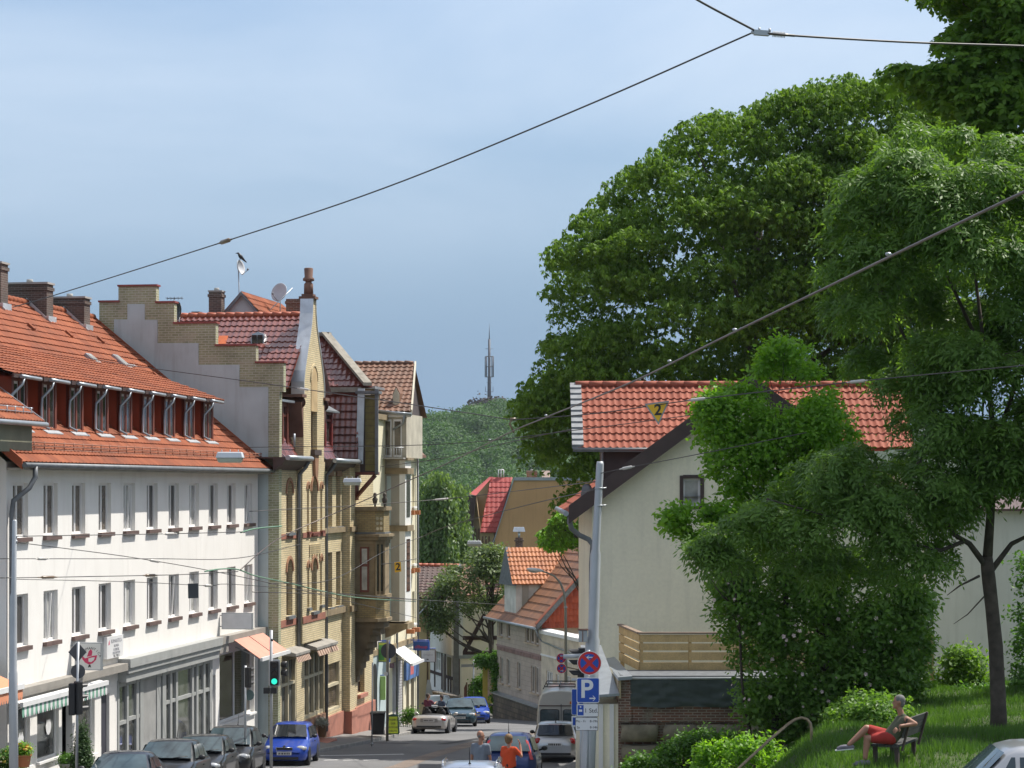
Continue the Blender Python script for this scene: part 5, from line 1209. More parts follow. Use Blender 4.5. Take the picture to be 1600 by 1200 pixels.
# main roof: two slopes running back, overhanging at the gable, dark verge boards
for s, xe in ((-1, x_(888)), (1, 2 * apx_ - x_(888))):
    ez = zz_(803)
    p = [V((xe, Y - .55, ez)), V((apx_, Y - .55, apz)), V((apx_, Y + 14, apz)), V((xe, Y + 14, ez))]
    mb = MB(); u = V((0, 1, 0)); vv = (p[1] - p[0]).normalized()
    tiles(mb, p[0], u, vv, [(0, 0), ((p[1] - p[0]).length, 0)], [(0, 14.5), ((p[1] - p[0]).length, 14.5)], .3, .4, 4, .03, .035, rng); mb.build('roof', t_red, gh)
    quadmesh('roof_underside', [q - V((0, 0, .1)) for q in p], darkbr, gh)
    mb = MB(); mb.prism([p[0] + V((0, -.03, -.30)), p[0] + V((0, -.03, .27)), p[1] + V((0, -.03, .22)), p[1] + V((0, -.03, -.30))], V((0, .06, 0))); mb.build('verge_board', darkbr, gh)
    mb = MB(); mb.prism([p[0] + V((0, .05, -.22)), p[1] + V((0, .05, -.22)), p[1] + V((0, .55, -.22)), p[0] + V((0, .55, -.22))], V((0, 0, .02))); mb.build('soffit', darkbr, gh)
    mb = MB(); gutter(mb, p[0] + V((s * .08, -.1, .02)), p[3] + V((s * .08, 0, .02)), .085); mb.build('gutter', zinc, gh)
mb = MB(); mb.tube([P(891, 804, 69.6), P(890, 815, 69.6), P(893, 826, 69.7), P(905, 836, 69.8), P(920, 843, 69.9), P(926, 852, 69.9), V((xl - .02, 69.9, -2.5)), V((xl - .02, 69.9, -8))], .085, 8); mb.build('downpipe', lead, gh)
# broad roof dormers left and right of the ridge (their slopes face the street end)
def rdormer(xA, xB, out):
    zr, ze = apz - .02, zz_(701, 70.4)
    yr, ye = Y + 3.0, Y + .35
    d = MB(); xin = x_(1150) if out < 0 else 2 * apx_ - x_(1150)
    slope(V((xA, ye, ze)), V((xB, ye, ze)), V((xA + (0 if out < 0 else 0), yr, zr)), V((xB, yr, zr)), t_red, 'dormer_roof', .215, .355, 5, .028, gh, 0)
    quadmesh('dormer_roof_back', [V((xA, yr + 2.6, ze)), V((xB, yr + 2.6, ze)), V((xB, yr, zr)), V((xA, yr, zr))], t_red, gh)
    mb = MB(); n = int((xB - xA) / .42)
    for k in range(n):
        x0 = xA + (xB - xA) * k / n; mb.tube([V((x0, yr, zr + .05)), V((x0 + (xB - xA) / n * 1.04, yr, zr + .07))], [.12, .105], 8)
    mb.build('ridge_tiles', t_red, gh)
XD0 = x_(902, 71)
rdormer(XD0, apx_, -1); rdormer(apx_, 2 * apx_ - XD0, 1)
mb = MB(); fd = Fr((XD0 - .1, 70.35, zz_(701, 70.4)), (1, 0, 0), (0, -1, 0)); vs_ = (V((0, 3.0 - .35, apz - zz_(701, 70.4))))
n = 11
for k in range(n):
    p = V((XD0 - .18, 70.35, zz_(701, 70.4))) + vs_ * (k / n); q = V((XD0 - .18, 70.35, zz_(701, 70.4))) + vs_ * ((k + 1.1) / n)
    up = V((0, 0, .08)); dv = V((0, -.02, .0))
    mb.add([p + up + V((0, -.03, .05)), p + up + V((.36, -.03, .05)), q + up + V((.36, 0, 0)), q + up, p, p + V((.36, 0, 0))], [(0, 1, 2, 3), (0, 4, 5, 1)])
    mb.add([p + up + V((0, -.03, .05)), p, q, q + up], [(0, 1, 2, 3)])
mb.build('slate_verge', M('pale_slate', (.24, .25, .26), rough=.6, var=.2, vs=5), gh)
mb = MB(); mb.box(FH, (XD0 - .15, apx_), (-.4, -.28), (zz_(701, 70.4) - .1, zz_(701, 70.4) - .03)); mb.build('eaves', lead, gh)
mb = MB(); gutter(mb, V((XD0 - .15, 70.28, zz_(702, 70.3))), V((apx_ - 2, 70.28, zz_(702, 70.3))), .05); mb.build('gutter', lead, gh)
mb = MB(); mb.box(FH, (x_(945), x_(1120)), (-4, -.75), (-2.2, zz_(701, 70.4) - .02)); mb.build('dormer_wall', darkbr, gh)
mb = MB(); mb.tube([V((x_(945) - .03, 70.7, 1.0)), V((x_(945) - .03, 70.7, -1.2))], .035, 6); mb.build('dormer_pipe', steel, gh)
mb = MB(); mb.lathe(Fr(P(917, 778, 71), (1, 0, 0), (0, .3, 1)), [(.16, 0), (.2, .1), (.16, .3), (.05, .34)], 12); mb.build('roof_vent', lead, gh)
# rear wing in grey seen behind the ash tree
rw = thing('rear_house', 'grey rendered house wall half hidden behind the ash tree', 'house', P(1530, 1080, 76))
mb = MB(); mb.box(Fr((0, 76, 0), (1, 0, 0), (0, -1, 0)), (x_(1447, 76), x_(1800, 76)), (-8, 0), (-9, -.9)); mb.build('wall', M('rear_grey_render', (.52, .53, .52), rough=.9, var=.08, vs=.5, streak=.35), rw)  # plain grey render, the wall's own colour
quadmesh('roof', [V((x_(1440, 76), 75.6, -.9)), V((x_(1810, 76), 75.6, -.9)), V((x_(1810, 76), 84, -.5)), V((x_(1440, 76), 84, -.5))], t_dkbrown, rw, V((0, 0, .08)))
window(rw, Fr((0, 76, 0), (1, 0, 0), (0, -1, 0)), x_(1650, 76), x_(1700, 76), -4, -2.5, pvc, g_dark, b=.2, inset=.02)
# terrace fence
tf = thing('terrace_fence', 'pale board fence round the terrace in front of the gabled house', 'fence', P(1070, 1050, 64))
YF = 64.0; F0 = Fr((x_(1000, YF), YF, 0), (1, 0, 0), (0, -1, 0)); LF = x_(1452, YF) - x_(1000, YF)
FS = Fr((x_(1000, YF), YF, 0), (-.39, 3.8, 0), (-3.8, -.39, 0))
bz = [(-5.32, -5.08), (-5.02, -4.79), (-4.74, -4.54), (-4.50, -4.29)]
for z0, z1 in bz:
    mb = MB(); x = 0; k = 0
    while x < LF:
        mb.box(F0, (x + .004, min(x + 1.38, LF)), (.0 + .004 * (k % 2), .03 + .004 * (k % 2)), (z0, z1)); x += 1.385; k += 1
    mb.build('board', wood_l, tf)
    mb = MB(); mb.box(FS, (.03, 3.85), (.0, .03), (z0, z1)); mb.build('board', wood_l, tf)
x = .0
while x < LF + .1:
    mb = MB(); mb.box(F0, (x, x + .09), (-.1, -.005), (-5.6, -4.3)); mb.build('post', wood_l, tf); x += 1.385
mb = MB(); mb.box(FS, (3.7, 3.8), (-.12, -.01), (-5.6, -4.3)); mb.build('post', wood_l, tf)
mb = MB(); mb.box(F0, (-.04, LF + .05), (-.09, .07), (-4.27, -4.22)); mb.box(FS, (.1, 3.9), (-.09, .07), (-4.271, -4.221)); mb.build('handrail', M('weathered_rail', (.26, .19, .14), rough=.8), tf)
# terrace: retaining wall of stone and brick, tarpaulin, lean-to roof
rwl = thing('retaining_wall', 'old retaining wall of red brick over rough sandstone blocks below the terrace', 'wall', P(1050, 1180, 62))
YR = 62.0; FRW = Fr((x_(966, YR), YR, 0), (1, 0, 0), (0, -1, 0)); LR = x_(1300, YR) - x_(966, YR)
zc = lambda py: zz_(py, YR)
mb = MB(); mb.box(FRW, (0, LR), (-2.2, -.02), (-9, zc(1062))); mb.build('core', rbrick, rwl)
mb = MB(); mb.box(FRW, (0, .36), (-.02, .1), (zc(1128), zc(1060))); mb.box(FRW, (.36, LR), (-.02, .05), (zc(1128), zc(1103))); mb.build('brickwork', rbrick, rwl)
mb = MB(); mb.box(FRW, (.05, LR), (-2.0, -.03), (zc(1060), zc(1056))); mb.build('terrace_slab', slate, rwl)
stone = M('rough_sandstone', (.21, .185, .13), rough=.95, var=.35, vs=3, bump=.5, bs=14)
rs = random.Random(5)
for row in range(4):
    x = rs.uniform(-.1, .1); zt = zc(1131) - row * .56
    while x < LR:
        w = rs.uniform(.55, 1.3); h = rs.uniform(.4, .52); mb = MB(); d = rs.uniform(.05, .22)
        c = FRW.p(x + w / 2, d - .25, zt - h / 2)
        k = 4; vs2 = []; fs2 = []
        n = 14
        mb.ball(c, 1, n, 0, (w * .56, .36, h * .62))
        for i, v in enumerate(mb.v):      # square the boulder and roughen it
            q = v - c; q = V((max(-w * .46, min(w * .46, q.x * 1.25)), q.y, max(-h * .46, min(h * .46, q.z * 1.3)))); q *= 1 + rs.uniform(-.05, .05)
            mb.v[i] = c + q
        mb.build('stone_block', stone, rwl); x += w + .06
tp = thing('tarpaulin', 'dark green tarpaulin hung along the top of the retaining wall', 'tarpaulin', P(1060, 1105, 61.9))
mb = MB(); nx, nz = 60, 12; x0, x1 = .33, LR; vs2 = []
for j in range(nz + 1):
    for i in range(nx + 1):
        x = x0 + (x1 - x0) * i / nx; z = zc(1104) + (zc(1059) - zc(1104)) * j / nz
        fold = .055 * math.sin(z * 23 + 2.2 * math.sin(x * 3)) * math.sin(x * 5.1 + z * 6) + .018 * math.sin(x * 17 + z * 9) + .02 * math.sin(z * 41 + x * 4)
        vs2.append(FRW.p(x, .12 + fold * (1 - j / nz * .7) + (.03 if abs((x - x0) % 1.75 - .9) < .05 else 0), z + (.02 * math.sin(x * 4) if j == 0 else 0)))
mb.add(vs2, [(j * (nx + 1) + i, j * (nx + 1) + i + 1, (j + 1) * (nx + 1) + i + 1, (j + 1) * (nx + 1) + i) for j in range(nz) for i in range(nx)], 0, True)
mb.build('sheet', M('green_black_tarpaulin', (.065, .082, .077), rough=.85, var=.2, vs=3), tp)
mb = MB(); mb.tube([FRW.p(x0, .13, zc(1059)), FRW.p(x1, .13, zc(1059))], .035, 6); mb.build('hem', M('pale_hem', (.45, .47, .46), rough=.5), tp)
lt = thing('street_wing', 'narrow cream street wing with two sheet metal copings beside the pole', 'building', P(945, 1200, 62))
mb = MB(); FW = Fr((x_(966, YR), YR, 0), (-1, 0, 0), (0, -1, 0))
mb.box(FW, (0, .95), (-8, -.02), (-9, zc(1100))); 
mb.box(FW, (.0, .75), (-8, -1.6), (zc(1100), zc(1064)))
mb.build('wall', cream_pl, lt)
for x in (.12, .42, .72): mb = MB(); mb.box(FW, (x, x + .12), (-.02, .04), (-9, zc(1100))); mb.build('pilaster', white_pl2, lt)
mb = MB(); mb.prism([FW.p(-.02, .25, zc(1086)), FW.p(.98, .3, zc(1086) - .06), FW.p(.9, -4.5, zc(1030)), FW.p(.3, -4.5, zc(1030))], V((0, 0, .07))); mb.build('lower_coping', zinc, lt)
mb = MB(); mb.prism([V((x_(988, 61.7), 61.7, zc(1060))), V((x_(966, 61.7), 61.7, zc(1062))), V((x_(942, 68), 68, zz_(1034, 68))), V((x_(960, 68), 68, zz_(1031, 68)))], V((0, 0, .09))); mb.build('upper_coping', zinc, lt)
mb = MB(); mb.prism([V((x_(967, 61.8), 61.8, zc(1090))), V((x_(967, 61.8), 61.8, zc(1062))), V((x_(943, 68), 68, zz_(1036, 68))), V((x_(943, 68), 68, zz_(1070, 68)))], V((.06, 0, 0))); mb.build('coping_upstand', M('tan_board', (.46, .38, .24), rough=.8), lt)
# ================================================================ ground, street, hills
def lerp_tab(T, y):
    if y <= T[0][0]: return T[0][1]
    for (a, p), (b, q) in zip(T, T[1:]):
        if y <= b: return p + (q - p) * (y - a) / (b - a)
    return T[-1][1]
LC = [(10, -11.5), (54, -10.5), (72, -10.05), (78, -9.6), (84, -8.5), (88, -7.5), (92, -6.5), (103, -4.55), (118, -3.7), (132, -3.2), (140, -4.2), (150, -7.5), (175, -18)]
RC = [(10, -1.5), (50, .2), (72, 1.1), (85, 2.75), (92, 3.2), (105, 3.9), (116, 4.0), (124, 2.7), (130, .9), (137, -.6), (150, -3.2), (175, -12)]
def sstep(a, b, x):
    t = min(1, max(0, (x - a) / (b - a))); return t * t * (3 - 2 * t)
def bank(Y): return -4.95 if Y < 41 else -4.95 - .045 * (Y - 41)
def terrain(X, Y):
    g = ground(Y)
    if X > 1.5 and Y < 74:
        a, b = (3.2, 6.2) if Y < 44 else (3.2 + (Y - 44) * .13, 6.2 + (Y - 44) * .22)
        k = sstep(a, b, X) * (1 - sstep(66, 74, Y)); up = bank(Y) + .05 * max(0, X - 8) + .06 * math.sin(X * 1.3 + Y) + .05 * math.sin(Y * 1.7 - X * .8)
        g = g + (up - g) * k
    if abs(X) > 60: g = g - min(20, (abs(X) - 60) * .1)
    return g - .07
def grid(name, xs, ys, f, m, origin=(0, 0, 0)):
    v = [V((x, y, f(x, y))) for y in ys for x in xs]; n = len(xs)
    return mkobj(name, v, [(j * n + i, j * n + i + 1, (j + 1) * n + i + 1, (j + 1) * n + i) for j in range(len(ys) - 1) for i in range(n - 1)], m, None, origin, sm=[True] * ((len(ys) - 1) * (n - 1)))
xs = [-900, -600, -250, -120, -60, -30, -20, -14, -8, -4, 0, 1, 2] + [2.5 + .5 * k for k in range(40)] + [24, 30, 45, 70, 120, 250, 600, 900]
ys = [-60, -20, 0, 10, 18, 24] + [27 + 1.0 * k for k in range(50)] + [80, 86, 92, 98, 103, 110, 118, 126, 134, 142, 150, 175, 200, 240, 300, 400, 500, 700, 1000, 1500, 2000]
soil = M('earth_and_turf', (.052, .075, .022), rough=.95, var=.35, vs=.8, bump=.4, bs=8)
struct(grid('ground', xs, ys, terrain, soil))
def strip(name, fl, fr_, y0, y1, fz, m, step=1.0, nx=3, skirt=0):
    mb = MB(); n = int((y1 - y0) / step); rows = []
    for j in range(n + 1):
        y = y0 + (y1 - y0) * j / n; a, b = fl(y), fr_(y)
        rows.append([V((a + (b - a) * i / nx, y, fz(a + (b - a) * i / nx, y, i / nx))) for i in range(nx + 1)])
    k = nx + 1
    mb.add([p for r in rows for p in r], [(j * k + i, j * k + i + 1, (j + 1) * k + i + 1, (j + 1) * k + i) for j in range(n) for i in range(nx)], 0, True)
    o = mb.build(name, m)
    return o
lc, rc = (lambda y: lerp_tab(LC, y)), (lambda y: lerp_tab(RC, y))
struct(strip('road', lambda y: lc(y) - .3, lambda y: rc(y) + .3, 12, 175, lambda x, y, t: ground(y), asphalt, nx=6))
fac = lambda y: SL.p((y - 74) / .98788, 0, 0).x + .02
struct(strip('pavement', lambda y: min(fac(y), lc(y) - .6) - .3, lambda y: lc(y) - .14, 12, 148, lambda x, y, t: ground(y) + .13 + .06 * max(0, (lc(y) - x)), asphalt2, nx=4))
struct(strip('pavement', lambda y: rc(y) + .14, lambda y: rc(y) + (2.6 if y < 116 else .9), 12, 150, lambda x, y, t: ground(y) + .13, asphalt2))
for f, s in ((lc, -1), (rc, 1)):
    mb = MB(); y = 12.0
    while y < 148:
        p, q = V((f(y), y, ground(y))), V((f(y + .97), y + .97, ground(y + .97))); o = V((s * .15, 0, 0))
        mb.prism([p - V((0, 0, .1)), p + o - V((0, 0, .1)), p + o + V((0, 0, .135)), p + V((s * .02, 0, .135)), p + V((0, 0, .115))], q - p); y += 1.0
    struct(mb.build('kerb', kerbm))
# markings and the paved gutter strip
def ribbon(name, pts, w, m, dz=.006):
    mb = MB(); pts = [V((x, y, 0)) for x, y in pts]; fine = []
    for p, q in zip(pts, pts[1:]):
        n = max(1, int((q - p).length / .8)); fine += [p.lerp(q, k / n) for k in range(n)]
    fine.append(pts[-1]); v = []
    for i, p in enumerate(fine):
        t = (fine[min(i + 1, len(fine) - 1)] - fine[max(i - 1, 0)]).normalized(); s = V((-t.y, t.x, 0)) * w / 2
        for c in (p + s, p - s): v.append(V((c.x, c.y, ground(c.y) + dz)))
    mb.add(v, [(2 * i, 2 * i + 1, 2 * i + 3, 2 * i + 2) for i in range(len(fine) - 1)]); return struct(mb.build(name, m))
def gpt(px, py):
    lo, hi = 20., 170.
    for _ in range(50):
        mid = (lo + hi) / 2
        if mapv(ground(mid), mid) > py: lo = mid
        else: hi = mid
    return ((px - 800) / FPX * lo, lo)
ribbon('road_marking', [gpt(500, 1181), gpt(631, 1178.5)], .3, paint_w)
for a, b in ((506, 528), (536, 560), (568, 592)): ribbon('road_marking', [gpt(a, 1188), gpt(b, 1187.4)], .25, paint_w)
ribbon('gutter_strip', [gpt(600, 1204), gpt(650, 1188), gpt(700, 1173), gpt(745, 1160), gpt(800, 1151), gpt(842, 1145)], .75, cobble)
ribbon('dark_road_strip', [gpt(690, 1163), gpt(800, 1146)], .5, M('dark_asphalt', (.03, .03, .032), rough=.85), .004)  # narrow strips of asphalt, much darker than the road
ribbon('dark_road_strip', [gpt(560, 1160), gpt(640, 1162)], .4, M('dark_asphalt', (.03, .03, .032)), .004)
# far wooded hill
def hill_z(X, Y):
    t = sstep(620, 1180, Y); ridge = 29 + 2 * math.sin(X * .05 + 1) + 3 * sstep(-40, 10, X)
    return -38 + t * (38 + ridge) - sstep(1230, 1800, Y) * 30
struct(grid('hills', [-700 + 35 * k for k in range(41)], [600 + 30 * k for k in range(41)], hill_z, M('forest_floor', (.018, .035, .012), rough=1)))

# the air between here and the hill
def haze_box():
    mb = MB(); mb.box(W0, (-930, 930), (-90, 2050), (-90, 96)); m = bpy.data.materials.new('haze_air'); m.use_nodes = True; nt = m.node_tree; nt.nodes.remove(nt.nodes['Principled BSDF'])
    v = nt.nodes.new('ShaderNodeVolumePrincipled'); v.inputs['Color'].default_value = (.80, .88, 1, 1); v.inputs['Density'].default_value = HAZE; nt.links.new(v.outputs['Volume'], nt.nodes['Material Output'].inputs['Volume'])
    o = mb.build('haze', m); o['kind'] = 'stuff'
if HAZE > 0: haze_box()
# ================================================================ trees and plants
def in_poly(x, y, P_):
    r = False; j = len(P_) - 1
    for i in range(len(P_)):
        xi, yi = P_[i]; xj, yj = P_[j]
        if (yi > y) != (yj > y) and x < (xj - xi) * (y - yi) / (yj - yi) + xi: r = not r
        j = i
    return r
def edge_dist(x, y, P_):
    d = 1e9
    for (x0, y0), (x1, y1) in zip(P_, P_[1:] + P_[:1]):
        dx, dy = x1 - x0, y1 - y0; t = max(0, min(1, ((x - x0) * dx + (y - y0) * dy) / max(1e-6, dx * dx + dy * dy)))
        d = min(d, math.hypot(x - x0 - t * dx, y - y0 - t * dy))
    return d
def crown_blobs(poly, Y, depth, n, rmin, rmax, rng, back=.6, flat=.75):
    """leaf masses filling a crown whose outline from the street is poly; front and back halves bulge by depth"""
    sc = Y / FPX; xs = [p[0] for p in poly]; ys = [p[1] for p in poly]; out = []; tries = 0
    md = max((edge_dist(min(xs) + (max(xs) - min(xs)) * i / 24, min(ys) + (max(ys) - min(ys)) * j / 24, poly) for i in range(25) for j in range(25) if in_poly(min(xs) + (max(xs) - min(xs)) * i / 24, min(ys) + (max(ys) - min(ys)) * j / 24, poly)), default=1)
    per = list(zip(poly, poly[1:] + poly[:1]))
    for (ax, ay), (bx, by) in per:       # leaf masses along the outline first, so that it closes
        L_ = math.hypot(bx - ax, by - ay); r = rng.uniform(rmin, (rmin + rmax) / 2); k = max(1, int(L_ * sc / (r * 1.25)))
        for i in range(k):
            t = (i + rng.uniform(.2, .8)) / k; r = rng.uniform(rmin, (rmin + rmax) / 2) * .9; x, y = ax + (bx - ax) * t, ay + (by - ay) * t; nx, ny = -(by - ay) / L_, (bx - ax) / L_
            if not in_poly(x + nx * 6, y + ny * 6, poly): nx, ny = -nx, -ny
            q = r / sc * rng.uniform(.55, 1.0); c = P(x + nx * q, y + ny * q, Y); out.append((c.x, Y + rng.uniform(-.35, .35) * depth, c.z, r, r, r * flat))
    while len(out) < n and tries < n * 60:
        tries += 1
        x, y = rng.uniform(min(xs), max(xs)), rng.uniform(min(ys), max(ys))
        if not in_poly(x, y, poly): continue
        d = edge_dist(x, y, poly); r = rng.uniform(rmin, rmax)
        if d < r / sc * .72: 
            r = d * sc / .72
            if r < rmin * .55: continue
        b = math.sqrt(max(0, 1 - (1 - min(1, d / md)) ** 2)) * depth
        s = -1 if rng.random() > back / (1 + back) else 1
        yy = Y + s * b * rng.uniform(.55, 1.0)
        c = P(x, y, Y); out.append((c.x, yy, c.z, r, r, r * flat))
    return out
def foliage(blobs, ncl, kind, size, seed, up=.55, shell=.28, nl=6, aspect=.34, droop=.5, bottom=.35):
    """returns quads (verts, faces, tone) of leaf sprays spread through the shells of the blobs"""
    g = np.random.default_rng(seed); B = np.array(blobs); w = (B[:, 3] * B[:, 4]); w = w / w.sum()
    bi = g.choice(len(B), ncl, p=w); d = g.normal(size=(ncl, 3)); d /= np.linalg.norm(d, axis=1, keepdims=True)
    low = d[:, 2] < -.25; flip = low & (g.random(ncl) > bottom); d[flip, 2] *= -1
    rad = 1 - np.abs(g.normal(size=ncl)) * shell; rad = np.clip(rad, .1, 1.12)
    c = B[bi, :3] + d * B[bi, 3:6] * rad[:, None]
    n = d * (1 - up) + np.array([0, 0, up]) + g.normal(size=(ncl, 3)) * .28; n /= np.linalg.norm(n, axis=1, keepdims=True)
    t1 = np.cross(n, g.normal(size=(ncl, 3))); t1 /= np.linalg.norm(t1, axis=1, keepdims=True); t2 = np.cross(n, t1)
    tone_c = np.clip(g.normal(.5, .22, ncl), 0, 1); sz = size * g.uniform(.7, 1.25, ncl)
    V_, T_ = [], []
    for k in range(nl):
        if kind == 'palmate':
            a = 2 * math.pi * k / nl + g.normal(size=ncl) * .15; dr = droop + g.normal(size=ncl) * .2
            dirn = (t1 * np.cos(a)[:, None] + t2 * np.sin(a)[:, None]); ax = dirn * np.cos(dr)[:, None] - n * np.sin(dr)[:, None]
            base = c; ln = sz * g.uniform(.8, 1.1, ncl)
        elif kind == 'pinnate':
            m = (nl - 1) // 2; s = (k % 2) * 2 - 1; q = (k // 2 + .5) / (m + 1)
            rach = t1 * math.cos(droop * .6) - np.array([0, 0, 1]) * math.sin(droop * .6) * (.4 + q)
            if k == nl - 1: ax = rach; q = .95
            else: ax = rach * .55 + t2 * s * .85
            ax = ax + g.normal(size=(ncl, 3)) * .12; ax /= np.linalg.norm(ax, axis=1, keepdims=True)
            base = c + rach * (sz * 1.5 * q)[:, None]; ln = sz * g.uniform(.6, .8, ncl)
        elif kind == 'hang':
            base = c - np.array([0, 0, 1.]) * (sz * .8 * k)[:, None] + g.normal(size=(ncl, 3)) * .12 * size
            ax = np.array([0, 0, -1.]) + g.normal(size=(ncl, 3)) * .45; ax /= np.linalg.norm(ax, axis=1, keepdims=True); ln = sz
        else:
            base = c + g.normal(size=(ncl, 3)) * size * .75
            ax = t1 * np.cos(k * 2.4) + t2 * np.sin(k * 2.4) + g.normal(size=(ncl, 3)) * .5; ax /= np.linalg.norm(ax, axis=1, keepdims=True); ln = sz * g.uniform(.7, 1.1, ncl)
        nn = n + g.normal(size=(ncl, 3)) * .25; side = np.cross(nn, ax); side /= np.maximum(np.linalg.norm(side, axis=1, keepdims=True), 1e-6)
        wd = (ln * aspect)[:, None] * .5; L_ = ln[:, None]
        V_.append(np.stack([base, base + ax * L_ * .55 + side * wd, base + ax * L_, base + ax * L_ * .55 - side * wd], 1)); T_.append(np.clip(tone_c + g.normal(size=ncl) * .12, 0, 1))
    v = np.concatenate(V_).reshape(-1, 3); t = np.concatenate(T_); f = np.arange(len(v)).reshape(-1, 4)
    return v, f, t
def limbs(mb, base, top, r0, blobs, nb, rng, r1=.35):
    base, top = V(base), V(top); n = 10; pts = []; ph = rng.uniform(0, 6)
    for k in range(n + 1):
        t = k / n; q = base.lerp(top, t); s = (top - base).length * .018; pts.append(q + V((math.sin(t * 7 + ph) * s, math.cos(t * 6 + ph) * s, 0)))
    mb.tube(pts, [r0 * (1.25 if k == 0 else 1 - (1 - r1) * k / n) for k in range(n + 1)], 9)
    for b in rng.sample(blobs, min(nb, len(blobs))):
        c = V(b[:3]); t = min(.95, max(.25, ((c.z - base.z) / max(.1, top.z - base.z)) * .75)); s = pts[int(t * n)]
        rr = r0 * (1 - (1 - r1) * t) * .5; L_ = (c - s).length
        if L_ < .3: continue
        m = [s.lerp(c, k / 5) + V((rng.uniform(-.04, .04) * L_, rng.uniform(-.04, .04) * L_, math.sin(math.pi * k / 5) * -.06 * L_ + (k / 5) ** 2 * .05 * L_)) for k in range(6)]
        mb.tube(m, [rr * (1 - .16 * k) for k in range(6)], 6)
def tree(name, label, cat, base, top, r0, blobs, ncl, kind, size, mat_, bark, seed, group=None, nb=14, crown='crown', **kw):
    rng = random.Random(seed); t = thing(name, label, cat, base, group)
    if r0 > 0:
        mb = MB(); limbs(mb, base, top, r0, blobs, nb, rng); mb.build('trunk', bark, t)
    v, f, tn = foliage(blobs, ncl, kind, size, seed, **kw)
    mkobj(crown, v, f, mat_, t, tone=tn, nouv=True)
    return t
lm_chest = leafmat('chestnut_leaf', (.062, .132, .016), (.150, .255, .032), .32, .6, spec=.22)
lm_ash = leafmat('ash_leaf', (.068, .142, .026), (.140, .245, .048), .38, .5, spec=.3)
lm_lime = leafmat('bright_young_leaf', (.10, .23, .018), (.20, .37, .035), .45, .5)
lm_dark = leafmat('maple_leaf', (.065, .145, .018), (.15, .26, .034), .42, .55, spec=.25)
lm_rose = leafmat('rose_leaf', (.075, .165, .024), (.155, .28, .048), .42, .5)
lm_birch = leafmat('birch_leaf', (.085, .15, .05), (.16, .24, .085), .35, .5)
lm_grey = leafmat('grey_green_leaf', (.075, .125, .045), (.16, .215, .085), .3, .55)
lm_shrub = leafmat('shrub_leaf', (.05, .13, .018), (.11, .24, .03), .34, .5)
lm_thuja = leafmat('thuja_leaf', (.03, .075, .02), (.06, .12, .03), .15, .6)
# --- chestnut behind the gabled house
poly = [(843, 420), (878, 370), (920, 318), (950, 280), (990, 260), (1045, 210), (1080, 185), (1150, 168), (1210, 150), (1290, 125), (1370, 110), (1470, 130), (1540, 230), (1560, 420), (1520, 600), (1400, 700), (1200, 700), (1000, 690), (930, 760), (925, 860), (900, 800), (868, 745), (830, 745), (800, 640), (835, 570), (858, 500)]
rg = random.Random(71)
bl = crown_blobs(poly, 96, 7.0, 300, 1.0, 1.9, rg, flat=.62) + crown_blobs(poly, 96, 5.0, 240, 1.0, 1.7, rg)
tree('chestnut_tree', 'huge dark green chestnut tree rising behind the gabled house', 'tree', (9, 97, -9), (10.5, 97, 11), .55, bl, 70000, 'palmate', .24, lm_chest, barkm, 71, 'trees on the right', nb=40, droop=.9, up=.62, nl=6, aspect=.34)
# --- ash on the grass bank
poly = [(1640, 250), (1560, 200), (1490, 180), (1420, 185), (1350, 235), (1295, 305), (1275, 395), (1290, 480), (1325, 560), (1350, 605), (1395, 640), (1400, 690), (1330, 690), (1290, 690), (1230, 740), (1150, 780), (1070, 850), (1075, 885), (1115, 905), (1180, 885), (1250, 900), (1330, 925), (1420, 915), (1485, 895), (1500, 830), (1530, 800), (1570, 770), (1640, 800), (1800, 830), (1950, 700), (1960, 350), (1800, 220)]
rg = random.Random(72)
bl = crown_blobs(poly, 48, 2.4, 330, .42, .85, rg, flat=.6)
b0 = P(1560, 1168, 48)
ta_ = thing('ash_tree', 'ash tree with feathery blue-green leaves and a bare dark trunk on the bank', 'tree', b0, 'trees on the right')
mb = MB(); pt = lambda a, b, d=0: P(a, b, 48 + d)
mb.tube([pt(1561, 1180), pt(1560, 1100), pt(1556, 1010), pt(1550, 950), pt(1545, 905), pt(1541, 870)], [.21, .17, .155, .145, .15, .135], 12)
for path, r in (([(1545, 890), (1515, 850, -.2), (1490, 835, -.5), (1470, 800, -.6), (1440, 720, -.7)], .075), ([(1543, 872), (1548, 800), (1555, 700, .2), (1540, 560, .3), (1520, 400, .2)], .11), ([(1546, 895), (1580, 850, .4), (1620, 830, .7), (1660, 760, .8)], .07), ([(1508, 845, -.3), (1470, 860, -.6), (1420, 850, -.9), (1340, 820, -1.0), (1200, 780, -.9)], .05), ([(1548, 800), (1500, 700, .6), (1430, 560, .9), (1350, 400, .8)], .07), ([(1555, 700, .2), (1600, 560, .2), (1620, 400, 0)], .07), ([(1530, 900), (1500, 915, -.3), (1480, 930, -.5)], .03), ([(1540, 560, .3), (1480, 430, -.2), (1420, 300, -.4)], .05), ([(1549, 920), (1512, 960, .3), (1490, 975, .4)], .02)):
    pp = [pt(*q) for q in path]; mb.tube(pp, [r * (1 - .75 * k / (len(pp) - 1)) for k in range(len(pp))], 7)
for b in rg.sample(bl, 40):
    c = V(b[:3]); s = min([pt(1440, 720, -.7), pt(1520, 400, .2), pt(1540, 560, .3), pt(1660, 760, .8), pt(1340, 820, -1), pt(1200, 780, -.9), pt(1350, 400, .8), pt(1620, 400), pt(1430, 560, .9)], key=lambda q: (q - c).length)
    mb.tube([s, s.lerp(c, .5) + V((0, 0, -.08)), c], [.035, .025, .012], 5)
mb.build('trunk', barkm, ta_)
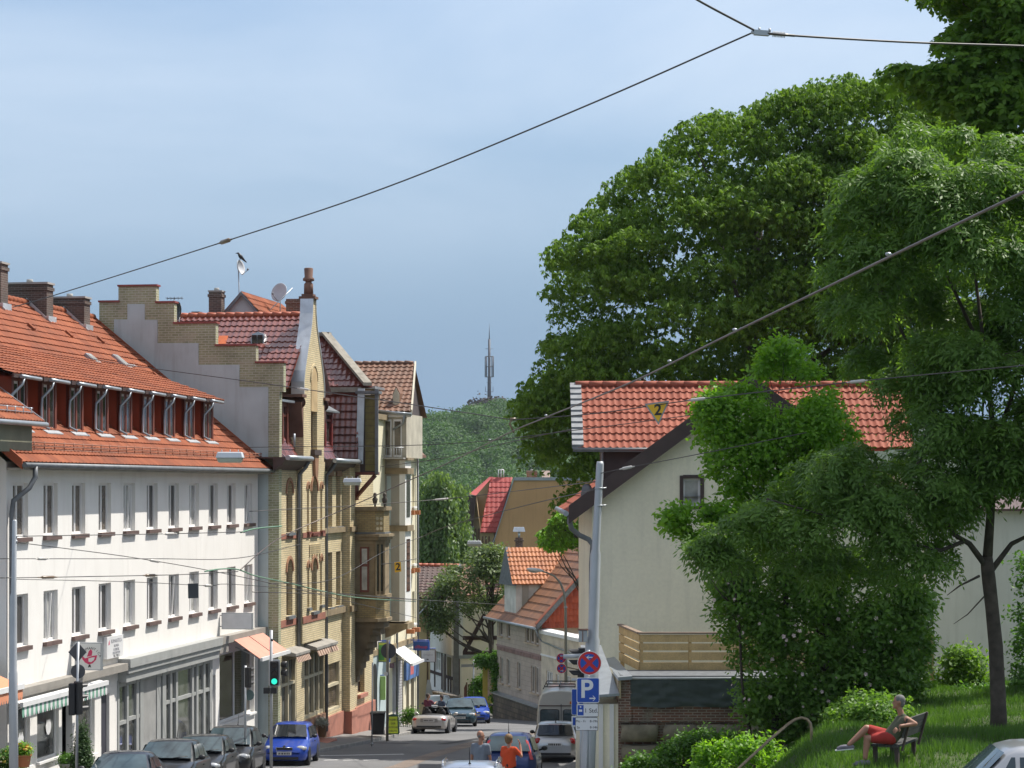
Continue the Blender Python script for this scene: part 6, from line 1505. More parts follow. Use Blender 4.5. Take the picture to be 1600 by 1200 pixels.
v, f, tn = foliage(bl, 40000, 'pinnate', .205, 72, nl=7, aspect=.33, droop=.75, up=.45, shell=.3, bottom=.6); mkobj('crown', v, f, lm_ash, ta_, tone=tn, nouv=True)
# --- maple at the top right corner
poly = [(1425, -30), (1465, 50), (1452, 95), (1360, 108), (1372, 150), (1435, 165), (1470, 230), (1480, 330), (1560, 420), (1660, 500), (1780, 480), (1800, 200), (1780, -120), (1600, -160), (1470, -90)]
rg = random.Random(73)
bl = crown_blobs(poly, 60, 2.6, 260, .6, 1.1, rg, flat=.55)
tree('maple_tree', 'dark maple tree reaching in at the top corner behind the ash', 'tree', (19, 61, -6), (17.5, 60, 10), .4, bl, 20000, 'palmate', .19, lm_dark, barkm, 73, 'trees on the right', nb=60, nl=5, aspect=.62, droop=.35, up=.55, shell=.35)
# --- bright saplings
rg = random.Random(74)
poly = [(1192, 530), (1250, 535), (1285, 590), (1325, 640), (1345, 720), (1320, 800), (1230, 810), (1150, 800), (1100, 740), (1084, 640), (1115, 600), (1170, 600)]
bl = crown_blobs(poly, 57, 1.0, 90, .32, .6, rg, flat=.75)
b0 = V((P(1215, 900, 57).x, 57, -7))
tree('young_tree', 'bright yellow-green young tree in front of the cream gable', 'tree', b0, P(1225, 640, 57), .10, bl, 9500, 'simple', .15, lm_lime, barkm, 74, 'trees on the right', nb=24, nl=4, aspect=.6, up=.5)
poly = [(1032, 815), (1075, 785), (1130, 795), (1190, 790), (1200, 850), (1130, 880), (1070, 850)]
bl = crown_blobs(poly, 56, .6, 18, .3, .5, rg, flat=.7)
tree('young_tree', 'low bright green sapling beside the small gable window', 'tree', (P(1195, 1100, 56).x, 57.2, -7.4), P(1130, 840, 56), .05, bl, 1300, 'simple', .16, lm_lime, barkm, 75, 'trees on the right', nb=10, nl=4, aspect=.6)
# --- dog rose
rg = random.Random(76)
poly = [(1122, 890), (1190, 850), (1320, 860), (1400, 900), (1455, 930), (1455, 1020), (1430, 1100), (1350, 1155), (1230, 1165), (1165, 1130), (1140, 1030), (1110, 950)]
bl = crown_blobs(poly, 57.5, 1.5, 150, .35, .7, rg, flat=.8)
t = tree('rose_bush', 'tall dark rose bush dotted with pale pink blossoms beside the terrace', 'bush', V((P(1290, 1160, 57.5).x, 57.5, -7.2)), P(1290, 950, 57.5), .12, bl, 15000, 'simple', .165, lm_rose, barkm, 76, nb=30, nl=4, aspect=.55)
g = np.random.default_rng(5); mb = MB()
vis = [b for b in bl if b[1] < 57.6]
for k in range(190):
    b = vis[int(g.integers(len(vis)))]; d = V(tuple(g.normal(size=3))); d.y = -abs(d.y) - .3; d.z = abs(d.z) * .8; d.normalize(); d *= 1.1
    c = V(b[:3]) + V((d.x * b[3], d.y * b[4], d.z * b[5])) * 1.04; fr = Fr(c, d.cross(V((0, 0, 1))), d.cross(d.cross(V((0, 0, 1)))), d)
    if (HY - c.z / c.y * FPX) > 1120 or c.x > P(1400, 0, c.y).x: continue
    r = float(g.uniform(.03, .055))
    for q in range(5): a = q * 1.2566; mb.add([fr.p(0, 0, 0), fr.p(r * math.cos(a - .5), r * math.sin(a - .5), .012), fr.p(r * 1.15 * math.cos(a), r * 1.15 * math.sin(a), .02), fr.p(r * math.cos(a + .5), r * math.sin(a + .5), .012)], [(0, 1, 2, 3)])
o = mb.build('blossoms', M('pale_pink_petals', (.72, .55, .52), rough=.7), t); o['kind'] = 'stuff'
# --- shrubs below the wall and behind the grass
def shrub(name, label, poly, Y, d, n, r0, r1, ncl, size, m, seed, group='shrubs on the bank', **kw):
    rg = random.Random(seed); bl = crown_blobs(poly, Y, d, n, r0, r1, rg, flat=.8)
    cx = sum(p[0] for p in poly) / len(poly); pb = P(cx, 0, Y)
    kw.setdefault('nl', 4); kw.setdefault('aspect', .55)
    return tree(name, label, 'shrub', V((pb.x, Y, terrain(pb.x, Y))), P(cx, min(p[1] for p in poly) + 20, Y), .05, bl, ncl, 'simple', size, m, barkm, seed, group, nb=12, **kw)
shrub('shrub', 'leafy green shrub growing against the sandstone blocks', [(985, 1185), (1020, 1172), (1060, 1150), (1110, 1140), (1150, 1150), (1160, 1230), (985, 1230)], 58, .9, 34, .3, .5, 3000, .13, lm_shrub, 80)
shrub('shrub', 'bright low shrub at the foot of the iron handrail', [(1090, 1170), (1150, 1150), (1230, 1160), (1270, 1190), (1250, 1240), (1080, 1240)], 50, .7, 26, .25, .42, 2200, .12, lm_lime, 81)
shrub('shrub', 'dark shrub between the rose bush and the bench', [(1290, 1120), (1350, 1085), (1410, 1090), (1430, 1150), (1350, 1165), (1300, 1170)], 52, .8, 26, .3, .5, 2200, .13, lm_rose, 82)
shrub('shrub', 'dark shrub in front of the grey rear wall', [(1455, 1045), (1490, 1010), (1540, 1025), (1545, 1090), (1460, 1095)], 64, .8, 20, .35, .55, 1500, .15, lm_dark, 83)
shrub('shrub', 'tall green shrub right of the ash trunk', [(1580, 860), (1640, 880), (1700, 1000), (1690, 1110), (1575, 1100), (1590, 980)], 60, 1.0, 30, .35, .6, 2200, .15, lm_shrub, 84)
shrub('shrub', 'low weedy shrub along the back edge of the grass', [(1440, 1100), (1500, 1075), (1600, 1070), (1640, 1110), (1440, 1120)], 62, .6, 22, .2, .35, 1500, .13, lm_shrub, 85)
# --- trees down the street
rg = random.Random(90)
poly = [(655, 755), (690, 738), (725, 762), (738, 830), (726, 900), (655, 900)]
bl = crown_blobs(poly, 168, 2.2, 34, .8, 1.5, rg, flat=1.2)
tree('birch_tree', 'weeping birch with a white trunk behind the tan house', 'tree', (P(712, 0, 168).x, 168, -17), P(700, 760, 168), .17, bl, 3600, 'hang', .34, lm_birch, bark_l, 90, 'trees down the street', nb=16, nl=6, aspect=.5)
poly = [(690, 895), (735, 858), (790, 852), (800, 930), (792, 955), (748, 962), (715, 958), (692, 1000), (652, 975), (672, 915)]
bl = crown_blobs(poly, 143, 2.0, 48, .5, .95, rg, flat=.75)
tree('street_tree', 'grey-green street tree with several bare stems before the half-timbered house', 'tree', (P(772, 0, 143).x, 143, ground(143)), P(768, 890, 143), .22, bl, 3000, 'simple', .27, lm_grey, barkm, 91, 'trees down the street', nb=26, nl=4, aspect=.5)
mb = MB()
poly = [(838, 840), (880, 790), (930, 775), (940, 860), (850, 862)]
bl = crown_blobs(poly, 112, 1.6, 26, .5, .9, rg, flat=.7)
tree('bright_maple', 'sunlit light green maple in front of the ochre block', 'tree', (P(930, 0, 112).x, 112, ground(112)), P(905, 800, 112), .16, bl, 2000, 'palmate', .26, lm_lime, barkm, 92, 'trees down the street', nb=12, nl=5, aspect=.6)
poly = [(742, 1030), (775, 1020), (785, 1040), (783, 1115), (772, 1118), (771, 1045), (750, 1042)]
bl = crown_blobs(poly, 137.3, .5, 26, .25, .45, rg, flat=.9)
t = tree('ivy', 'dark ivy hanging over the yellow gate pillar', 'climbing plant', (P(778, 0, 137.3).x, 137.3, ground(137)), P(778, 1040, 137.3), .05, bl, 1800, 'simple', .17, lm_shrub, barkm, 93, nb=6, nl=4, aspect=.7, crown='leaves')
poly = [(737, 1065), (752, 1058), (756, 1095), (738, 1098)]
bl = crown_blobs(poly, 141, .4, 12, .25, .4, rg, flat=.9)
tree('garden_shrub', 'green garden shrub beside the weathered wooden gate', 'shrub', (P(747, 0, 141).x, 141, ground(141)), P(747, 1075, 141), .04, bl, 700, 'simple', .18, lm_shrub, barkm, 94, nb=5, nl=4, aspect=.7)
# --- wooded hill: a mass of crowns
g = np.random.default_rng(8); bl = []
for k in range(620):
    yy = float(g.uniform(640, 1260)); xx = float(g.uniform(-.055, .04)) * yy
    r = float(g.uniform(4, 9)); bl.append((xx, yy, hill_z(xx, yy) + r * .5, r, r, r * .8))
v, f, tn = foliage(bl, 70000, 'simple', 1.3, 8, nl=3, aspect=.75, shell=.06, up=.35, bottom=.1)
o = mkobj('forest', v, f, leafmat('forest_leaf', (.030, .085, .020), (.070, .150, .034), .25, .7), None, tone=tn, nouv=True); o['kind'] = 'stuff'
bl = [(P(745 + 6 * k, 0, 1235).x, 1235, hill_z(-15, 1235) + 6 + 3 * (k % 2), 8, 8, 7) for k in range(6)]
t = tree('copper_beech', 'purple-brown copper beech on the hilltop below the mast', 'tree', (P(755, 0, 1235).x, 1235, hill_z(-15, 1235)), (P(755, 0, 1235).x, 1235, hill_z(-15, 1235) + 9), .5, bl, 1800, 'simple', 2.0, leafmat('copper_leaf', (.035, .030, .028), (.06, .045, .04), .15, .7), barkm, 95, nb=4, nl=3, aspect=.7)
# --- grass on the bank
g = np.random.default_rng(9); N = 165000
x = g.uniform(3.5, 20, N); y = g.uniform(36, 66, N); keep = (x / y < .34) & (x / y > .085) & (g.random(N) < 1.1 - (y - 36) * .014); x, y = x[keep], y[keep]
keep = np.array([sstep(*((3.2, 6.2) if b < 44 else (3.2 + (b - 44) * .13, 6.2 + (b - 44) * .22)), a) > .45 for a, b in zip(x, y)]); x, y = x[keep], y[keep]
z = np.array([terrain(a, b) for a, b in zip(x, y)]); n = len(x); h = g.uniform(.07, .2, n) * (1 + .5 * np.sin(x * 2.1) * np.sin(y * 1.3)); a = g.uniform(0, 6.28, n); w = g.uniform(.008, .016, n)
b0 = np.stack([x - np.cos(a) * w, y - np.sin(a) * w, z - .02], 1); b1 = np.stack([x + np.cos(a) * w, y + np.sin(a) * w, z - .02], 1); tp_ = np.stack([x + g.normal(size=n) * .05, y + g.normal(size=n) * .05, z + h], 1)
v = np.stack([b0, b1, tp_], 1).reshape(-1, 3)
o = mkobj('grass', v, np.arange(len(v)).reshape(-1, 3), leafmat('grass_blade', (.05, .12, .018), (.105, .205, .035), .35, .6), None, tone=np.clip(g.normal(.45, .22, n) + .3 * np.sin(x * 1.1 + y * .5) * np.sin(y * .9 - x * .4), 0, 1), nouv=True); o['kind'] = 'stuff'
# ================================================================ poles, signs, signals, cables, street furniture
def FC(p): return Fr(p, (1, 0, 0), (0, -1, 0))      # frame looking back at the street: a right, b towards the eye
def on_ground(px, Y, dz=0.): return V((P(px, 0, Y).x, Y, ground(Y) + dz))
def pz(py, Y): return (HY - py) / FPX * Y
def disc(mb, fr, a, c, r, b0, b1, n=28, m=0):
    mb.prism([fr.p(a + r * math.cos(2 * math.pi * k / n), b0, c + r * math.sin(2 * math.pi * k / n)) for k in range(n)], fr.v * (b1 - b0), m)
def rrect(fr, a0, a1, c0, c1, b, r, n=4):
    pts = []
    for cx, cz, q0 in ((a1 - r, c1 - r, 0), (a0 + r, c1 - r, 90), (a0 + r, c0 + r, 180), (a1 - r, c0 + r, 270)):
        for k in range(n + 1): q = R(q0 + 90 * k / n); pts.append(fr.p(cx + r * math.cos(q), b, cz + r * math.sin(q)))
    return pts
# --- tall grey mast with step-wise collars, right of the street
pb = on_ground(918, 52)
t = thing('catenary_pole', 'tall grey stepped steel pole behind the no stopping sign', 'pole', pb)
A = P(914, 1500, 52); top = P(937.5, 722, 52); ax = [P(915, 1400, 52), P(919, 1180, 52), P(926, 1000, 52), P(927, 995, 52), P(930.5, 866, 52), P(931, 858, 52), P(937.5, 726, 52), P(937.6, 721, 52)]
ax[0].z = pb.z - .3
mb = MB(); mb.tube(ax, [.17, .168, .165, .125, .12, .092, .088, .07], 16); mb.build('shaft', polem, t)
mb = MB()
for py in (790, 763): mb = MB(); c = P(936, py, 52); mb.tube([c - V((0, 0, .02)), c + V((0, 0, .02))], .1, 12); mb.tube([c, c + V((.17, 0, .01))], .015, 6); mb.build('clamp', steel, t)
# --- sign post with its four plates
t = thing('sign_post', 'post with a round no stopping sign over a blue parking sign and two white plates', 'traffic sign', on_ground(914, 46.5))
YS = 46.0; F1 = FC(V((0, YS, 0))); sx = lambda px: P(px, 0, YS).x; sz = lambda py: pz(py, YS)
mb = MB(); mb.tube([V((sx(916), YS + .06, ground(YS))), V((sx(920), YS + .06, sz(1016)))], .031, 10); mb.build('post', steel, t)
cx, cz, r = sx(921), sz(1036), .236
mb = MB(); disc(mb, F1, cx, cz, r + .012, -.012, 0); rs_ = mb.build('round_sign', sign_w, t)
mb = MB(); disc(mb, F1, cx, cz, r, .0, .003); mb.build('red_field', sign_r, rs_)
mb = MB()
for k in range(4):
    q0 = R(45 + 90 * k); h = .036; rr = r * .80; pts = []
    off = math.asin(h / rr)
    for j in range(9): q = q0 + off + (math.pi / 2 - 2 * off) * j / 8; pts.append(F1.p(cx + rr * math.cos(q), .004, cz + rr * math.sin(q)))
    pts.append(F1.p(cx + h * 1.414 * math.cos(q0 + math.pi / 4), .004, cz + h * 1.414 * math.sin(q0 + math.pi / 4)))
    mb = MB(); mb.prism(pts, F1.v * .002); mb.build('blue_field', sign_b, rs_)
def arrow(parent, fr, cx, cz, L, w, b, m, left=True, name='arrow'):
    s = -1 if left else 1; mb = MB()
    mb.prism([fr.p(cx + s * L * x, b, cz + w * z) for x, z in [(.5, 0), (.12, .9), (.0, .9), (.28, .22), (-.5, .22), (-.5, -.22), (.28, -.22), (.0, -.9), (.12, -.9)]], fr.v * .002); mb.build(name, m, parent)
arrow(rs_, F1, cx, cz + .118, .13, .042, .0065, sign_w, True)
x0, x1, z0, z1 = sx(901), sx(936.5), sz(1098), sz(1059)
mb = MB(); mb.prism(rrect(F1, x0, x1, z0, z1, -.012, .035), F1.v * .012); ps = mb.build('parking_sign', sign_w, t)
mb = MB(); mb.prism(rrect(F1, x0 + .012, x1 - .012, z0 + .012, z1 - .012, .0, .03), F1.v * .003); mb.build('blue_field', sign_b, ps)
text('P', ps, F1.p((x0 + x1) / 2 - .03, .005, (z0 + z1) / 2 + .01), F1.u, (0, 0, 1), .52, sign_w, ext=.0015, bold=.02)
arrow(ps, F1, x1 - .14, z0 + .09, .13, .06, .0045, sign_w, False)
def plate(x0, x1, z0, z1):
    mb = MB(); mb.prism(rrect(F1, x0, x1, z0, z1, -.012, .02), F1.v * .012); o = mb.build('plate', sign_k, t)
    mb = MB(); mb.prism(rrect(F1, x0 + .008, x1 - .008, z0 + .008, z1 - .008, .0, .015), F1.v * .003); mb.build('white_field', sign_w, o); return o
x0, x1, z0, z1 = sx(900.5), sx(935), sz(1120), sz(1099.5)
o = plate(x0, x1, z0, z1)
mb = MB(); mb.box(F1, (x0 + .025, x0 + .15), (.003, .006), (z0 + .03, z1 - .03)); mb.build('parking_disc', sign_b, o)
mb = MB(); mb.box(F1, (x0 + .055, x0 + .12), (.006, .008), ((z0 + z1) / 2 - .03, (z0 + z1) / 2 + .015)); disc(mb, F1, x0 + .0875, z1 - .065, .016, .006, .008, 12); mb.build('disc_mark', sign_w, o)
text('1 Std.', o, F1.p(x0 + .305, .0045, (z0 + z1) / 2 - .01), F1.u, (0, 0, 1), .125, sign_k)
x0, x1, z0, z1 = sx(899), sx(934.5), sz(1141.5), sz(1121)
o = plate(x0, x1, z0, z1)
for s, a, z in (('Mo - Fr', .115, .19), ('8-19h', .375, .19), ('Sa', .06, .065), ('8-14h', .375, .065)): text(s, o, F1.p(x0 + a, .0045, z0 + z), F1.u, (0, 0, 1), .068, sign_k)
# second parking sign behind
t = thing('sign_post', 'second blue parking sign half hidden behind the first', 'traffic sign', on_ground(897, 54))
Y2 = 54.0; F2 = FC(V((0, Y2, 0))); x2 = lambda px: P(px, 0, Y2).x; w2 = lambda py: pz(py, Y2)
mb = MB(); mb.tube([V((x2(908), Y2 + .06, ground(Y2))), V((x2(908), Y2 + .06, w2(1078)))], .03, 8); mb.build('post', steel, t)
mb = MB(); mb.prism(rrect(F2, x2(893), x2(930), w2(1117), w2(1076.5), -.012, .035), F2.v * .012); ps = mb.build('parking_sign', sign_w, t)
mb = MB(); mb.prism(rrect(F2, x2(893.6), x2(929.4), w2(1116.4), w2(1077.1), .0, .03), F2.v * .003); mb.build('blue_field', sign_b, ps)
text('P', ps, F2.p(x2(908), .005, w2(1096)), F2.u, (0, 0, 1), .52, sign_w)
mb = MB(); mb.prism(rrect(F2, x2(893), x2(928), w2(1136), w2(1118.5), -.012, .02), F2.v * .012); pl = mb.build('plate', sign_w, t)
mb = MB(); mb.box(F2, (x2(895), x2(903)), (.001, .004), (w2(1133), w2(1121))); mb.build('parking_disc', sign_b, pl)
# signal heads and camera box on the pole (facing up the cross street)
def signal(t, name, c, facing, lit=None, hoods=3, w=.3, h=.92, border=None, hoodlen=.2):
    f = V(facing).normalized(); fr = Fr(c, V((0, 0, 1)).cross(f) * -1 if False else f.cross(V((0, 0, 1))) * -1, f)
    mb = MB(); mb.box(fr, (-w / 2, w / 2), (-.18, 0), (-h / 2, h / 2)); o = mb.build(name, blackpl, t, bevel=.03)
    if border: mb = MB(); mb.prism(rrect(fr, -w / 2 - .05, w / 2 + .05, -h / 2 - .05, h / 2 + .05, -.19, .06), f * .03); mb.build('backing_board', border, t)
    for k in range(hoods):
        z = h / 2 - h * (k + .5) / hoods; rr = min(w, h / hoods) * .36
        mb = MB(); disc(mb, fr, 0, z, rr, .002, .02, 18); mb.build('lens', lit[1] if lit and lit[0] == k else M('dark_lens', (.02, .016, .016), rough=.15), o)
        mb = MB(); n = 10
        arc = [fr.p((rr + .015) * math.cos(R(-10 + 200 * j / n)), 0, z + (rr + .015) * math.sin(R(-10 + 200 * j / n))) for j in range(n + 1)]
        for j in range(n): mb.quad(arc[j], arc[j + 1], arc[j + 1] + f * hoodlen * (.55 + .45 * math.sin(math.pi * (j + 1) / n)), arc[j] + f * hoodlen * (.55 + .45 * math.sin(math.pi * j / n)))
        mb.build('hood', blackpl, o)
    return o
t = thing('traffic_light', 'traffic light seen from the side on the grey stepped pole', 'traffic light', P(905, 1060, 52))
signal(t, 'signal_head', P(904, 1037, 52.3), (-1, -.12, 0), hoods=3, w=.22, h=.74, hoodlen=.24)
mb = MB(); mb.tube([P(880, 1026, 51.9), P(922, 1024, 51.9)], .05, 8); mb.tube([P(893, 1062, 51.9), P(922, 1062, 51.9)], .03, 8); mb.build('bracket', steel, t)
t = thing('control_box', 'grey ribbed box fixed to the stepped pole above the traffic light', 'equipment box', P(911, 1002, 51.8))
mb = MB(); fb_ = FC(P(911, 994, 51.8)); mb.box(fb_, (-.1, .1), (-.1, .1), (-.13, .14)); mb.build('box', steel, t, bevel=.01)
mb = MB(); mb.box(fb_, (-.12, .12), (-.12, .12), (.14, .165)); mb.box(fb_, (-.02, .0), (.1, .115), (-.12, .13)); mb.build('lid', M('rust_brown_trim', (.2, .1, .07)), t)
# traffic light by the salmon awning
YT = 77.5; t = thing('traffic_light', 'traffic light with a white border showing green beside the salmon awning', 'traffic light', on_ground(423, YT, .1))
mb = MB(); mb.tube([V((P(423, 0, YT).x, YT + .16, ground(YT))), P(423, 985, YT) + V((0, .16, 0))], .055, 10); mb.build('pole', polem, t)
green = emit('green_signal_light', (.02, .62, .42), 1.1)
signal(t, 'signal_head', P(428.5, 1052, YT), (.08, -1, 0), (2, green), 3, .30, .84, sign_w, .1)
for py in (1038, 1051): 
    c = P(440, py, YT); mb = MB(); mb.tube([c, c + V((.2, -.05, 0))], [.10, .12], 10); mb.build('side_signal', blackpl, t)
for px in (416.5, 428): mb = MB(); mb.box(FC(P(px, 1079, YT)), (-.1, .1), (-.1, .1), (-.1, .1)); mb.build('pedestrian_signal', blackpl, t, bevel=.01)
mb = MB(); mb.ball(P(425, 1000, YT), .05, 8); mb.build('sensor', blackpl, t)
# rear-facing signal a little further up, seen from behind
YT = 71.5; t = thing('traffic_light', 'slim traffic light seen from behind in front of the dark shop window', 'traffic light', on_ground(383, YT, .1))
mb = MB(); mb.tube([on_ground(383, YT), P(383.5, 1040, YT)], .04, 8); mb.build('pole', steel, t)
signal(t, 'signal_head', P(389.5, 1058, YT + .1), (.5, .85, 0), None, 3, .2, .66)
mb = MB(); disc(mb, FC(P(389, 1086, YT + .1)), 0, 0, .17, 0, .02); mb.build('round_sign', M('green_grey_sign_back', (.10, .15, .14), rough=.5), t)
mb = MB()
for py in (1046, 1060, 1072): mb.tube([P(383.5, py, YT), P(389, py, YT + .05)], .02, 6)
mb.build('bracket', steel, t)
# diamond sign pole by the flower shop
YT = 56.0; t = thing('sign_post', 'signs and traffic light seen from behind on a thin post by the flower shop', 'traffic sign', on_ground(120, YT, .1))
mb = MB(); mb.tube([on_ground(119, YT), P(122, 1003, YT)], .035, 8); mb.build('post', steel, t)
F3 = FC(P(121, 1019, YT + .05)); mb = MB(); s = .23; mb.prism([F3.p(-s, 0, 0), F3.p(0, 0, -s - .03), F3.p(s, 0, 0), F3.p(0, 0, s + .03)], V((0, .015, 0))); mb.build('diamond_sign_back', sign_back, t)
mb = MB(); disc(mb, FC(P(122, 1049, YT + .05)), 0, 0, .18, 0, .015); mb.build('round_sign_back', sign_back, t)
signal(t, 'signal_head', P(115, 1092, YT + .1), (.1, 1, 0), None, 3, .17, .8)
signal(t, 'signal_head', P(127, 1090, YT + .1), (.7, .7, 0), None, 3, .17, .84)
# round sign post and slim post on the far pavement
YT = 96.0; t = thing('sign_post', 'round traffic sign seen from behind in front of the cream house', 'traffic sign', on_ground(605, YT, .1))
mb = MB(); mb.tube([on_ground(605, YT), P(606, 1000, YT)], .06, 8); mb.build('post', M('grey_brown_post', (.18, .165, .14), rough=.5), t)
mb = MB(); disc(mb, FC(P(607, 1017, YT + .08)), 0, 0, .33, 0, .02); mb.build('round_sign_back', sign_back, t)
mb = MB(); mb.box(FC(P(612, 1040, YT + .08)), (-.1, .1), (0, .02), (-.1, .1)); mb.build('small_plate', M('mauve_plate', (.25, .16, .18)), t)
mb = MB(); disc(mb, FC(P(603, 1053, YT - .1)), 0, 0, .09, 0, .02); mb.build('sticker', sign_w, t)
YT = 92.0; t = thing('bollard_post', 'thin plain steel post beside the dark bin', 'post', on_ground(581, YT, .1))
mb = MB(); mb.tube([on_ground(581, YT), P(582, 1035, YT)], .028, 8); mb.build('post', steel, t)
mb = MB(); mb.lathe(Fr(on_ground(581, YT, .1), (1, 0, 0), (0, 1, 0)), [(.07, 0), (.06, .04), (.03, .05)], 10); mb.build('foot', steel, t)
# bin
YT = 97.0; c = on_ground(590.5, YT, .2); t = thing('waste_bin', 'large dark grey wheeled bin against the brick house corner', 'bin', c)
fr = FC(c); mb = MB(); mb.prism([fr.p(-.25, .3, .06), fr.p(.25, .3, .06), fr.p(.31, .36, .95), fr.p(-.31, .36, .95)], V((0, .62, 0))); mb.build('body', M('anthracite_plastic', (.030, .032, .032), rough=.55, var=.2), t, bevel=.02)
mb = MB(); mb.box(fr, (-.33, .33), (-.3, .38), (.96, 1.03)); mb.box(fr, (-.3, .3), (.37, .43), (.97, 1.0)); mb.build('lid', M('anthracite_plastic', (.03, .032, .032)), t, bevel=.02)
mb = MB()
for x in (-.24, .24): mb.tube([fr.p(x - .03, -.3, .1), fr.p(x + .03, -.3, .1)], .1, 10)
mb.build('wheel', rubber, t)
# A-board
YT = 99.0; c = on_ground(614.5, YT, .18); t = thing('pavement_sign', 'bright yellow-green pavement sign board with rows of writing', 'sign board', c); fr = FC(c)
for s in (1, -1): mb = MB(); mb.prism([fr.p(-.27, s * .25, 0), fr.p(.27, s * .25, 0), fr.p(.22, s * .03, .82), fr.p(0, s * .02, .88), fr.p(-.22, s * .03, .82)], V((0, .02, 0))); mb.build('board', M('dark_green_board', (.02, .07, .05), rough=.5), t)
mb = MB(); mb.prism([fr.p(-.22, .26, .05), fr.p(.22, .26, .05), fr.p(.18, .06, .76), fr.p(-.18, .06, .76)], V((0, -.004, 0))); pf = mb.build('poster', M('lime_yellow', (.55, .68, .03), rough=.5), t)
nn = V((0, -.96, .27)); upv = V((0, .27, .96))
for k, s in enumerate(('ANGEBOT', 'DER', 'WOCHE', 'HEUTE')): text(s, pf, fr.p(0, .235 - k * .0 - (.62 - .16 * k) * .27 + .03, .62 - .16 * k) + nn * .02, fr.u, upv, .11, sign_k)
# weeds, planters
rgw = random.Random(3)
def plant_pot(name, label, c, r, h, m, bl, ncl, size, lm, kind='simple', group=None, flowers=None, cat='planter', **kw):
    t = thing(name, label, cat, c, group); fr = Fr(c, (1, 0, 0), (0, 1, 0))
    mb = MB(); mb.lathe(fr, [(r * .72, 0), (r * .95, h * .85), (r * 1.05, h * .86), (r * 1.05, h), (r * .9, h), (r * .88, h - .05)], 18); mb.build('pot', m, t)
    v, f, tn = foliage([(c.x + a, c.y + b, c.z + h + z, rr, rr, rr2) for a, b, z, rr, rr2 in bl], ncl, kind, size, 7, **kw); mkobj('leaves', v, f, lm, t, tone=tn, nouv=True)
    if flowers:
        mb = MB(); g = random.Random(4)
        for k in range(46):
            a, b, z, rr, rr2 = g.choice(bl); q = g.uniform(0, 6.28); e = g.uniform(.1, 1.2); mb.ball(V((c.x + a + rr * math.cos(q) * math.cos(e), c.y + b + rr * math.sin(q) * math.cos(e) - .02, c.z + h + z + rr2 * math.sin(e))), g.uniform(.03, .055), 6, g.randrange(2), (1, 1, .7))
        mb.build('flowers', flowers, t)
    return t
yel, org, pnk = M('yellow_flower', (.55, .42, .06)), M('orange_flower', (.55, .14, .03)), M('cream_flower', (.6, .5, .32))
ZP = lambda px, Y: on_ground(px, Y, .25)
c = V((P(14, 0, 58).x, 58, pz(1200, 58))); plant_pot('flower_tub', 'flower tub with yellow and cream flowers at the left edge of the street', c - V((0, 0, .45)), .45, .45, concrete, [(-.2, 0, .1, .3, .22), (.15, 0, .12, .3, .24), (.0, .1, .25, .25, .2)], 900, .09, lm_shrub, flowers=[yel, pnk])
c = V((P(37, 0, 57.5).x, 57.5, pz(1186, 57.5))); plant_pot('flower_pot', 'terracotta pot tilted out with orange flowers beside the flower tub', c - V((0, 0, .2)), .2, .32, terra, [(.0, 0, .08, .2, .16), (-.12, 0, .14, .16, .14)], 350, .08, lm_lime, flowers=[yel, org])
c = V((P(107, 0, 64.5).x, 64.5, pz(1196, 64.5) - .35)); plant_pot('planter', 'round concrete planter with a low green plant by the shop door', c, .27, .42, concrete, [(0, 0, .05, .25, .14)], 350, .09, lm_shrub)
c = V((P(128, 0, 62.5).x, 62.5, pz(1200, 62.5) - .5)); plant_pot('thuja', 'slim conical thuja in a pot in front of the flower shop', c, .22, .35, terra, [(0, 0, .2 + .15 * k, .30 - .032 * k, .2) for k in range(8)], 2600, .085, lm_thuja, cat='potted tree', nl=4, aspect=.35)
c = ZP(503, 92.5) + V((0, 0, .1)); t = plant_pot('pedestal_planter', 'stone pedestal planter with a grey-leaved plant on the brick house step', c, .2, .55, sandst, [(0, 0, .05, .2, .12)], 300, .09, leafmat('grey_leaf', (.22, .24, .22), (.34, .35, .32), .1, .7))
c = on_ground(508, 92, .1); t = thing('door_step', 'red sandstone doorstep beside the drainpipe of the brick house', 'step', c); mb = MB(); mb.box(Fr(c, SD, SN), (-.9, .9), (-.5, .3), (-.2, .13)); mb.build('block', pinkst, t, bevel=.02)
c = V((P(637, 0, 108).x, 108, ground(108) + .2)); t = thing('weeds', 'tall weeds growing at the foot of the cream house', 'plant', c)
v, f, tn = foliage([(c.x + .1 * k - .2, c.y, c.z + .3 + .12 * (k % 3), .18, .18, .3) for k in range(6)], 500, 'simple', .14, 5, nl=3); mkobj('leaves', v, f, lm_shrub, t, tone=tn, nouv=True)
mb = MB()
for k in range(6): mb.tube([c + V((.1 * k - .2, 0, -.1)), c + V((.1 * k - .2, 0, .6))], .012, 4)
mb.build('stems', lm_shrub, t)
# left catenary pole
YT = 50.0; t = thing('catenary_pole', 'grey stepped pole at the left edge before the white house', 'pole', on_ground(20, YT, .1))
mb = MB(); mb.tube([on_ground(22, YT), P(20.5, 1052, YT), P(20.5, 1048, YT), P(21, 932, YT), P(21.5, 926, YT), P(23, 814, YT), P(23, 812, YT)], [.105, .10, .085, .08, .058, .052, .03], 14); mb.build('shaft', polem, t)
for py in (846, 838): mb = MB(); mb.tube([P(19, py, YT), P(27, py, YT)], .03, 8); mb.build('clamp', steel, t)
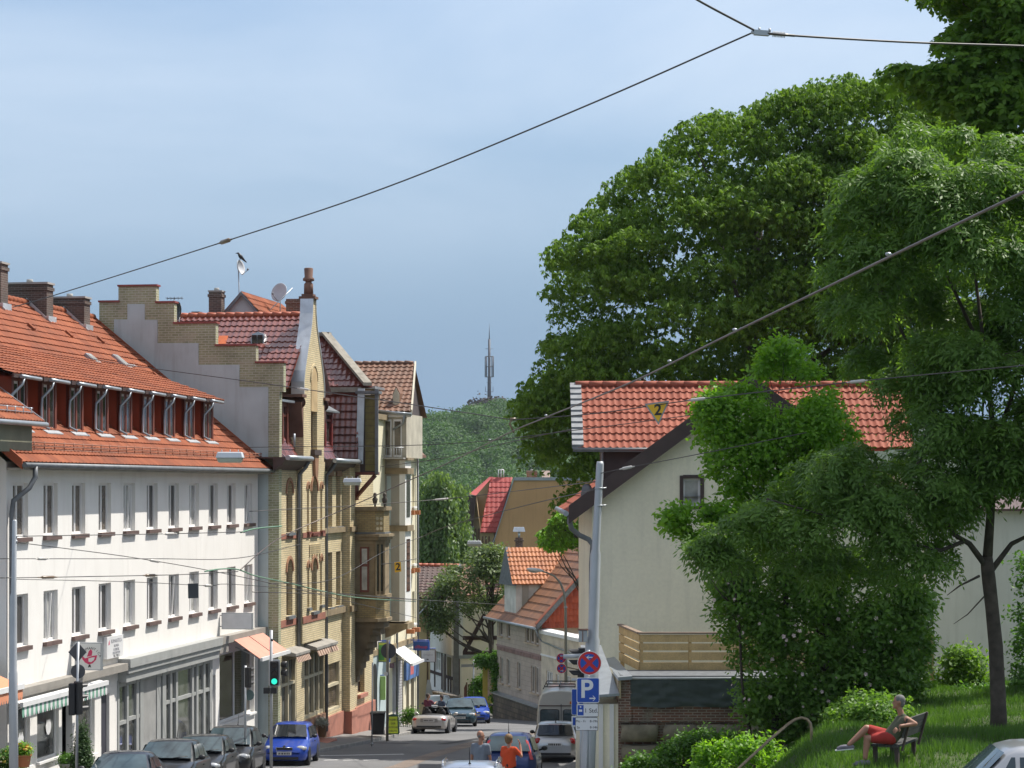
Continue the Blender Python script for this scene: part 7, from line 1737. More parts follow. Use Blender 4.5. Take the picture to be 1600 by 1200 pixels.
# arched street lamp with two small round signs
YT = 97.0; t = thing('street_lamp', 'arched street lamp with two small no stopping signs on its post', 'street lamp', on_ground(884, YT, .1))
pp = [on_ground(884.5, YT)] + [P(x, y, YT) for x, y in ((884, 1000), (883.5, 950), (881, 925), (875, 910), (866, 900), (855, 895), (845, 892))]
mb = MB(); mb.tube(pp, [.075, .065, .055, .05, .045, .04, .036, .034], 10); mb.build('post', M('olive_grey_post', (.30, .29, .24), rough=.45, metal=.3), t)
mb = MB(); c = P(836, 890.5, YT); fr = Fr(c, V((1, 0, -.12)), V((0, 1, 0)), V((.12, 0, 1))); mb.ball(c, .2, 14, 0, (1.95, .75, .42), fr); mb.build('lamp_head', sign_w, t)
mb = MB(); mb.ball(c + V((-.08, 0, -.05)), .15, 12, 0, (1.6, .7, .5), fr); mb.build('lamp_glass', M('lamp_glass', (.40, .42, .38), rough=.2), t)
for py, px in ((1028.5, 877), (1044.5, 877.5)):
    f4 = FC(P(px, py, YT - .1)); mb = MB(); disc(mb, f4, 0, 0, .215, -.01, 0); o = mb.build('round_sign', sign_w, t); mb = MB(); disc(mb, f4, 0, 0, .205, .0, .003); mb.build('red_field', sign_r, o)
    for k in range(4):
        q0 = R(45 + 90 * k); h = .03; rr = .165; off = math.asin(h / rr); mb = MB()
        mb.prism([f4.p(rr * math.cos(q0 + off + (math.pi / 2 - 2 * off) * j / 6), .004, rr * math.sin(q0 + off + (math.pi / 2 - 2 * off) * j / 6)) for j in range(7)] + [f4.p(h * 1.414 * math.cos(q0 + math.pi / 4), .004, h * 1.414 * math.sin(q0 + math.pi / 4))], f4.v * .002); mb.build('blue_field', sign_b, o)
    arrow(o, f4, .02, .1 if py < 1040 else -.1, .14, .05, .007, sign_w, py < 1040)
mb = MB(); mb.tube([P(884, 1042, YT), P(910, 1048, YT)], .025, 6); mb.build('side_arm', brownw, t)
for py in (949, 1030): mb = MB(); mb.tube([P(883.7, py, YT) - V((0, 0, .04)), P(883.7, py, YT) + V((0, 0, .04))], .075, 10); mb.build('clamp', steel, t)
# direction sign at the bend
YT = 141.0; t = thing('direction_sign', 'grey direction sign arm on a thin post at the bend', 'sign', on_ground(740, YT)); mb = MB(); mb.tube([on_ground(740, YT), P(740, 1031, YT)], .05, 7); mb.build('post', steel, t)
mb = MB(); f5 = FC(P(740, 1040, YT)); mb.prism([f5.p(-.78, .06, -.1), f5.p(.5, .06, -.06), f5.p(.5, .06, .1), f5.p(-.78, .06, .08)], V((0, .03, 0))); mb.build('sign_arm', M('grey_sign_back', (.24, .24, .23)), t)
mb = MB(); mb.box(f5, (.05, .5), (.0, .03), (.2, .32)); mb.build('sign_arm', M('dark_sign_back', (.06, .06, .09)), t)
# iron handrail on the bank
YT = 46.0; c = V((P(1268, 0, YT).x, YT, pz(1186, YT))); t = thing('handrail', 'rusty bent pipe handrail on the grass bank', 'handrail', c)
pts = [P(x, y, yy) for x, y, yy in ((1268, 1192, YT), (1268, 1140, YT), (1266, 1130, YT), (1261, 1124, YT), (1252, 1121.5, YT), (1243, 1124, YT - .1), (1232, 1131, YT - .3), (1200, 1158, YT - 1.0), (1155, 1200, YT - 2.2), (1130, 1225, YT - 3))]
mb = MB(); mb.tube(pts, .03, 10); mb.build('rail', M('rusty_pipe', (.30, .23, .14), rough=.5, metal=.3, var=.35, vs=6), t)
mb = MB(); mb.tube([P(1150, 1205, YT - 2.25), P(1150, 1300, YT - 2.25)], .03, 8); mb.build('post', M('rusty_pipe', (.3, .23, .14)), t)
# radio mast on the hill
MY = 1240.0; zb = hill_z(P(764, 0, MY).x, MY); c = V((P(764.5, 0, MY).x, MY, zb)); t = thing('radio_mast', 'tall slim radio mast with an antenna cage on the wooded hill', 'mast', c)
mz = lambda py: pz(py, MY); mm_ = M('mast_grey', (.08, .085, .10), rough=.6)
mb = MB(); mb.tube([c, V((c.x, MY, mz(590))), V((c.x, MY, mz(588))), V((c.x, MY, mz(530)))], [1.25, .95, .75, .65], 10); mb.tube([V((c.x, MY, mz(530))), V((c.x, MY, mz(505)))], [.3, .05], 8); mb.build('shaft', mm_, t)
mb = MB(); rr = 2.7
for k in range(4):
    q = math.pi / 4 + k * math.pi / 2 + .2; d = V((math.cos(q) * rr, math.sin(q) * rr, 0))
    mb.tube([V((c.x, MY, mz(557))) + d, V((c.x, MY, mz(589))) + d], .3, 6)
    q2 = q + math.pi / 2; d2 = V((math.cos(q2) * rr, math.sin(q2) * rr, 0))
    for py in (557, 573, 589): z = mz(py); mb.tube([V((c.x, MY, z)) + d, V((c.x, MY, z)) + d2], .14, 5); mb.tube([V((c.x, MY, z)), V((c.x, MY, z)) + d], .14, 5)
mb.build('antenna_cage', mm_, t)
mb = MB()
for py, w in ((545, 2.2), (598, 1.5), (612, 2.1), (622, 1.3)): mb.tube([V((c.x - w, MY, mz(py))), V((c.x + w, MY, mz(py)))], .12, 5)
for s in (-2.1, 2.1): mb.tube([V((c.x + s, MY, mz(612))), V((c.x + s, MY, mz(604)))], .14, 5)
mb.build('antenna_arm', mm_, t)
# --- hanging street lamps
def hang_lamp(label, px, py, w_px, Y, extra=True):
    c = P(px, py, Y); s = w_px / FPX * Y; t = thing('hanging_lamp', label, 'street lamp', c, 'street lamps hung on cables'); fr = FC(c); h = s * .34
    mb = MB()
    b4 = lambda x, y, z: [fr.p(-x, -y, z), fr.p(x, -y, z), fr.p(x, y, z), fr.p(-x, y, z)]
    A_, B_ = b4(s / 2, s * .28, -h * .25), b4(s * .44, s * .22, h * .38)
    mb.add(A_ + B_, [(3, 2, 1, 0), (4, 5, 6, 7), (0, 1, 5, 4), (1, 2, 6, 5), (2, 3, 7, 6), (3, 0, 4, 7)])
    mb.build('housing', M('pale_lamp_housing', (.62, .65, .68), rough=.35, var=.06), t, bevel=.02)
    mb = MB(); A_, B_ = b4(s * .47, s * .25, -h * .26), b4(s * .40, s * .2, -h * .75); mb.add(A_ + B_, [(0, 1, 2, 3), (7, 6, 5, 4), (4, 5, 1, 0), (5, 6, 2, 1), (6, 7, 3, 2), (7, 4, 0, 3)]); mb.build('diffuser', M('lamp_diffuser', (.40, .42, .34), rough=.3), t, bevel=.02)
    if extra:
        mb = MB()
        for x in (-.3, 0, .3): mb.tube([fr.p(s * x, 0, h * .38), fr.p(s * x, 0, h * .62)], .014, 5)
        mb.build('hanger', steel, t)
    return t
hang_lamp('white box lamp hung before the orange roof of the white house', 359.5, 712, 43, 55)
hang_lamp('white box lamp hung before the upper windows of the yellow brick house', 550.5, 751, 29, 82)
hang_lamp('white box lamp hung before the crown of the grey-green street tree', 741, 848, 23, 104)
# --- cables
def cable(name, label, pts, r, m=cable_m, ins=(), cat='cable', ins_m=insul, group='cables over the street', ilen=.36, irad=.035):
    w = [P(*p) for p in pts]; t = thing(name, label, cat, w[0], group); fine = []
    if len(w) == 2:
        sag = (w[1] - w[0]).length * .002; fine = [w[0].lerp(w[1], k / 24) - V((0, 0, sag * 4 * (k / 24) * (1 - k / 24))) for k in range(25)]
    else:
        for i in range(len(w) - 1):
            p0, p1, p2, p3 = (w[i - 1] if i else w[0] * 2 - w[1]), w[i], w[i + 1], (w[i + 2] if i + 2 < len(w) else w[-1] * 2 - w[-2])
            for k in range(8):
                s = k / 8; fine.append((p1 * 2 + (p2 - p0) * s + (p0 * 2 - p1 * 5 + p2 * 4 - p3) * s * s + (p1 * 3 - p0 - p2 * 3 + p3) * s ** 3) * .5)
        fine.append(w[-1])
    mb = MB(); mb.tube(fine, r, 6); mb.build('wire', m, t)
    for q in ins:
        c = P(*q[:3]); j = min(range(len(fine)), key=lambda k: (fine[k] - c).length); d = (fine[min(j + 1, len(fine) - 1)] - fine[max(j - 1, 0)]).normalized(); c = fine[j] if (fine[j] - c).length < .25 else c
        L_ = ilen * (q[3] if len(q) > 3 else 1); mb = MB(); s = d.cross(V((0, 1, 0))).normalized() * irad
        mb.tube([c - d * L_ / 2, c - d * L_ * .4, c + d * L_ * .4, c + d * L_ / 2], [.012, irad, irad, .012], 8)
        mb.tube([c - d * L_ * .75, c - d * L_ * .5], [.012, .02], 6); mb.tube([c + d * L_ * .5, c + d * L_ * .75], [.02, .012], 6)
        mb.build('insulator', ins_m, t)
    return t
t = cable('span_cable', 'long dark span cable climbing from the left chimneys to the junction at the top', [(20, 480, 44), (86, 461, 42), (352, 377, 34), (600, 294, 29.5), (900, 172, 26), (1178, 50, 24)], .0095, ins=[(354, 376, 34, 1.)], ins_m=insul_b)
cable('span_cable', 'short dark cable entering at the top edge and meeting the junction', [(560, -330, 17), (1040, -34, 22), (1090, 0, 23), (1178, 47, 24)], .012)
t = cable('span_cable', 'dark cable running right from the junction past the maple tree', [(1182, 50, 24), (1245, 56, 24), (1420, 66, 24.5), (1600, 72, 25), (1800, 79, 25.5), (2900, 118, 29)], .012)
mb = MB(); c0, c1 = P(1180, 51, 24), P(1245, 56, 24); d = c1 - c0
for k in range(9): q = c0 + d * (.42 + .035 * k); mb.tube([q, q + d * .016], .032, 10)
mb.tube([c0 + d * .35, c0 + d * .95], .015, 8); mb.build('insulator', M('grey_insulator', (.5, .49, .46), rough=.3), t)
mb = MB(); mb.box(Fr(c0 + d * .1, d, V((0, -1, 0))), (-.06, .1), (-.03, .03), (-.025, .028)); mb.tube([c0 - d * .1, c0 + d * .35], .02, 8)
for x in (.0, .11): mb.tube([c0 + d * .1 + d.normalized() * x + V((0, 0, .02)), c0 + d * .1 + d.normalized() * x + V((0, 0, .055))], .013, 8)
mb.build('clamp', steel, t)
t = cable('contact_wire', 'thick brown contact wire sweeping from the right edge down to the street', [(5612, -1518, 4), (1800, 205, 16), (1600, 300, 19), (1145, 520, 30), (985, 598, 38), (853, 652, 48), (800, 674, 53), (740, 704, 60), (690, 728, 64), (560, 786, 68), (450, 834, 66), (410, 860, 62), (376, 890, 57)], .0145, cable_b)
mb = MB()
for px, py, Y in ((1388, 400, 23.5), (1148, 518, 30), (1046, 567, 35), (853, 652, 48), (765, 690, 57)): c = P(px, py - 3, Y); mb = MB(); mb.ball(c, .03, 8, 0, (1.2, 1, .7)); mb.build('clip', steel, t)
t = cable('span_cable', 'span cable across the middle carrying the yellow triangle sign', [(140, 560, 72), (205, 571, 70), (375, 594, 66), (475, 608, 63), (650, 633, 58), (800, 656, 53)], .013, ins=[(200, 570, 70, 1.3), (475, 608, 63, 1.4)])
t2 = cable('span_cable', 'span cable rising from the hanger to the right edge over the red roof', [(800, 656, 53), (930, 646, 51), (1090, 624, 49), (1340, 596, 45), (1600, 571, 41), (1750, 556, 39), (2600, 470, 34)], .013, ins=[(1076, 624, 49, 1.3), (1338, 596, 45, 1.3)])
mb = MB(); mb.tube([P(800, 656, 53), P(796, 662, 53), P(803, 676, 53)], .025, 6); mb.tube([P(803, 655, 53) - V((.1, 0, 0)), P(803, 655, 53) + V((.05, 0, 0))], .04, 6); mb.build('hanger', insul_b, t2)
cable('span_cable', 'thin cable crossing level before the timber gable and the hill', [(390, 699, 70), (690, 694, 66), (900, 672, 62), (1145, 640, 58)], .012)
cable('span_cable', 'thin cable running from the cream bay to the hillside', [(596, 729, 92), (690, 716, 88), (800, 690, 80), (905, 668, 74)], .014)
cable('span_cable', 'thin cable with one insulator before the birch crown', [(390, 799, 76), (555, 790, 80), (690, 780, 84), (800, 768, 80), (933, 752, 52)], .013, ins=[(692, 779, 84, 1.6)])
cable('span_cable', 'thin cable across the cream gable to the tall stepped pole', [(936, 740, 52), (980, 731, 51), (1110, 706, 49), (1260, 676, 47)], .010, ins=[(982, 730, 51, 1.0)])
cable('span_cable', 'thin cable from the stepped pole towards the ochre block', [(934, 764, 52), (820, 790, 76), (700, 822, 96), (652, 842, 104)], .014)
cable('span_cable', 'uppermost of the cables crossing the white house front', [(20, 838, 50), (265, 834, 54), (380, 831, 57)], .011, ins=[(265, 834, 54, 1.0)])
cable('span_cable', 'cable slanting down across the white house from the left pole', [(24, 847, 50), (220, 873, 54), (380, 902, 58), (520, 934, 72), (650, 965, 88)], .010, ins=[(238, 873, 54.5, .9)])
cable('span_cable', 'level cable between the two window rows of the white house', [(0, 873, 50), (240, 873, 54), (372, 872, 57), (470, 850, 66)], .010, ins=[(75, 873, 51, .8)])
t3 = cable('span_cable', 'cable along the lower window tops of the white house carrying a square plate', [(0, 903, 50), (75, 902, 51), (235, 899, 54), (302, 897, 55), (372, 893, 57)], .011, ins=[(235, 899, 54, 1.0), (72, 902, 51, 1.2)], ins_m=insul_b)
cable('span_cable', 'lowest thin cable dipping across the lower windows of the white house', [(26, 905, 50), (200, 909, 53), (325, 915, 56), (395, 915, 58), (650, 938, 88)], .009, ins=[(325, 915, 56, .7)])
t = cable('contact_wire', 'pale green contact wire joint curving before the far end of the white house', [(320, 893, 55), (345, 889, 56), (372, 890, 57), (400, 900, 60), (455, 912, 66), (505, 924, 72), (560, 934, 80), (650, 940, 92)], .018, M('verdigris_copper', (.16, .30, .20), rough=.5, metal=.3))
cable('contact_wire', 'pale green wire stub near the top row of white house windows', [(376, 832, 57), (400, 826, 58), (440, 822, 60)], .02, M('verdigris_copper', (.16, .3, .2)))
cable('span_cable', 'drooping cable from the brick house oriel to the tan house', [(420, 912, 62), (520, 905, 74), (600, 862, 90), (660, 838, 104)], .012)
cable('span_cable', 'cable passing just under the oriel window', [(395, 925, 62), (560, 930, 84), (655, 937, 100), (790, 945, 124)], .014)
t = cable('span_cable', 'short cable stay holding the yellow square sign before the cream house', [(596, 882, 94), (622, 878, 96), (652, 873, 100)], .016)
# the plates hung on the cables
def hung(name, label, poly, Y, m, edge, txt=None, th=.3, tp=None, frame=.03, group=None):
    c = P(sum(p[0] for p in poly) / len(poly), sum(p[1] for p in poly) / len(poly), Y); t = thing(name, label, 'sign', c, group)
    mb = MB(); mb.prism([P(x, y, Y) for x, y in poly], V((0, .02, 0))); mb.build('plate', edge, t)
    cc = (sum(p[0] for p in poly) / len(poly), sum(p[1] for p in poly) / len(poly))
    mb = MB(); k = 1 - frame; mb.prism([P(cc[0] + (x - cc[0]) * k, cc[1] + (y - cc[1]) * k, Y - .004) for x, y in poly], V((0, .003, 0))); mb.build('face', m, t)
    if txt: text(txt, t, P(tp[0], tp[1], Y - .006), (1, 0, .05), (0, 0, 1), th, sign_k, ext=.001, bold=.025)
    return t
hung('line_sign', 'yellow triangle sign with a black 2 hung before the red roof', [(1007, 631), (1046, 626), (1029, 664)], 49.8, sign_y, M('grey_sign_rim', (.35, .35, .36)), '2', .34, (1028, 641), .2)
hung('line_sign', 'yellow oblong sign with a black 2 hung before the cream house', [(616, 879), (626, 877.5), (627, 893), (617, 894.5)], 95, sign_y, sign_y, '2', .42, (621.8, 886), .06)
hung('line_sign', 'plain dark square plate hung before a lower window of the white house', [(293.5, 912), (309.5, 911.5), (310, 934.5), (294, 935)], 55, M('dark_slate_plate', (.045, .05, .055), rough=.5), M('dark_slate_plate', (.045, .05, .055)))
# bench under the man: see people
# ================================================================ vehicles
def paint(name, col, rough=.3, metal=.35): return M(name, col, rough=rough, metal=metal, var=.05, coat=.55, spec=.4)
cglass = glass('car_glass', (.025, .03, .034), rough=.03, spec=.9, var=.3)
cglass_l = glass('pale_car_glass', (.05, .075, .085), rough=.04, spec=.9, var=.5, vs=2)
chrome = M('chrome', (.7, .7, .7), rough=.12, metal=1, var=.05)
lampm = M('headlamp_glass', (.55, .57, .58), rough=.08, var=.2, vs=9, metal=.3)
redm = M('tail_lamp_red', (.38, .012, .012), rough=.15, var=.15, coat=.5)
oram = M('indicator_orange', (.65, .22, .02), rough=.2)
trimm = M('car_trim_black', (.02, .02, .021), rough=.5)
rimm = M('alloy_rim', (.45, .46, .47), rough=.3, metal=.7)
plm = M('number_plate', (.62, .62, .62), rough=.4, var=.05)
platek = M('plate_marks', (.03, .03, .03))
seatm = M('car_interior', (.02, .02, .022), rough=.8)
def car(label, pos, head, L=4.0, W=1.68, H=1.45, zb=.92, hood=(.62, .86), x=(.80, .15, -1.35, -1.85), boot=None, col=None, kind='hatch', roofw=.76, gl=None, group=None, rails=False, wheel=.30, cat='car', name='parked_car', rear_red=False, plate_front=True, sideglass=3, aer=True):
    """hull lofted along the length, cabin on top; windows, lamps, wheels, plates and mirrors as parts"""
    h = V((head[0], head[1], 0)).normalized(); pos = V(pos); slope = (ground(pos.y + h.y * 1.2) - ground(pos.y - h.y * 1.2)) / 2.4
    u = (h + V((0, 0, slope))).normalized(); v = V((-h.y, h.x, 0)); w = u.cross(v).normalized(); fr = Fr(pos, u, v, w); gl = gl or cglass
    t = thing(name, label, cat, pos, group); hw = W / 2; F_, B_ = L / 2, -L / 2; x1, x2, x3, x4 = x
    zt4 = boot if boot else zb
    # hull rings: (x, low, top, half width, crown)
    st = [(F_, .32, .50, hw * .62), (F_ - .05, .22, hood[0] * .93, hw * .80), (F_ - .22, .19, hood[0], hw * .93), (F_ - .55, .18, hood[0] + (hood[1] - hood[0]) * .45, hw * .985), (x1 + .12, .18, hood[1], hw), (x1 - .25, .18, zb, hw), (0, .18, zb + .01, hw), (x3, .18, zb + .02, hw), (x4 + .05 if not boot else x4, .18, zb + .02, hw * .985), ]
    if boot: st += [(B_ + .25, .19, boot, hw * .955)]
    st += [(B_ + .1, .22, (boot or zb) - .03, hw * .90), (B_ + .02, .27, (boot or zb) - .12, hw * .80), (B_, .33, .62, hw * .70)]
    mb = MB(); rings = []
    for X, lo, tp, y in st:
        half = [(0, lo), (y * .80, lo), (y * .95, lo + .05), (y * .995, lo + .16), (y, lo + (tp - lo) * .62), (y * .975, tp - (tp - lo) * .14), (y * .90, tp - .01), (y * .55, tp + .015), (0, tp + .025)]
        ring = half + [(-a, z) for a, z in reversed(half[1:-1])]; rings.append([fr.p(X, a, z) for a, z in ring])
    n = len(rings[0]); vs = [p for r in rings for p in r]
    fs = [(i * n + j, i * n + (j + 1) % n, (i + 1) * n + (j + 1) % n, (i + 1) * n + j) for i in range(len(rings) - 1) for j in range(n)]
    mb.add(vs, fs, 0, True); mb.add(rings[0], [tuple(range(n))], 0, True); mb.add(rings[-1], [tuple(reversed(range(n)))], 0, True)
    wb, wr = hw * .93, hw * roofw
    open_ = kind == 'open'
    if not open_:
        # cabin: a rounded shell; the corner points are kept for the glass
        xs_ = [(x1 + .05, zb - .05, wb * .98, 0), (x1 - (x1 - x2) * .5, (zb + H) / 2 - .0, (wb + wr) / 2 * .99, .0), (x2 + .03, H - .055, wr * 1.0, .0), (x2 - .16, H - .012, wr, .0), ((x2 + x3) / 2, H, wr, .0), (x3 + .18, H - .02, wr * .985, .0), (x3 - .02, H - .07, wr * .97, .0), ((x3 + x4) / 2, (H + zt4) / 2, (wb * .97 + wr * .96) / 2, .0), (x4 - .03, zt4 - .04, wb * .95, .0)]
        rr = []
        for X, z, y, _ in xs_:
            zl = zb - .06; k = max(.02, (z - zl)); yb = wb * (.99 if X < x1 else .97)
            half = [(0, z + .035 * min(1, k / .4)), (y * .55, z + .028 * min(1, k / .4)), (y * .88, z), (y * .985, z - .06 * min(1, k / .4)), (y + (yb - y) * .5, zl + k * .5 if k > .1 else zl + k * .5), (yb, zl)]
            ring = [(-a, q) for a, q in reversed(half)] + half[1:]; rr.append([fr.p(X, a, q) for a, q in ring])
        m_ = len(rr[0]); mb.add([p for r in rr for p in r], [(i * m_ + j, i * m_ + j + 1, (i + 1) * m_ + j + 1, (i + 1) * m_ + j) for i in range(len(rr) - 1) for j in range(m_ - 1)], 0, True)
    body = mb.build('body', col, t)
    def pane(name, pts, off=.012, m=gl, parent=t):
        pts = [fr.p(*p) for p in pts]; nn = (pts[1] - pts[0]).cross(pts[2] - pts[0]).normalized(); c = sum(pts, V((0, 0, 0))) / len(pts)
        if nn.dot(c - fr.p(-.2, 0, zb)) < 0: nn = -nn
        mb = MB(); mb.prism([p + nn * off for p in pts], nn * .006); return mb.build(name, m, parent)
    if not open_:
        def bulge(pts, name, axis):   # curved screen: middle pushed out
            mb = MB(); P_ = [fr.p(*p) for p in pts]; N = 6; g_ = []
            for j in range(4):
                a, b = P_[0].lerp(P_[3], j / 3), P_[1].lerp(P_[2], j / 3)
                for i in range(N + 1): q = a.lerp(b, i / N); s = i / N; g_.append(q + u * axis * (.035 * (4 * s * (1 - s)) + .022) + w * (.022 + .015 * 4 * s * (1 - s)))
            mb.add(g_, [(j * (N + 1) + i, j * (N + 1) + i + 1, (j + 1) * (N + 1) + i + 1, (j + 1) * (N + 1) + i) for j in range(3) for i in range(N)], 0, True); return mb.build(name, gl, t)
        ws = bulge([(x1 - .02, -wb * .90, zb + .03), (x1 - .02, wb * .90, zb + .03), (x2 + .04, wr * .90, H - .07), (x2 + .04, -wr * .90, H - .07)], 'windscreen', 1)
        mb = MB()
        for s in (-.35, .25): mb.tube([fr.p(x1 + .06, s * hw, zb + .06), fr.p(x1 - .08, (s + .45) * hw, zb + .11)], .012, 5)
        mb.build('wiper', trimm, t)
        q = .18 if kind != 'van' else .3
        bulge([(x4 - .0, wb * .84, zt4 + (.05 if kind != 'van' else .35)), (x4 - .0, -wb * .84, zt4 + (.05 if kind != 'van' else .35)), (x3 - .03, -wr * .88, H - .09), (x3 - .03, wr * .88, H - .09)], 'rear_window', -1)
        cut = [x1 - .22, x1 - .22 - (x1 - .22 - x3) * .46, x3 + .10, x4 + .22][: sideglass + 1]
        def topx(X): return X if X < x2 else X - (x1 - x2) * .8 * 0
        for s in (-1, 1):
            yb, yt = wb * 1.0, wr * 1.0; z0, z1 = zb + .04, H - .12
            yat = lambda z: s * (yb + (yt - yb) * (z - zb + .06) / (H - zb) + .004)
            for k in range(len(cut) - 1):
                a, b = cut[k] - .03, cut[k + 1] + .03
                if a - b < .12: continue
                lim_f = lambda z: x1 - .1 - (x1 - x2) * (z - zb) / (H - zb); lim_r = lambda z: x4 + .14 + (x3 - x4) * (z - zt4) / max(.1, H - zt4)
                pane('side_window', [(min(a, lim_f(z0)), yat(z0), z0), (max(b, lim_r(z0)), yat(z0), z0), (max(b, min(lim_r(z1), a - .05)), yat(z1), z1), (min(a, max(lim_f(z1), b + .05)), yat(z1), z1)], .006)
    # wheels
    xf, xr = F_ - L * .195, B_ + L * .19
    for X in (xf, xr):
        for s in (-1, 1):
            y1 = s * (hw + .005); fy = Fr(fr.p(X, y1 - s * .19, wheel), u, w, v * s)
            mb = MB(); mb.lathe(fy, [(wheel * .62, 0), (wheel * .96, .01), (wheel, .04), (wheel, .15), (wheel * .95, .19), (wheel * .66, .195)], 20); wo = mb.build('wheel', rubber, t)
            mb = MB(); mb.lathe(fy, [(.02, .15), (wheel * .2, .185), (wheel * .55, .175), (wheel * .66, .19), (wheel * .68, .18)], 20); mb.build('rim', rimm, wo)
            ar = MB(); k = 14; ra = wheel + .07
            ar.prism([fr.p(X + ra * math.cos(math.pi * (-.12 + 1.24 * j / k)), s * (hw - .03), wheel + ra * math.sin(math.pi * (-.12 + 1.24 * j / k))) for j in range(k + 1)], v * s * .031); ar.build('wheel_arch', trimm, t)
    # front: lamps, grille, bumper insert, plate; rear: lamps, plate
    for s in (-1, 1):
        mb = MB(); mb.ball(fr.p(F_ - .17, s * hw * .70, hood[0] - .06), .13, 12, 0, (1.0, 1.45, .72), Fr((0, 0, 0), u, v, w)); mb.build('headlight', lampm, t)
        mb = MB(); fl = fr.p(F_ - .2, s * hw * .9, hood[0] - .06); mb.ball(fl, .07, 8, 0, (1.2, .6, .9), Fr((0, 0, 0), u, v, w)); mb.build('indicator', oram if group == 'parked cars with orange lamps' else lampm, t)
        tz = (boot or zb) - .16
        mb = MB()
        if kind in ('tallrear',): mb.prism([fr.p(x4 - .06, s * wb * .97, .78), fr.p(x4 - .03, s * wb * .84, .78), fr.p(x3 - .06, s * wr * .86, H - .16), fr.p(x3 - .06, s * wr * 1.0, H - .2)], -u * .10)
        else: mb.ball(fr.p(B_ + .10, s * hw * .74, tz), .13, 12, 0, (.75, 1.35 if kind == 'open' else .95, .62 if kind == 'open' else 1.15), Fr((0, 0, 0), u, v, w))
        mb.build('tail_light', redm, t)
        mb = MB(); c = fr.p(x1 - .22, s * (hw + .1), zb + .08); mb.ball(c, .1, 10, 0, (.6, 1.0, .72), Fr((0, 0, 0), u, v, w)); mb.tube([fr.p(x1 - .2, s * hw * .93, zb + .02), c], .03, 6); mb.build('mirror', trimm if kind != 'open' else col, t)
        mb = MB(); mb.box(fr, sorted((x2 - .45, x2 - .63)), sorted((s * (hw - .01), s * (hw + .018))), (zb - .16, zb - .13)); mb.build('door_handle', trimm, t)
    mb = MB(); mb.box(fr, (F_ - .09, F_ - .02), (-hw * .36, hw * .36), (hood[0] - .16, hood[0] - .03)); gr = mb.build('grille', trimm, t, bevel=.01)
    mb = MB(); mb.tube([fr.p(F_ - .012, a, b) for a, b in ((-hw * .36, hood[0] - .03), (hw * .36, hood[0] - .03), (hw * .33, hood[0] - .17), (-hw * .33, hood[0] - .17), (-hw * .36, hood[0] - .03))], .012, 5); mb.build('grille_rim', chrome, gr)
    mb = MB(); mb.box(fr, (F_ - .1, F_ + .012), (-hw * .62, hw * .62), (.24, .34)); mb.build('air_intake', trimm, t, bevel=.01)
    for X, s in ((F_ + .006, 1), (B_ - .006, -1)):
        z = .46 if s > 0 else (.66 if kind != 'open' else .60)
        z = .80 if (kind == 'tallrear' and s < 0) else z
        mb = MB(); mb.box(fr, sorted((X, X + s * .012)), (-.26, .26), (z - .055, z + .055)); po = mb.build('number_plate', plm, t)
        mb = MB(); g = random.Random(hash(label) % 97)
        q = -.2
        while q < .2: wd = g.uniform(.025, .05); mb.box(fr, sorted((X + s * .012, X + s * .014)), (q, q + wd), (z - .035, z + .035)); q += wd + g.uniform(.012, .03)
        mb.build('plate_marks', platek, po)
    mb = MB(); mb.box(fr, (B_ - .015, B_ + .1), (-hw * .68, hw * .68), (.28, .36)); mb.build('rear_bumper_strip', trimm, t, bevel=.01)
    if rails:
        for s in (-1, 1):
            mb = MB(); mb.tube([fr.p(x2 - .1, s * wr * .92, H - .01), fr.p(x2 - .22, s * wr * .92, H + .07), fr.p(x3 + .2, s * wr * .9, H + .07), fr.p(x3 + .05, s * wr * .9, H - .02)], .022, 8); mb.build('roof_rail', chrome, t)
    if kind != 'open' and aer:
        xa = x3 + .2 if kind != 'front_aerial' else x2 - .1
        mb = MB(); mb.tube([fr.p(xa, 0, H), fr.p(xa - .16, 0, H + .36)], [.014, .005], 5); mb.ball(fr.p(xa, 0, H + .02), .03, 6); mb.build('aerial', trimm, t)
    return t, fr
def at(px, Y, dz=0): return V((P(px, 0, Y).x, Y, ground(Y) + dz))
G1 = 'dark cars parked in a row on the left'
vp = lambda x: ((x - 800) / FPX, 1)
tow = lambda x: (-(x - 800) / FPX, -1)
black = paint('black_paint', (.009, .010, .012), metal=.1); dblue = paint('blue_black_paint', (.010, .014, .026), metal=.1); anth = paint('anthracite_paint', (.012, .013, .015), metal=.1)
cblue = paint('bright_blue_paint', (.012, .055, .36), metal=.1); silver = paint('silver_paint', (.50, .51, .52), rough=.28, metal=.7); teal = paint('dark_teal_paint', (.022, .055, .07)); mblue = paint('dark_blue_paint', (.012, .035, .14), metal=.2); champ = paint('champagne_silver_paint', (.50, .47, .44), metal=.6)
car('dark blue sporty car nearest the eye in the parked row', at(192, 54.6), tow(885), 4.1, 1.70, 1.32, .86, (.58, .80), (.62, -.10, -1.15, -1.75), .86, dblue, 'coupe', .70, cglass_l, G1, sideglass=2)
car('dark saloon second in the parked row with a small white note behind its windscreen', at(266, 61.3), tow(885), 4.3, 1.72, 1.42, .90, (.62, .86), (.85, .15, -1.15, -1.75), .95, anth, 'saloon', .74, cglass_l, G1)
car('dark hatchback third in the parked row', at(317, 67.2), tow(885), 4.0, 1.68, 1.40, .90, (.62, .84), (.82, .15, -1.3, -1.85), None, black, 'hatch', .76, cglass_l, G1)
car('tall black compact car last in the dark row before the bright blue one', at(363, 72.2), tow(885), 3.95, 1.72, 1.56, .96, (.72, .94), (1.05, .30, -1.3, -1.85), None, black, 'hatch', .76, cglass_l, G1)
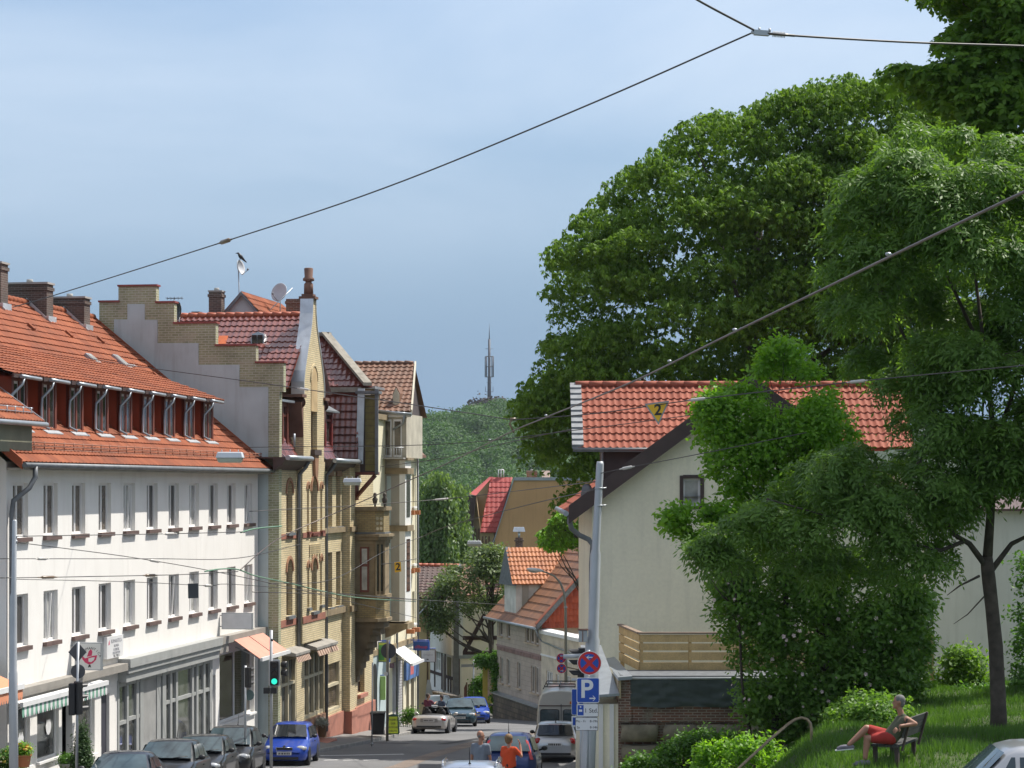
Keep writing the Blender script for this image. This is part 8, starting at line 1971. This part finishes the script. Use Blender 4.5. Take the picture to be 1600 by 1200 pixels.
t, fr = car('bright blue hatchback with chrome grille facing the eye by the traffic light', at(455, 81.6), tow(905), 3.97, 1.65, 1.45, .94, (.70, .90), (.88, .20, -1.45, -1.9), None, cblue, 'hatch', .76, cglass)
mb = MB(); disc(mb, Fr(fr.p(1.985, 0, .70), fr.v, fr.u, fr.w), 0, 0, .05, 0, .012, 14); mb.build('emblem', chrome, t)
# convertible
t, fr = car('champagne silver open convertible seen from behind on the left kerb', at(679.5, 104.6), vp(1180), 3.97, 1.68, 1.12, .80, (.55, .76), (.55, .05, -.75, -1.0), .80, champ, 'open')
mb = MB(); mb.prism([fr.p(.50, -.62, .822), fr.p(.50, .62, .822), fr.p(-.88, .66, .822), fr.p(-.88, -.66, .822)], fr.w * .012); mb.build('cockpit', seatm, t)
mb = MB(); mb.tube([fr.p(.52, -.68, .80), fr.p(.12, -.56, 1.17), fr.p(.10, 0, 1.20), fr.p(.12, .56, 1.17), fr.p(.52, .68, .80)], .028, 8); mb.build('windscreen_frame', trimm, t)
mb = MB(); mb.prism([fr.p(.50, -.62, .83), fr.p(.50, .62, .83), fr.p(.13, .53, 1.16), fr.p(.13, -.53, 1.16)], fr.u * .01); mb.build('windscreen', cglass, t)
for s in (-.34, .34): mb = MB(); mb.ball(fr.p(-.35, s, .92), .2, 10, 0, (.45, 1.15, 1.0), Fr((0, 0, 0), fr.u, fr.v, fr.w)); mb.ball(fr.p(-.40, s, 1.1), .1, 8, 0, (.5, 1.1, .8), Fr((0, 0, 0), fr.u, fr.v, fr.w)); mb.build('seat', seatm, t)
mb = MB(); mb.ball(fr.p(-.92, 0, .80), .3, 12, 0, (.6, 2.1, .34), Fr((0, 0, 0), fr.u, fr.v, fr.w)); mb.build('folded_roof', trimm, t)
mb = MB(); mb.box(fr, (-1.985, -1.965), (-.40, .40), (.52, .70)); mb.build('plate_recess', M('plate_recess', (.30, .29, .28), rough=.4), t)
mb = MB(); mb.ball(fr.p(.12, .0, 1.05), .06, 8, 0, (.5, 1.6, .6)); mb.build('rear_mirror', sign_w, t)
car('dark teal saloon facing the eye behind the silver convertible', at(719, 117.6), tow(700), 4.4, 1.70, 1.42, .92, (.68, .88), (.85, .15, -1.2, -1.75), .98, teal, 'saloon', .74, cglass_l, 'parked cars with orange lamps')
car('small blue car partly hidden behind the dark teal saloon', at(741, 124.5), tow(640), 3.9, 1.66, 1.42, .92, (.66, .88), (.85, .15, -1.35, -1.85), None, cblue, 'hatch', .76, cglass_l)
car('pale grey car beyond the convertible, only its roof in view', at(686, 131), tow(640), 4.0, 1.66, 1.46, .92, (.66, .88), (.85, .15, -1.35, -1.85), None, paint('pale_grey_paint', (.42, .44, .46)), 'hatch', .76, cglass_l)
# right-hand row seen from behind
t, fr = car('dark blue tall hatchback with upright red tail lamps beside the two walkers', at(799, 66.5), vp(1010), 4.1, 1.68, 1.50, .94, (.74, .96), (1.1, .35, -1.55, -1.95), None, mblue, 'tallrear', .70, cglass_l)
t, fr = car('silver small hatchback with round red tail lamps in front of the cream van', at(870, 83.5), vp(1000), 3.65, 1.69, 1.42, .92, (.70, .90), (.75, .30, -1.42, -1.70), None, silver, 'hatch', .80, cglass)
mb = MB(); mb.box(fr, (-1.5, -1.42), (-.25, .25), (1.345, 1.375)); mb.build('brake_lamp', redm, t)
t, fr = car('silver estate car at the bottom edge, only its roof and rails in view', at(739, 47.4), vp(900), 4.5, 1.70, 1.42, .95, (.70, .90), (.95, .25, -1.75, -2.15), None, paint('blue_silver_paint', (.40, .45, .54), metal=.6), 'hatch', .72, cglass_l, None, True)
# cream van, seen from behind
p = at(880, 92.5); h = V(vp(1000) + (0,)).normalized(); v = V((-h.y, h.x, 0)); fr = Fr(p, h, v)
t = thing('parked_van', 'cream van with two rear windows and a black roof rack behind the small silver car', 'van', p)
crm = paint('cream_van_paint', (.58, .57, .52), metal=.0)
mb = MB(); hw = .99; sec = [(-hw, .35), (-hw * 1.0, 1.25), (-hw * .97, 1.72), (-hw * .93, 2.05), (-hw * .80, 2.36), (-hw * .5, 2.46), (0, 2.50)]; sec = sec + [(-a, z) for a, z in reversed(sec[:-1])]
rings = []
for X, k, kz in ((-2.4, .93, .98), (-2.36, .985, .995), (-2.2, 1, 1), (0, 1, 1), (1.3, 1, 1), (1.7, .98, .97)): rings.append([fr.p(X, a * k, .35 + (z - .35) * kz) for a, z in sec])
m_ = len(sec); mb.add([q for r in rings for q in r], [(i * m_ + j, i * m_ + j + 1, (i + 1) * m_ + j + 1, (i + 1) * m_ + j) for i in range(len(rings) - 1) for j in range(m_ - 1)], 0, True)
mb.add(rings[0], [tuple(range(m_))]); mb.add(rings[-1], [tuple(reversed(range(m_)))])
mb.prism([fr.p(1.7, -hw * .95, .35), fr.p(1.7, -hw * .95, 1.25), fr.p(2.5, -hw * .9, .95), fr.p(2.6, -hw * .9, .4)], v * hw * 1.9); mb.build('body', crm, t)
for s in (-1, 1):
    pts = rrect(Fr(fr.p(-2.412, 0, 0), v, -h), *sorted((s * .10, s * .82)), 1.12, 1.72, 0, .09)
    mb = MB(); mb.prism([q + (q - fr.p(-2.412, s * .46, 1.42)) * .08 for q in pts], -h * .012); mb.build('window_seal', trimm, t)
    mb = MB(); mb.prism([q - h * .013 for q in pts], -h * .008); mb.build('rear_window', cglass_l, t)
    mb = MB(); mb.box(fr, (-2.42, -2.3), sorted((s * .84, s * .95)), (.72, 1.05)); mb.build('tail_light', redm, t)
    for X in (-1.5, 1.6):
        fy = Fr(fr.p(X, s * (hw - .2), .33), h, V((0, 0, 1)), v * s); mb = MB(); mb.lathe(fy, [(.2, 0), (.33, .02), (.33, .17), (.2, .2)], 18); wo = mb.build('wheel', rubber, t); mb = MB(); mb.lathe(fy, [(.02, .17), (.2, .19), (.21, .18)], 14); mb.build('rim', rimm, wo)
mb = MB(); mb.box(fr, (-2.44, -2.41), (-.012, .012), (.5, 1.95)); mb.build('door_seam', trimm, t)
mb = MB(); mb.box(fr, (-2.43, -2.2), (-hw * .9, hw * .9), (1.86, 1.90)); mb.build('roof_joint', M('rust_grey_trim', (.14, .10, .09)), t)
mb = MB(); mb.box(fr, (-2.5, -2.3), (-hw, hw), (.38, .56)); mb.build('bumper', trimm, t, bevel=.02)
mb = MB()
for y in (-.55, .1, .6): mb.tube([fr.p(-1.9, y, 2.60), fr.p(.8, y, 2.60)], .025, 6)
for X in (-1.9, -.6, .7): mb.tube([fr.p(X, -.75, 2.50), fr.p(X, -.7, 2.6), fr.p(X, .7, 2.6), fr.p(X, .75, 2.50)], .025, 6)
mb.build('roof_rack', trimm, t)
mb = MB(); mb.box(fr, (-2.44, -2.42), (-.26, .26), (.72, .83)); mb.build('number_plate', plm, t)
mb = MB(); mb.box(fr, (-2.43, -2.41), (-.5, -.35), (1.95, 2.06)); mb.build('lamp', oram, t)
# silver car at the lower right corner
p = V((8.08, 30.0, -4.93)); 
t, fr = car('silver hatchback cut off by the lower right corner below the grass bank', p, (1, -.06), 4.2, 1.74, 1.47, .93, (.70, .90), (.95, .20, -1.5, -1.95), None, silver, 'hatch', .74, cglass_l, aer=False)
# ================================================================ people
skin = M('skin', (.42, .22, .15), rough=.55, var=.08); skin2 = M('tanned_skin', (.34, .17, .11), rough=.55, var=.08)
hair_g = M('grey_hair', (.15, .145, .14), rough=.8, var=.25, vs=20); hair_b = M('blonde_brown_hair', (.20, .12, .055), rough=.7, var=.25, vs=20); hair_d = M('dark_hair', (.05, .035, .028), rough=.7, var=.25)
cl_grey = M('grey_blue_cotton', (.17, .20, .24), rough=.9, var=.1, vs=6, bump=.3, bs=14); cl_org = M('orange_red_cotton', (.62, .075, .02), rough=.9, var=.08, vs=6, bump=.3, bs=14); cl_dark = M('dark_trousers', (.022, .022, .028), rough=.9, var=.2)
cl_purp = M('plum_cotton', (.13, .025, .055), rough=.9, var=.12); cl_olive = M('olive_vest', (.085, .09, .055), rough=.9, var=.15, vs=6, bump=.3, bs=14); cl_red = M('red_shorts_cloth', (.33, .028, .022), rough=.9, var=.15, vs=5, bump=.3, bs=14); cl_denim = M('denim', (.05, .07, .12), rough=.9, var=.15); shoe = M('grey_shoe', (.16, .15, .18), rough=.7)
def capsules(chains, voxel, name, m, parent, smooth=4, extra=None):
    """tapered limbs (lists of (point, radius)) and flattened balls fused into one continuous surface"""
    mb = MB()
    for ch_ in chains:
        if isinstance(ch_, tuple): mb.ball(ch_[0], 1, 16, 0, ch_[1], ch_[2] if len(ch_) > 2 else None); continue
        for (p, r), (q, s) in zip(ch_, ch_[1:]):
            d = (q - p); L_ = d.length; d = d.normalized(); pts, rr = [], []
            for k in range(5): a = math.pi / 2 * k / 4; pts.append(p - d * r * math.cos(a)); rr.append(max(.001, r * math.sin(a)))
            for k in range(5): a = math.pi / 2 * (4 - k) / 4; pts.append(q + d * s * math.cos(a)); rr.append(max(.001, s * math.sin(a)))
            mb.tube(pts, rr, 14)
    o = mb.build(name, m, parent)
    md = o.modifiers.new('fuse', 'REMESH'); md.mode = 'VOXEL'; md.voxel_size = voxel; md.use_smooth_shade = True
    sm = o.modifiers.new('soften', 'SMOOTH'); sm.factor = .5; sm.iterations = smooth
    bpy.context.view_layer.update(); dg = bpy.context.evaluated_depsgraph_get(); me = bpy.data.meshes.new_from_object(o.evaluated_get(dg)); o.modifiers.clear(); old = o.data; o.data = me; bpy.data.meshes.remove(old); me.name = name
    if not me.materials: me.materials.append(m)
    for p in me.polygons: p.use_smooth = True
    if extra:      # fingers, joined as rooted islands of the same mesh
        b2 = MB()
        for ch_ in extra: b2.tube([p for p, r in ch_], [r for p, r in ch_], 7)
        og = ORG[parent.name]; n0 = len(me.vertices); import bmesh
        bm = bmesh.new(); bm.from_mesh(me); vs = [bm.verts.new(v - og) for v in b2.v]
        for f in b2.f:
            try: bm.faces.new([vs[i] for i in f]).smooth = True
            except ValueError: pass
        bm.to_mesh(me); bm.free()
    return o
def head(ch, c, face, r=.105, tilt=0):
    """skull, jaw, nose and ears as balls around the head centre c looking along face"""
    f = V(face).normalized(); s = f.cross(V((0, 0, 1))).normalized(); fr = Fr((0, 0, 0), f, s); k = r / .105
    ch += [(c + V((0, 0, .02)) * k - f * .012 * k, (.098 * k, .078 * k, .105 * k), fr), (c + f * .022 * k - V((0, 0, .045)) * k, (.068 * k, .060 * k, .075 * k), fr),
           (c + f * .088 * k - V((0, 0, .012)) * k, (.022 * k, .014 * k, .024 * k), fr), (c + f * .07 * k - V((0, 0, .085)) * k, (.03 * k, .035 * k, .025 * k), fr)]
    for q in (-1, 1): ch.append((c + s * .08 * k * q - f * .01 * k, (.022 * k, .012 * k, .032 * k), fr))
    return f, s
def hand(wrist, d, palmn, curl=.5, thumb=1, k=1.0):
    """palm ball and five finger chains"""
    d = V(d).normalized(); n = V(palmn).normalized(); s = d.cross(n).normalized() * thumb; c = wrist + d * .045 * k
    palm = (c, (.048 * k, .040 * k, .018 * k), Fr((0, 0, 0), d, s, n)); fs = []
    for i, (o, L_) in enumerate(((.030, .068), (.011, .076), (-.010, .070), (-.029, .055))):
        b = wrist + d * .078 * k + s * o * k; m = b + (d + n * curl * .3).normalized() * L_ * .45 * k; e = m + (d * .9 + n * curl).normalized() * L_ * .35 * k; g = e + (d * .5 + n * curl * 1.4).normalized() * L_ * .28 * k
        fs.append([(b - d * .02 * k, .0095 * k), (m, .0088 * k), (e, .008 * k), (g, .0055 * k)])
    b = wrist + d * .025 * k + s * .034 * k; m = b + (s * .75 + d * .7).normalized() * .034 * k; e = m + (d * .9 + s * .2 + n * curl * .4).normalized() * .030 * k
    fs.append([(b - s * .015 * k, .012 * k), (m, .0105 * k), (e, .007 * k)])
    return palm, fs
def face_marks(t, c, f, s, k=1.0):
    for q in (-1, 1): mb = MB(); mb.ball(c + f * .083 * k + s * .031 * k * q + V((0, 0, .012)) * k, .011 * k, 8, 0, (.6, 1.2, .8), Fr((0, 0, 0), f, s)); mb.build('eye', sign_k, t)
    mb = MB(); mb.ball(c + f * .083 * k - V((0, 0, .052)) * k, .02 * k, 8, 0, (.4, 1.2, .3), Fr((0, 0, 0), f, s)); mb.build('mouth', M('lip', (.25, .09, .07)), t)
def hair_cap(t, c, f, s, m, front=.03, low=-.02, k=1.0, puff=.012):
    ch = [(c + V((0, 0, .034)) * k - f * front * k, (.094 * k + puff, .080 * k + puff, .092 * k + puff), Fr((0, 0, 0), f, s)), (c - f * .055 * k + V((0, 0, low)) * k, (.05 * k + puff, .07 * k + puff, .07 * k + puff), Fr((0, 0, 0), f, s))]
    capsules(ch, .012, 'hair', m, t, 2)
def standing(name_label, px, Y, height, facing, top, topm, legm, hairm, headturn=None, arms=None, hairkw=None, sk=skin, bald=False, cat='person', women=False):
    """upright walker; arms = two lists [elbow, wrist] relative to the shoulder"""
    g = at(px, Y); k = height / 1.75; t = thing('person', name_label, 'person', g); f = V(facing).normalized(); s = f.cross(V((0, 0, 1))).normalized(); Z = V((0, 0, 1))
    L_ = lambda x, y, z: g + f * x * k + s * y * k + Z * z * k
    hf = V(headturn or facing).normalized(); hc = L_(.02, 0, 1.63); sw = .185 if not women else .165
    ch = []; ff, ss = head(ch, hc, hf, .105 * k)
    ch += [[(L_(0, 0, 1.40), .055 * k), (L_(.01, 0, 1.54), .052 * k)]]
    tors = [[(L_(0, -sw * .62, 1.36), .075 * k), (L_(0, -.06, 1.12), .105 * k), (L_(0, -.07, .95), .11 * k)], [(L_(0, sw * .62, 1.36), .075 * k), (L_(0, .06, 1.12), .105 * k), (L_(0, .07, .95), .11 * k)], [(L_(0.02, 0, 1.30), .11 * k), (L_(.015, 0, 1.0), .115 * k)]]
    ch += tors
    legs = []
    for q, st in ((-1, .16), (1, -.12)):
        legs.append([(L_(0, q * .09, .92), .088 * k), (L_(st * .5 + .03, q * .09, .50), .06 * k), (L_(st, q * .09, .09), .042 * k)]); ch.append(legs[-1]); ch.append([(L_(st, q * .09, .05), .04 * k), (L_(st + .16, q * .10, .035), .032 * k)])
    ex = []; sleeves = []
    for q, (el, wr, hd, pn) in zip((-1, 1), arms):
        sh = L_(0, q * sw, 1.38); e = sh + f * el[0] * k + s * el[1] * k + Z * el[2] * k; w_ = sh + f * wr[0] * k + s * wr[1] * k + Z * wr[2] * k
        ch.append([(sh, .052 * k), (e, .040 * k), (w_, .028 * k)]); sleeves.append([(sh, .066 * k), (sh.lerp(e, .62), .062 * k)])
        hd = f * hd[0] + s * hd[1] + Z * hd[2]; pn = f * pn[0] + s * pn[1] + Z * pn[2]; pm, fs = hand(w_, hd, pn, .5, q, k); ch.append(pm); ex += fs
    capsules(ch, .014, 'body', sk, t, 3, ex)
    capsules([[(p, r + .016 * k) for p, r in c] for c in tors] + sleeves, .016, 'shirt', topm, t, 4)
    capsules([[(p, r + .018 * k) for p, r in c] for c in legs] + [[(L_(0, -.07, .97), .118 * k), (L_(0, .07, .97), .118 * k)]], .016, 'trousers', legm, t, 3)
    face_marks(t, hc, ff, ss, k)
    if not bald: hair_cap(t, hc, ff, ss, hairm, k=k, **(hairkw or {}))
    else:
        capsules([(hc - ff * .05 + V((0, 0, -.012)), (.052, .083, .05), Fr((0, 0, 0), ff, ss))], .012, 'hair', hairm, t, 1)
    return t
wk = V((.25, 1, 0))
down = lambda q: ((.02, q * .05, -.29), (.08, q * .06, -.54), (.15, 0, -1), (0, -q, 0))
standing('bald man in a grey t-shirt walking beside the parked cars', 751, 57, 1.78, (.30, 1, 0), None, cl_grey, cl_dark, hair_g, (.95, .35, -.12), [down(-1), down(1)], None, skin2, True)
standing('woman in an orange-red t-shirt holding a hand to her brow', 795.5, 56.6, 1.70, (.45, 1, 0), None, cl_org, cl_dark, hair_b, (.75, .65, 0), [down(-1), ((.14, .12, -.20), (.26, .03, .10), (-.2, -.25, 1), (-.6, -.8, 0))], dict(puff=.022, low=-.03), skin, False, women=True)
standing('person in a plum shirt standing at the kerb beyond the convertible', 669, 112, 1.74, (.5, .85, 0), None, cl_purp, cl_denim, hair_d, (1, .1, 0), [down(-1), ((.2, .05, -.15), (.42, .0, -.08), (1, 0, .1), (0, 0, -1))], None, skin)
standing('dark-haired person in denim next to the plum-shirted one', 690, 113.5, 1.66, (-.6, -.8, 0), None, cl_denim, cl_dark, hair_d, (-.5, -.85, -.1), [down(-1), down(1)], dict(puff=.025, low=-.06), skin, False, women=True)
# --- seated man on the bench
YB = 40.0; J = lambda px, py, d=0.: P(px, py, YB + d)
gz = pz(1188, YB); t = thing('person', 'grey-haired man in an olive vest and red shorts sitting cross-legged on the bench', 'person', J(1385, 1165))
hc = J(1404, 1097, 0); ch = []; ff, ss = head(ch, hc, (-1, .12, -.02), .112)
hipN, hipF = J(1392, 1153, -.09), J(1391, 1151, .10); shN, shF = J(1417, 1124, -.19), J(1408, 1121, .19)
ch += [[(J(1409, 1118), .058), (J(1405, 1106), .055)]]
tors = [[(J(1414, 1126, -.12), .082), (J(1404, 1139, -.07), .115), (J(1393, 1152, -.07), .12)], [(J(1407, 1124, .12), .082), (J(1401, 1138, .07), .115), (J(1392, 1151, .07), .12)], [(J(1409, 1127), .11), (J(1400, 1142), .135), (J(1392, 1151), .13)]]
ch += tors
legF = [(hipF, .10), (J(1354, 1138, .0), .066), (J(1327, 1163, -.06), .042)]      # crossed over
legN = [(hipN, .098), (J(1355, 1154, -.04), .066), (J(1352, 1184, -.06), .044)]
calf = [[(J(1346, 1146, -.01), .058), (J(1336, 1155, -.03), .052)], [(J(1355, 1163, -.05), .058), (J(1353, 1172, -.05), .054)]]
ch += [legF, legN] + calf
arms = [[(shN, .058), (J(1430, 1131, -.20), .044), (J(1407, 1134.5, -.30), .031)], [(shF, .056), (J(1416, 1140, .34), .043), (J(1402, 1150, .22), .03)]]
ch += arms; ex = []
pm, fs = hand(J(1406, 1135, -.30), (-.72, -.1, -.62), (-.5, -.1, .6) if False else (-.55, 0, -.55), .7, 1, 1.05); ch.append(pm); ex += fs
pm, fs = hand(J(1402, 1150, .22), (-1, -.3, -.3), (0, 0, -1), .6, -1); ch.append(pm); ex += fs
capsules(ch, .012, 'body', skin2, t, 3, ex)
capsules([[(p, r + .014) for p, r in c] for c in tors] + [[(J(1413, 1119, -.11), .045), (J(1409, 1117, .10), .045)]], .014, 'vest', cl_olive, t, 4)
capsules([[(p, r + .022) if i == 0 else (legF[0][0].lerp(legF[1][0], .86), .088) for i, (p, r) in enumerate(legF[:2])], [(p, r + .022) if i == 0 else (legN[0][0].lerp(legN[1][0], .72), .090) for i, (p, r) in enumerate(legN[:2])], [(hipN, .125), (hipF, .125)]], .014, 'shorts', cl_red, t, 3)
for c, d in ((legF[2][0], V((-.97, 0, -.1))), (J(1352, 1187, -.06), V((-.95, -.2, -.12)))):
    o = capsules([[(c + V((.05, 0, -.05)) * 1, .045), (c + d * .20 + V((0, 0, -.055)), .036)], (c + d * .1 + V((0, 0, -.04)), (.12, .045, .045), Fr((0, 0, 0), d, V((0, 1, 0))))], .012, 'shoe', shoe, t, 2)
mb = MB(); c = legF[2][0]; mb.box(Fr(c + V((-.09, 0, -.085)), (1, 0, .1), (0, 1, 0)), (-.16, .16), (-.045, .045), (-.015, .0)); mb.build('shoe_sole', sign_w, t)
face_marks(t, hc, ff, ss, 1.06); hair_cap(t, hc, ff, ss, hair_g, k=1.06, front=.02, puff=.004)
# bench
bd = V((-.90, .43, 0)).normalized(); bs = V((.43, .90, 0)).normalized(); c = V((J(1388, 0).x, YB + .1, pz(1163, YB))) + bs * .42; bench = thing('park_bench', 'weathered grey wooden bench on the grass under the sitting man', 'bench', V((c.x, c.y, gz)))
fb = Fr(c, bd, bs); wgrey = M('weathered_grey_wood', (.055, .055, .05), rough=.8, var=.25, vs=5)
mb = MB()
for k in range(4): mb.box(fb, (-.24 + .125 * k, -.13 + .125 * k), (-.62, .75), (-.04, 0))
mb.build('seat', wgrey, bench)
mb = MB(); fk = Fr(fb.p(-.27, 0, 0), bd * .28 + V((0, 0, -.0)) * 0 + V((0, 0, 0)) + bd * 0, bs); bx = Fr(fb.p(-.30, 0, .10), bd * .96 + V((0, 0, .26)), bs, V((0, 0, 1)) * .96 - bd * .26)
for k in range(3): mb.box(bx, (-.025, .0), (-.62, .75), (.04 + .125 * k, .15 + .125 * k))
mb.build('backrest', wgrey, bench)
for y in (-.5, .6):
    for X in (-.2, .2): mb = MB(); mb.box(fb, (X - .035, X + .035), (y - .04, y + .04), (gz - c.z - .15, -.04)); mb.build('leg', darkbr, bench)
    mb = MB(); mb.box(bx, (-.06, -.026), (y - .03, y + .03), (-.2, .42)); mb.build('back_post', darkbr, bench)
# ================================================================ light, sky, camera
SUN_AZ, SUN_EL = 60.0, 58.0           # azimuth measured from the viewing direction (+Y) towards +X
w = bpy.data.worlds.new('World'); scene.world = w; w.use_nodes = True
nt = w.node_tree; L = nt.links.new; bg = nt.nodes['Background']
sky = nt.nodes.new('ShaderNodeTexSky'); sky.sky_type = 'NISHITA'; sky.sun_disc = False
sky.sun_elevation = R(SUN_EL); sky.sun_rotation = R(SUN_AZ); sky.air_density = 1.0; sky.dust_density = 1.2; sky.ozone_density = 1.6; sky.altitude = 250
geo = nt.nodes.new('ShaderNodeTexCoord')
# cloud: a dark blue-grey bank towards the horizon and pale veils above it; overhead, unseen, a brighter veil added to fill the shade
sep = nt.nodes.new('ShaderNodeSeparateXYZ'); L(geo.outputs['Generated'], sep.inputs['Vector'])
mp = nt.nodes.new('ShaderNodeMapping'); mp.inputs['Scale'].default_value = (1.6, 1.6, 6.5); mp.inputs['Location'].default_value = (.35, .1, .42)
L(geo.outputs['Generated'], mp.inputs['Vector'])
nz = nt.nodes.new('ShaderNodeTexNoise'); nz.inputs['Scale'].default_value = 1.5; nz.inputs['Detail'].default_value = 6; nz.inputs['Roughness'].default_value = .5; nz.inputs['Distortion'].default_value = .3
L(mp.outputs['Vector'], nz.inputs['Vector'])
# bank: covers low sky
bank = nt.nodes.new('ShaderNodeMix'); bank.data_type = 'RGBA'
rb = nt.nodes.new('ShaderNodeMapRange'); rb.interpolation_type = 'SMOOTHSTEP'
rb.inputs['From Min'].default_value = .30; rb.inputs['From Max'].default_value = .02; rb.inputs['To Min'].default_value = 0; rb.inputs['To Max'].default_value = .93
L(sep.outputs['Z'], rb.inputs['Value'])
L(rb.outputs['Result'], bank.inputs['Factor']); L(sky.outputs['Color'], bank.inputs['A']); bank.inputs['B'].default_value = BANK
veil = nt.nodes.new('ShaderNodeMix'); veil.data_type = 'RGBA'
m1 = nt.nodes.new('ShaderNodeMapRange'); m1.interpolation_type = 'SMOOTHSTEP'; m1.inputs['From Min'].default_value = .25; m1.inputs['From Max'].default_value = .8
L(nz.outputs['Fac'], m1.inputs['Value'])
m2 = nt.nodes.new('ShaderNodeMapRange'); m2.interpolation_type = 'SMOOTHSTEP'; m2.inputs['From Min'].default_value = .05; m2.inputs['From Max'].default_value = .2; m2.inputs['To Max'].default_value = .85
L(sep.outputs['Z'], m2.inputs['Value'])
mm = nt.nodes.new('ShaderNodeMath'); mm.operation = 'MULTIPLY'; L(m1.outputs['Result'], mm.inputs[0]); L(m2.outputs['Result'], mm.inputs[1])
L(mm.outputs['Value'], veil.inputs['Factor']); L(bank.outputs['Result'], veil.inputs['A']); vm = nt.nodes.new('ShaderNodeMix'); vm.data_type = 'RGBA'; rz = nt.nodes.new('ShaderNodeMapRange'); rz.interpolation_type = 'SMOOTHSTEP'; rz.inputs['From Min'].default_value = .26; rz.inputs['From Max'].default_value = .55; L(sep.outputs['Z'], rz.inputs['Value']); L(rz.outputs['Result'], vm.inputs['Factor']); vm.inputs['A'].default_value = VEIL; vm.inputs['B'].default_value = HIGH_FILL; L(vm.outputs['Result'], veil.inputs['B'])
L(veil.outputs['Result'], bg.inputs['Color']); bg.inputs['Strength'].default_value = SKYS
sd = bpy.data.lights.new('sun', 'SUN'); sd.energy = SUNS; sd.angle = R(.53); sd.color = (1, .95, .87)
so = bpy.data.objects.new('sun', sd); COL.objects.link(so)
az, el = R(SUN_AZ), R(SUN_EL)
dirv = V((math.sin(az) * math.cos(el), math.cos(az) * math.cos(el), math.sin(el)))
so.rotation_euler = dirv.to_track_quat('Z', 'Y').to_euler(); so.location = (30, 20, 60)
cd = bpy.data.cameras.new('camera'); co = bpy.data.objects.new('camera', cd); COL.objects.link(co)
cd.sensor_width = 36; cd.sensor_fit = 'HORIZONTAL'; cd.lens = 36 * FPX / 1600; cd.shift_y = (HY - 600) / 1600; cd.clip_start = .5; cd.clip_end = 6000
co.location = (0, 0, 0); co.rotation_euler = (R(90), 0, 0); scene.camera = co
vs = scene.view_settings; scene.display_settings.display_device = 'sRGB'; vs.view_transform = 'Standard'; vs.look = 'None'; vs.gamma = 1; vs.use_curve_mapping = False; vs.exposure = EXPO
cy = scene.cycles; cy.use_denoising = True; cy.max_bounces = 6; cy.diffuse_bounces = 3; cy.glossy_bounces = 3; cy.transmission_bounces = 4; cy.transparent_max_bounces = 6; cy.volume_bounces = 0
cy.caustics_reflective = False; cy.caustics_refractive = False
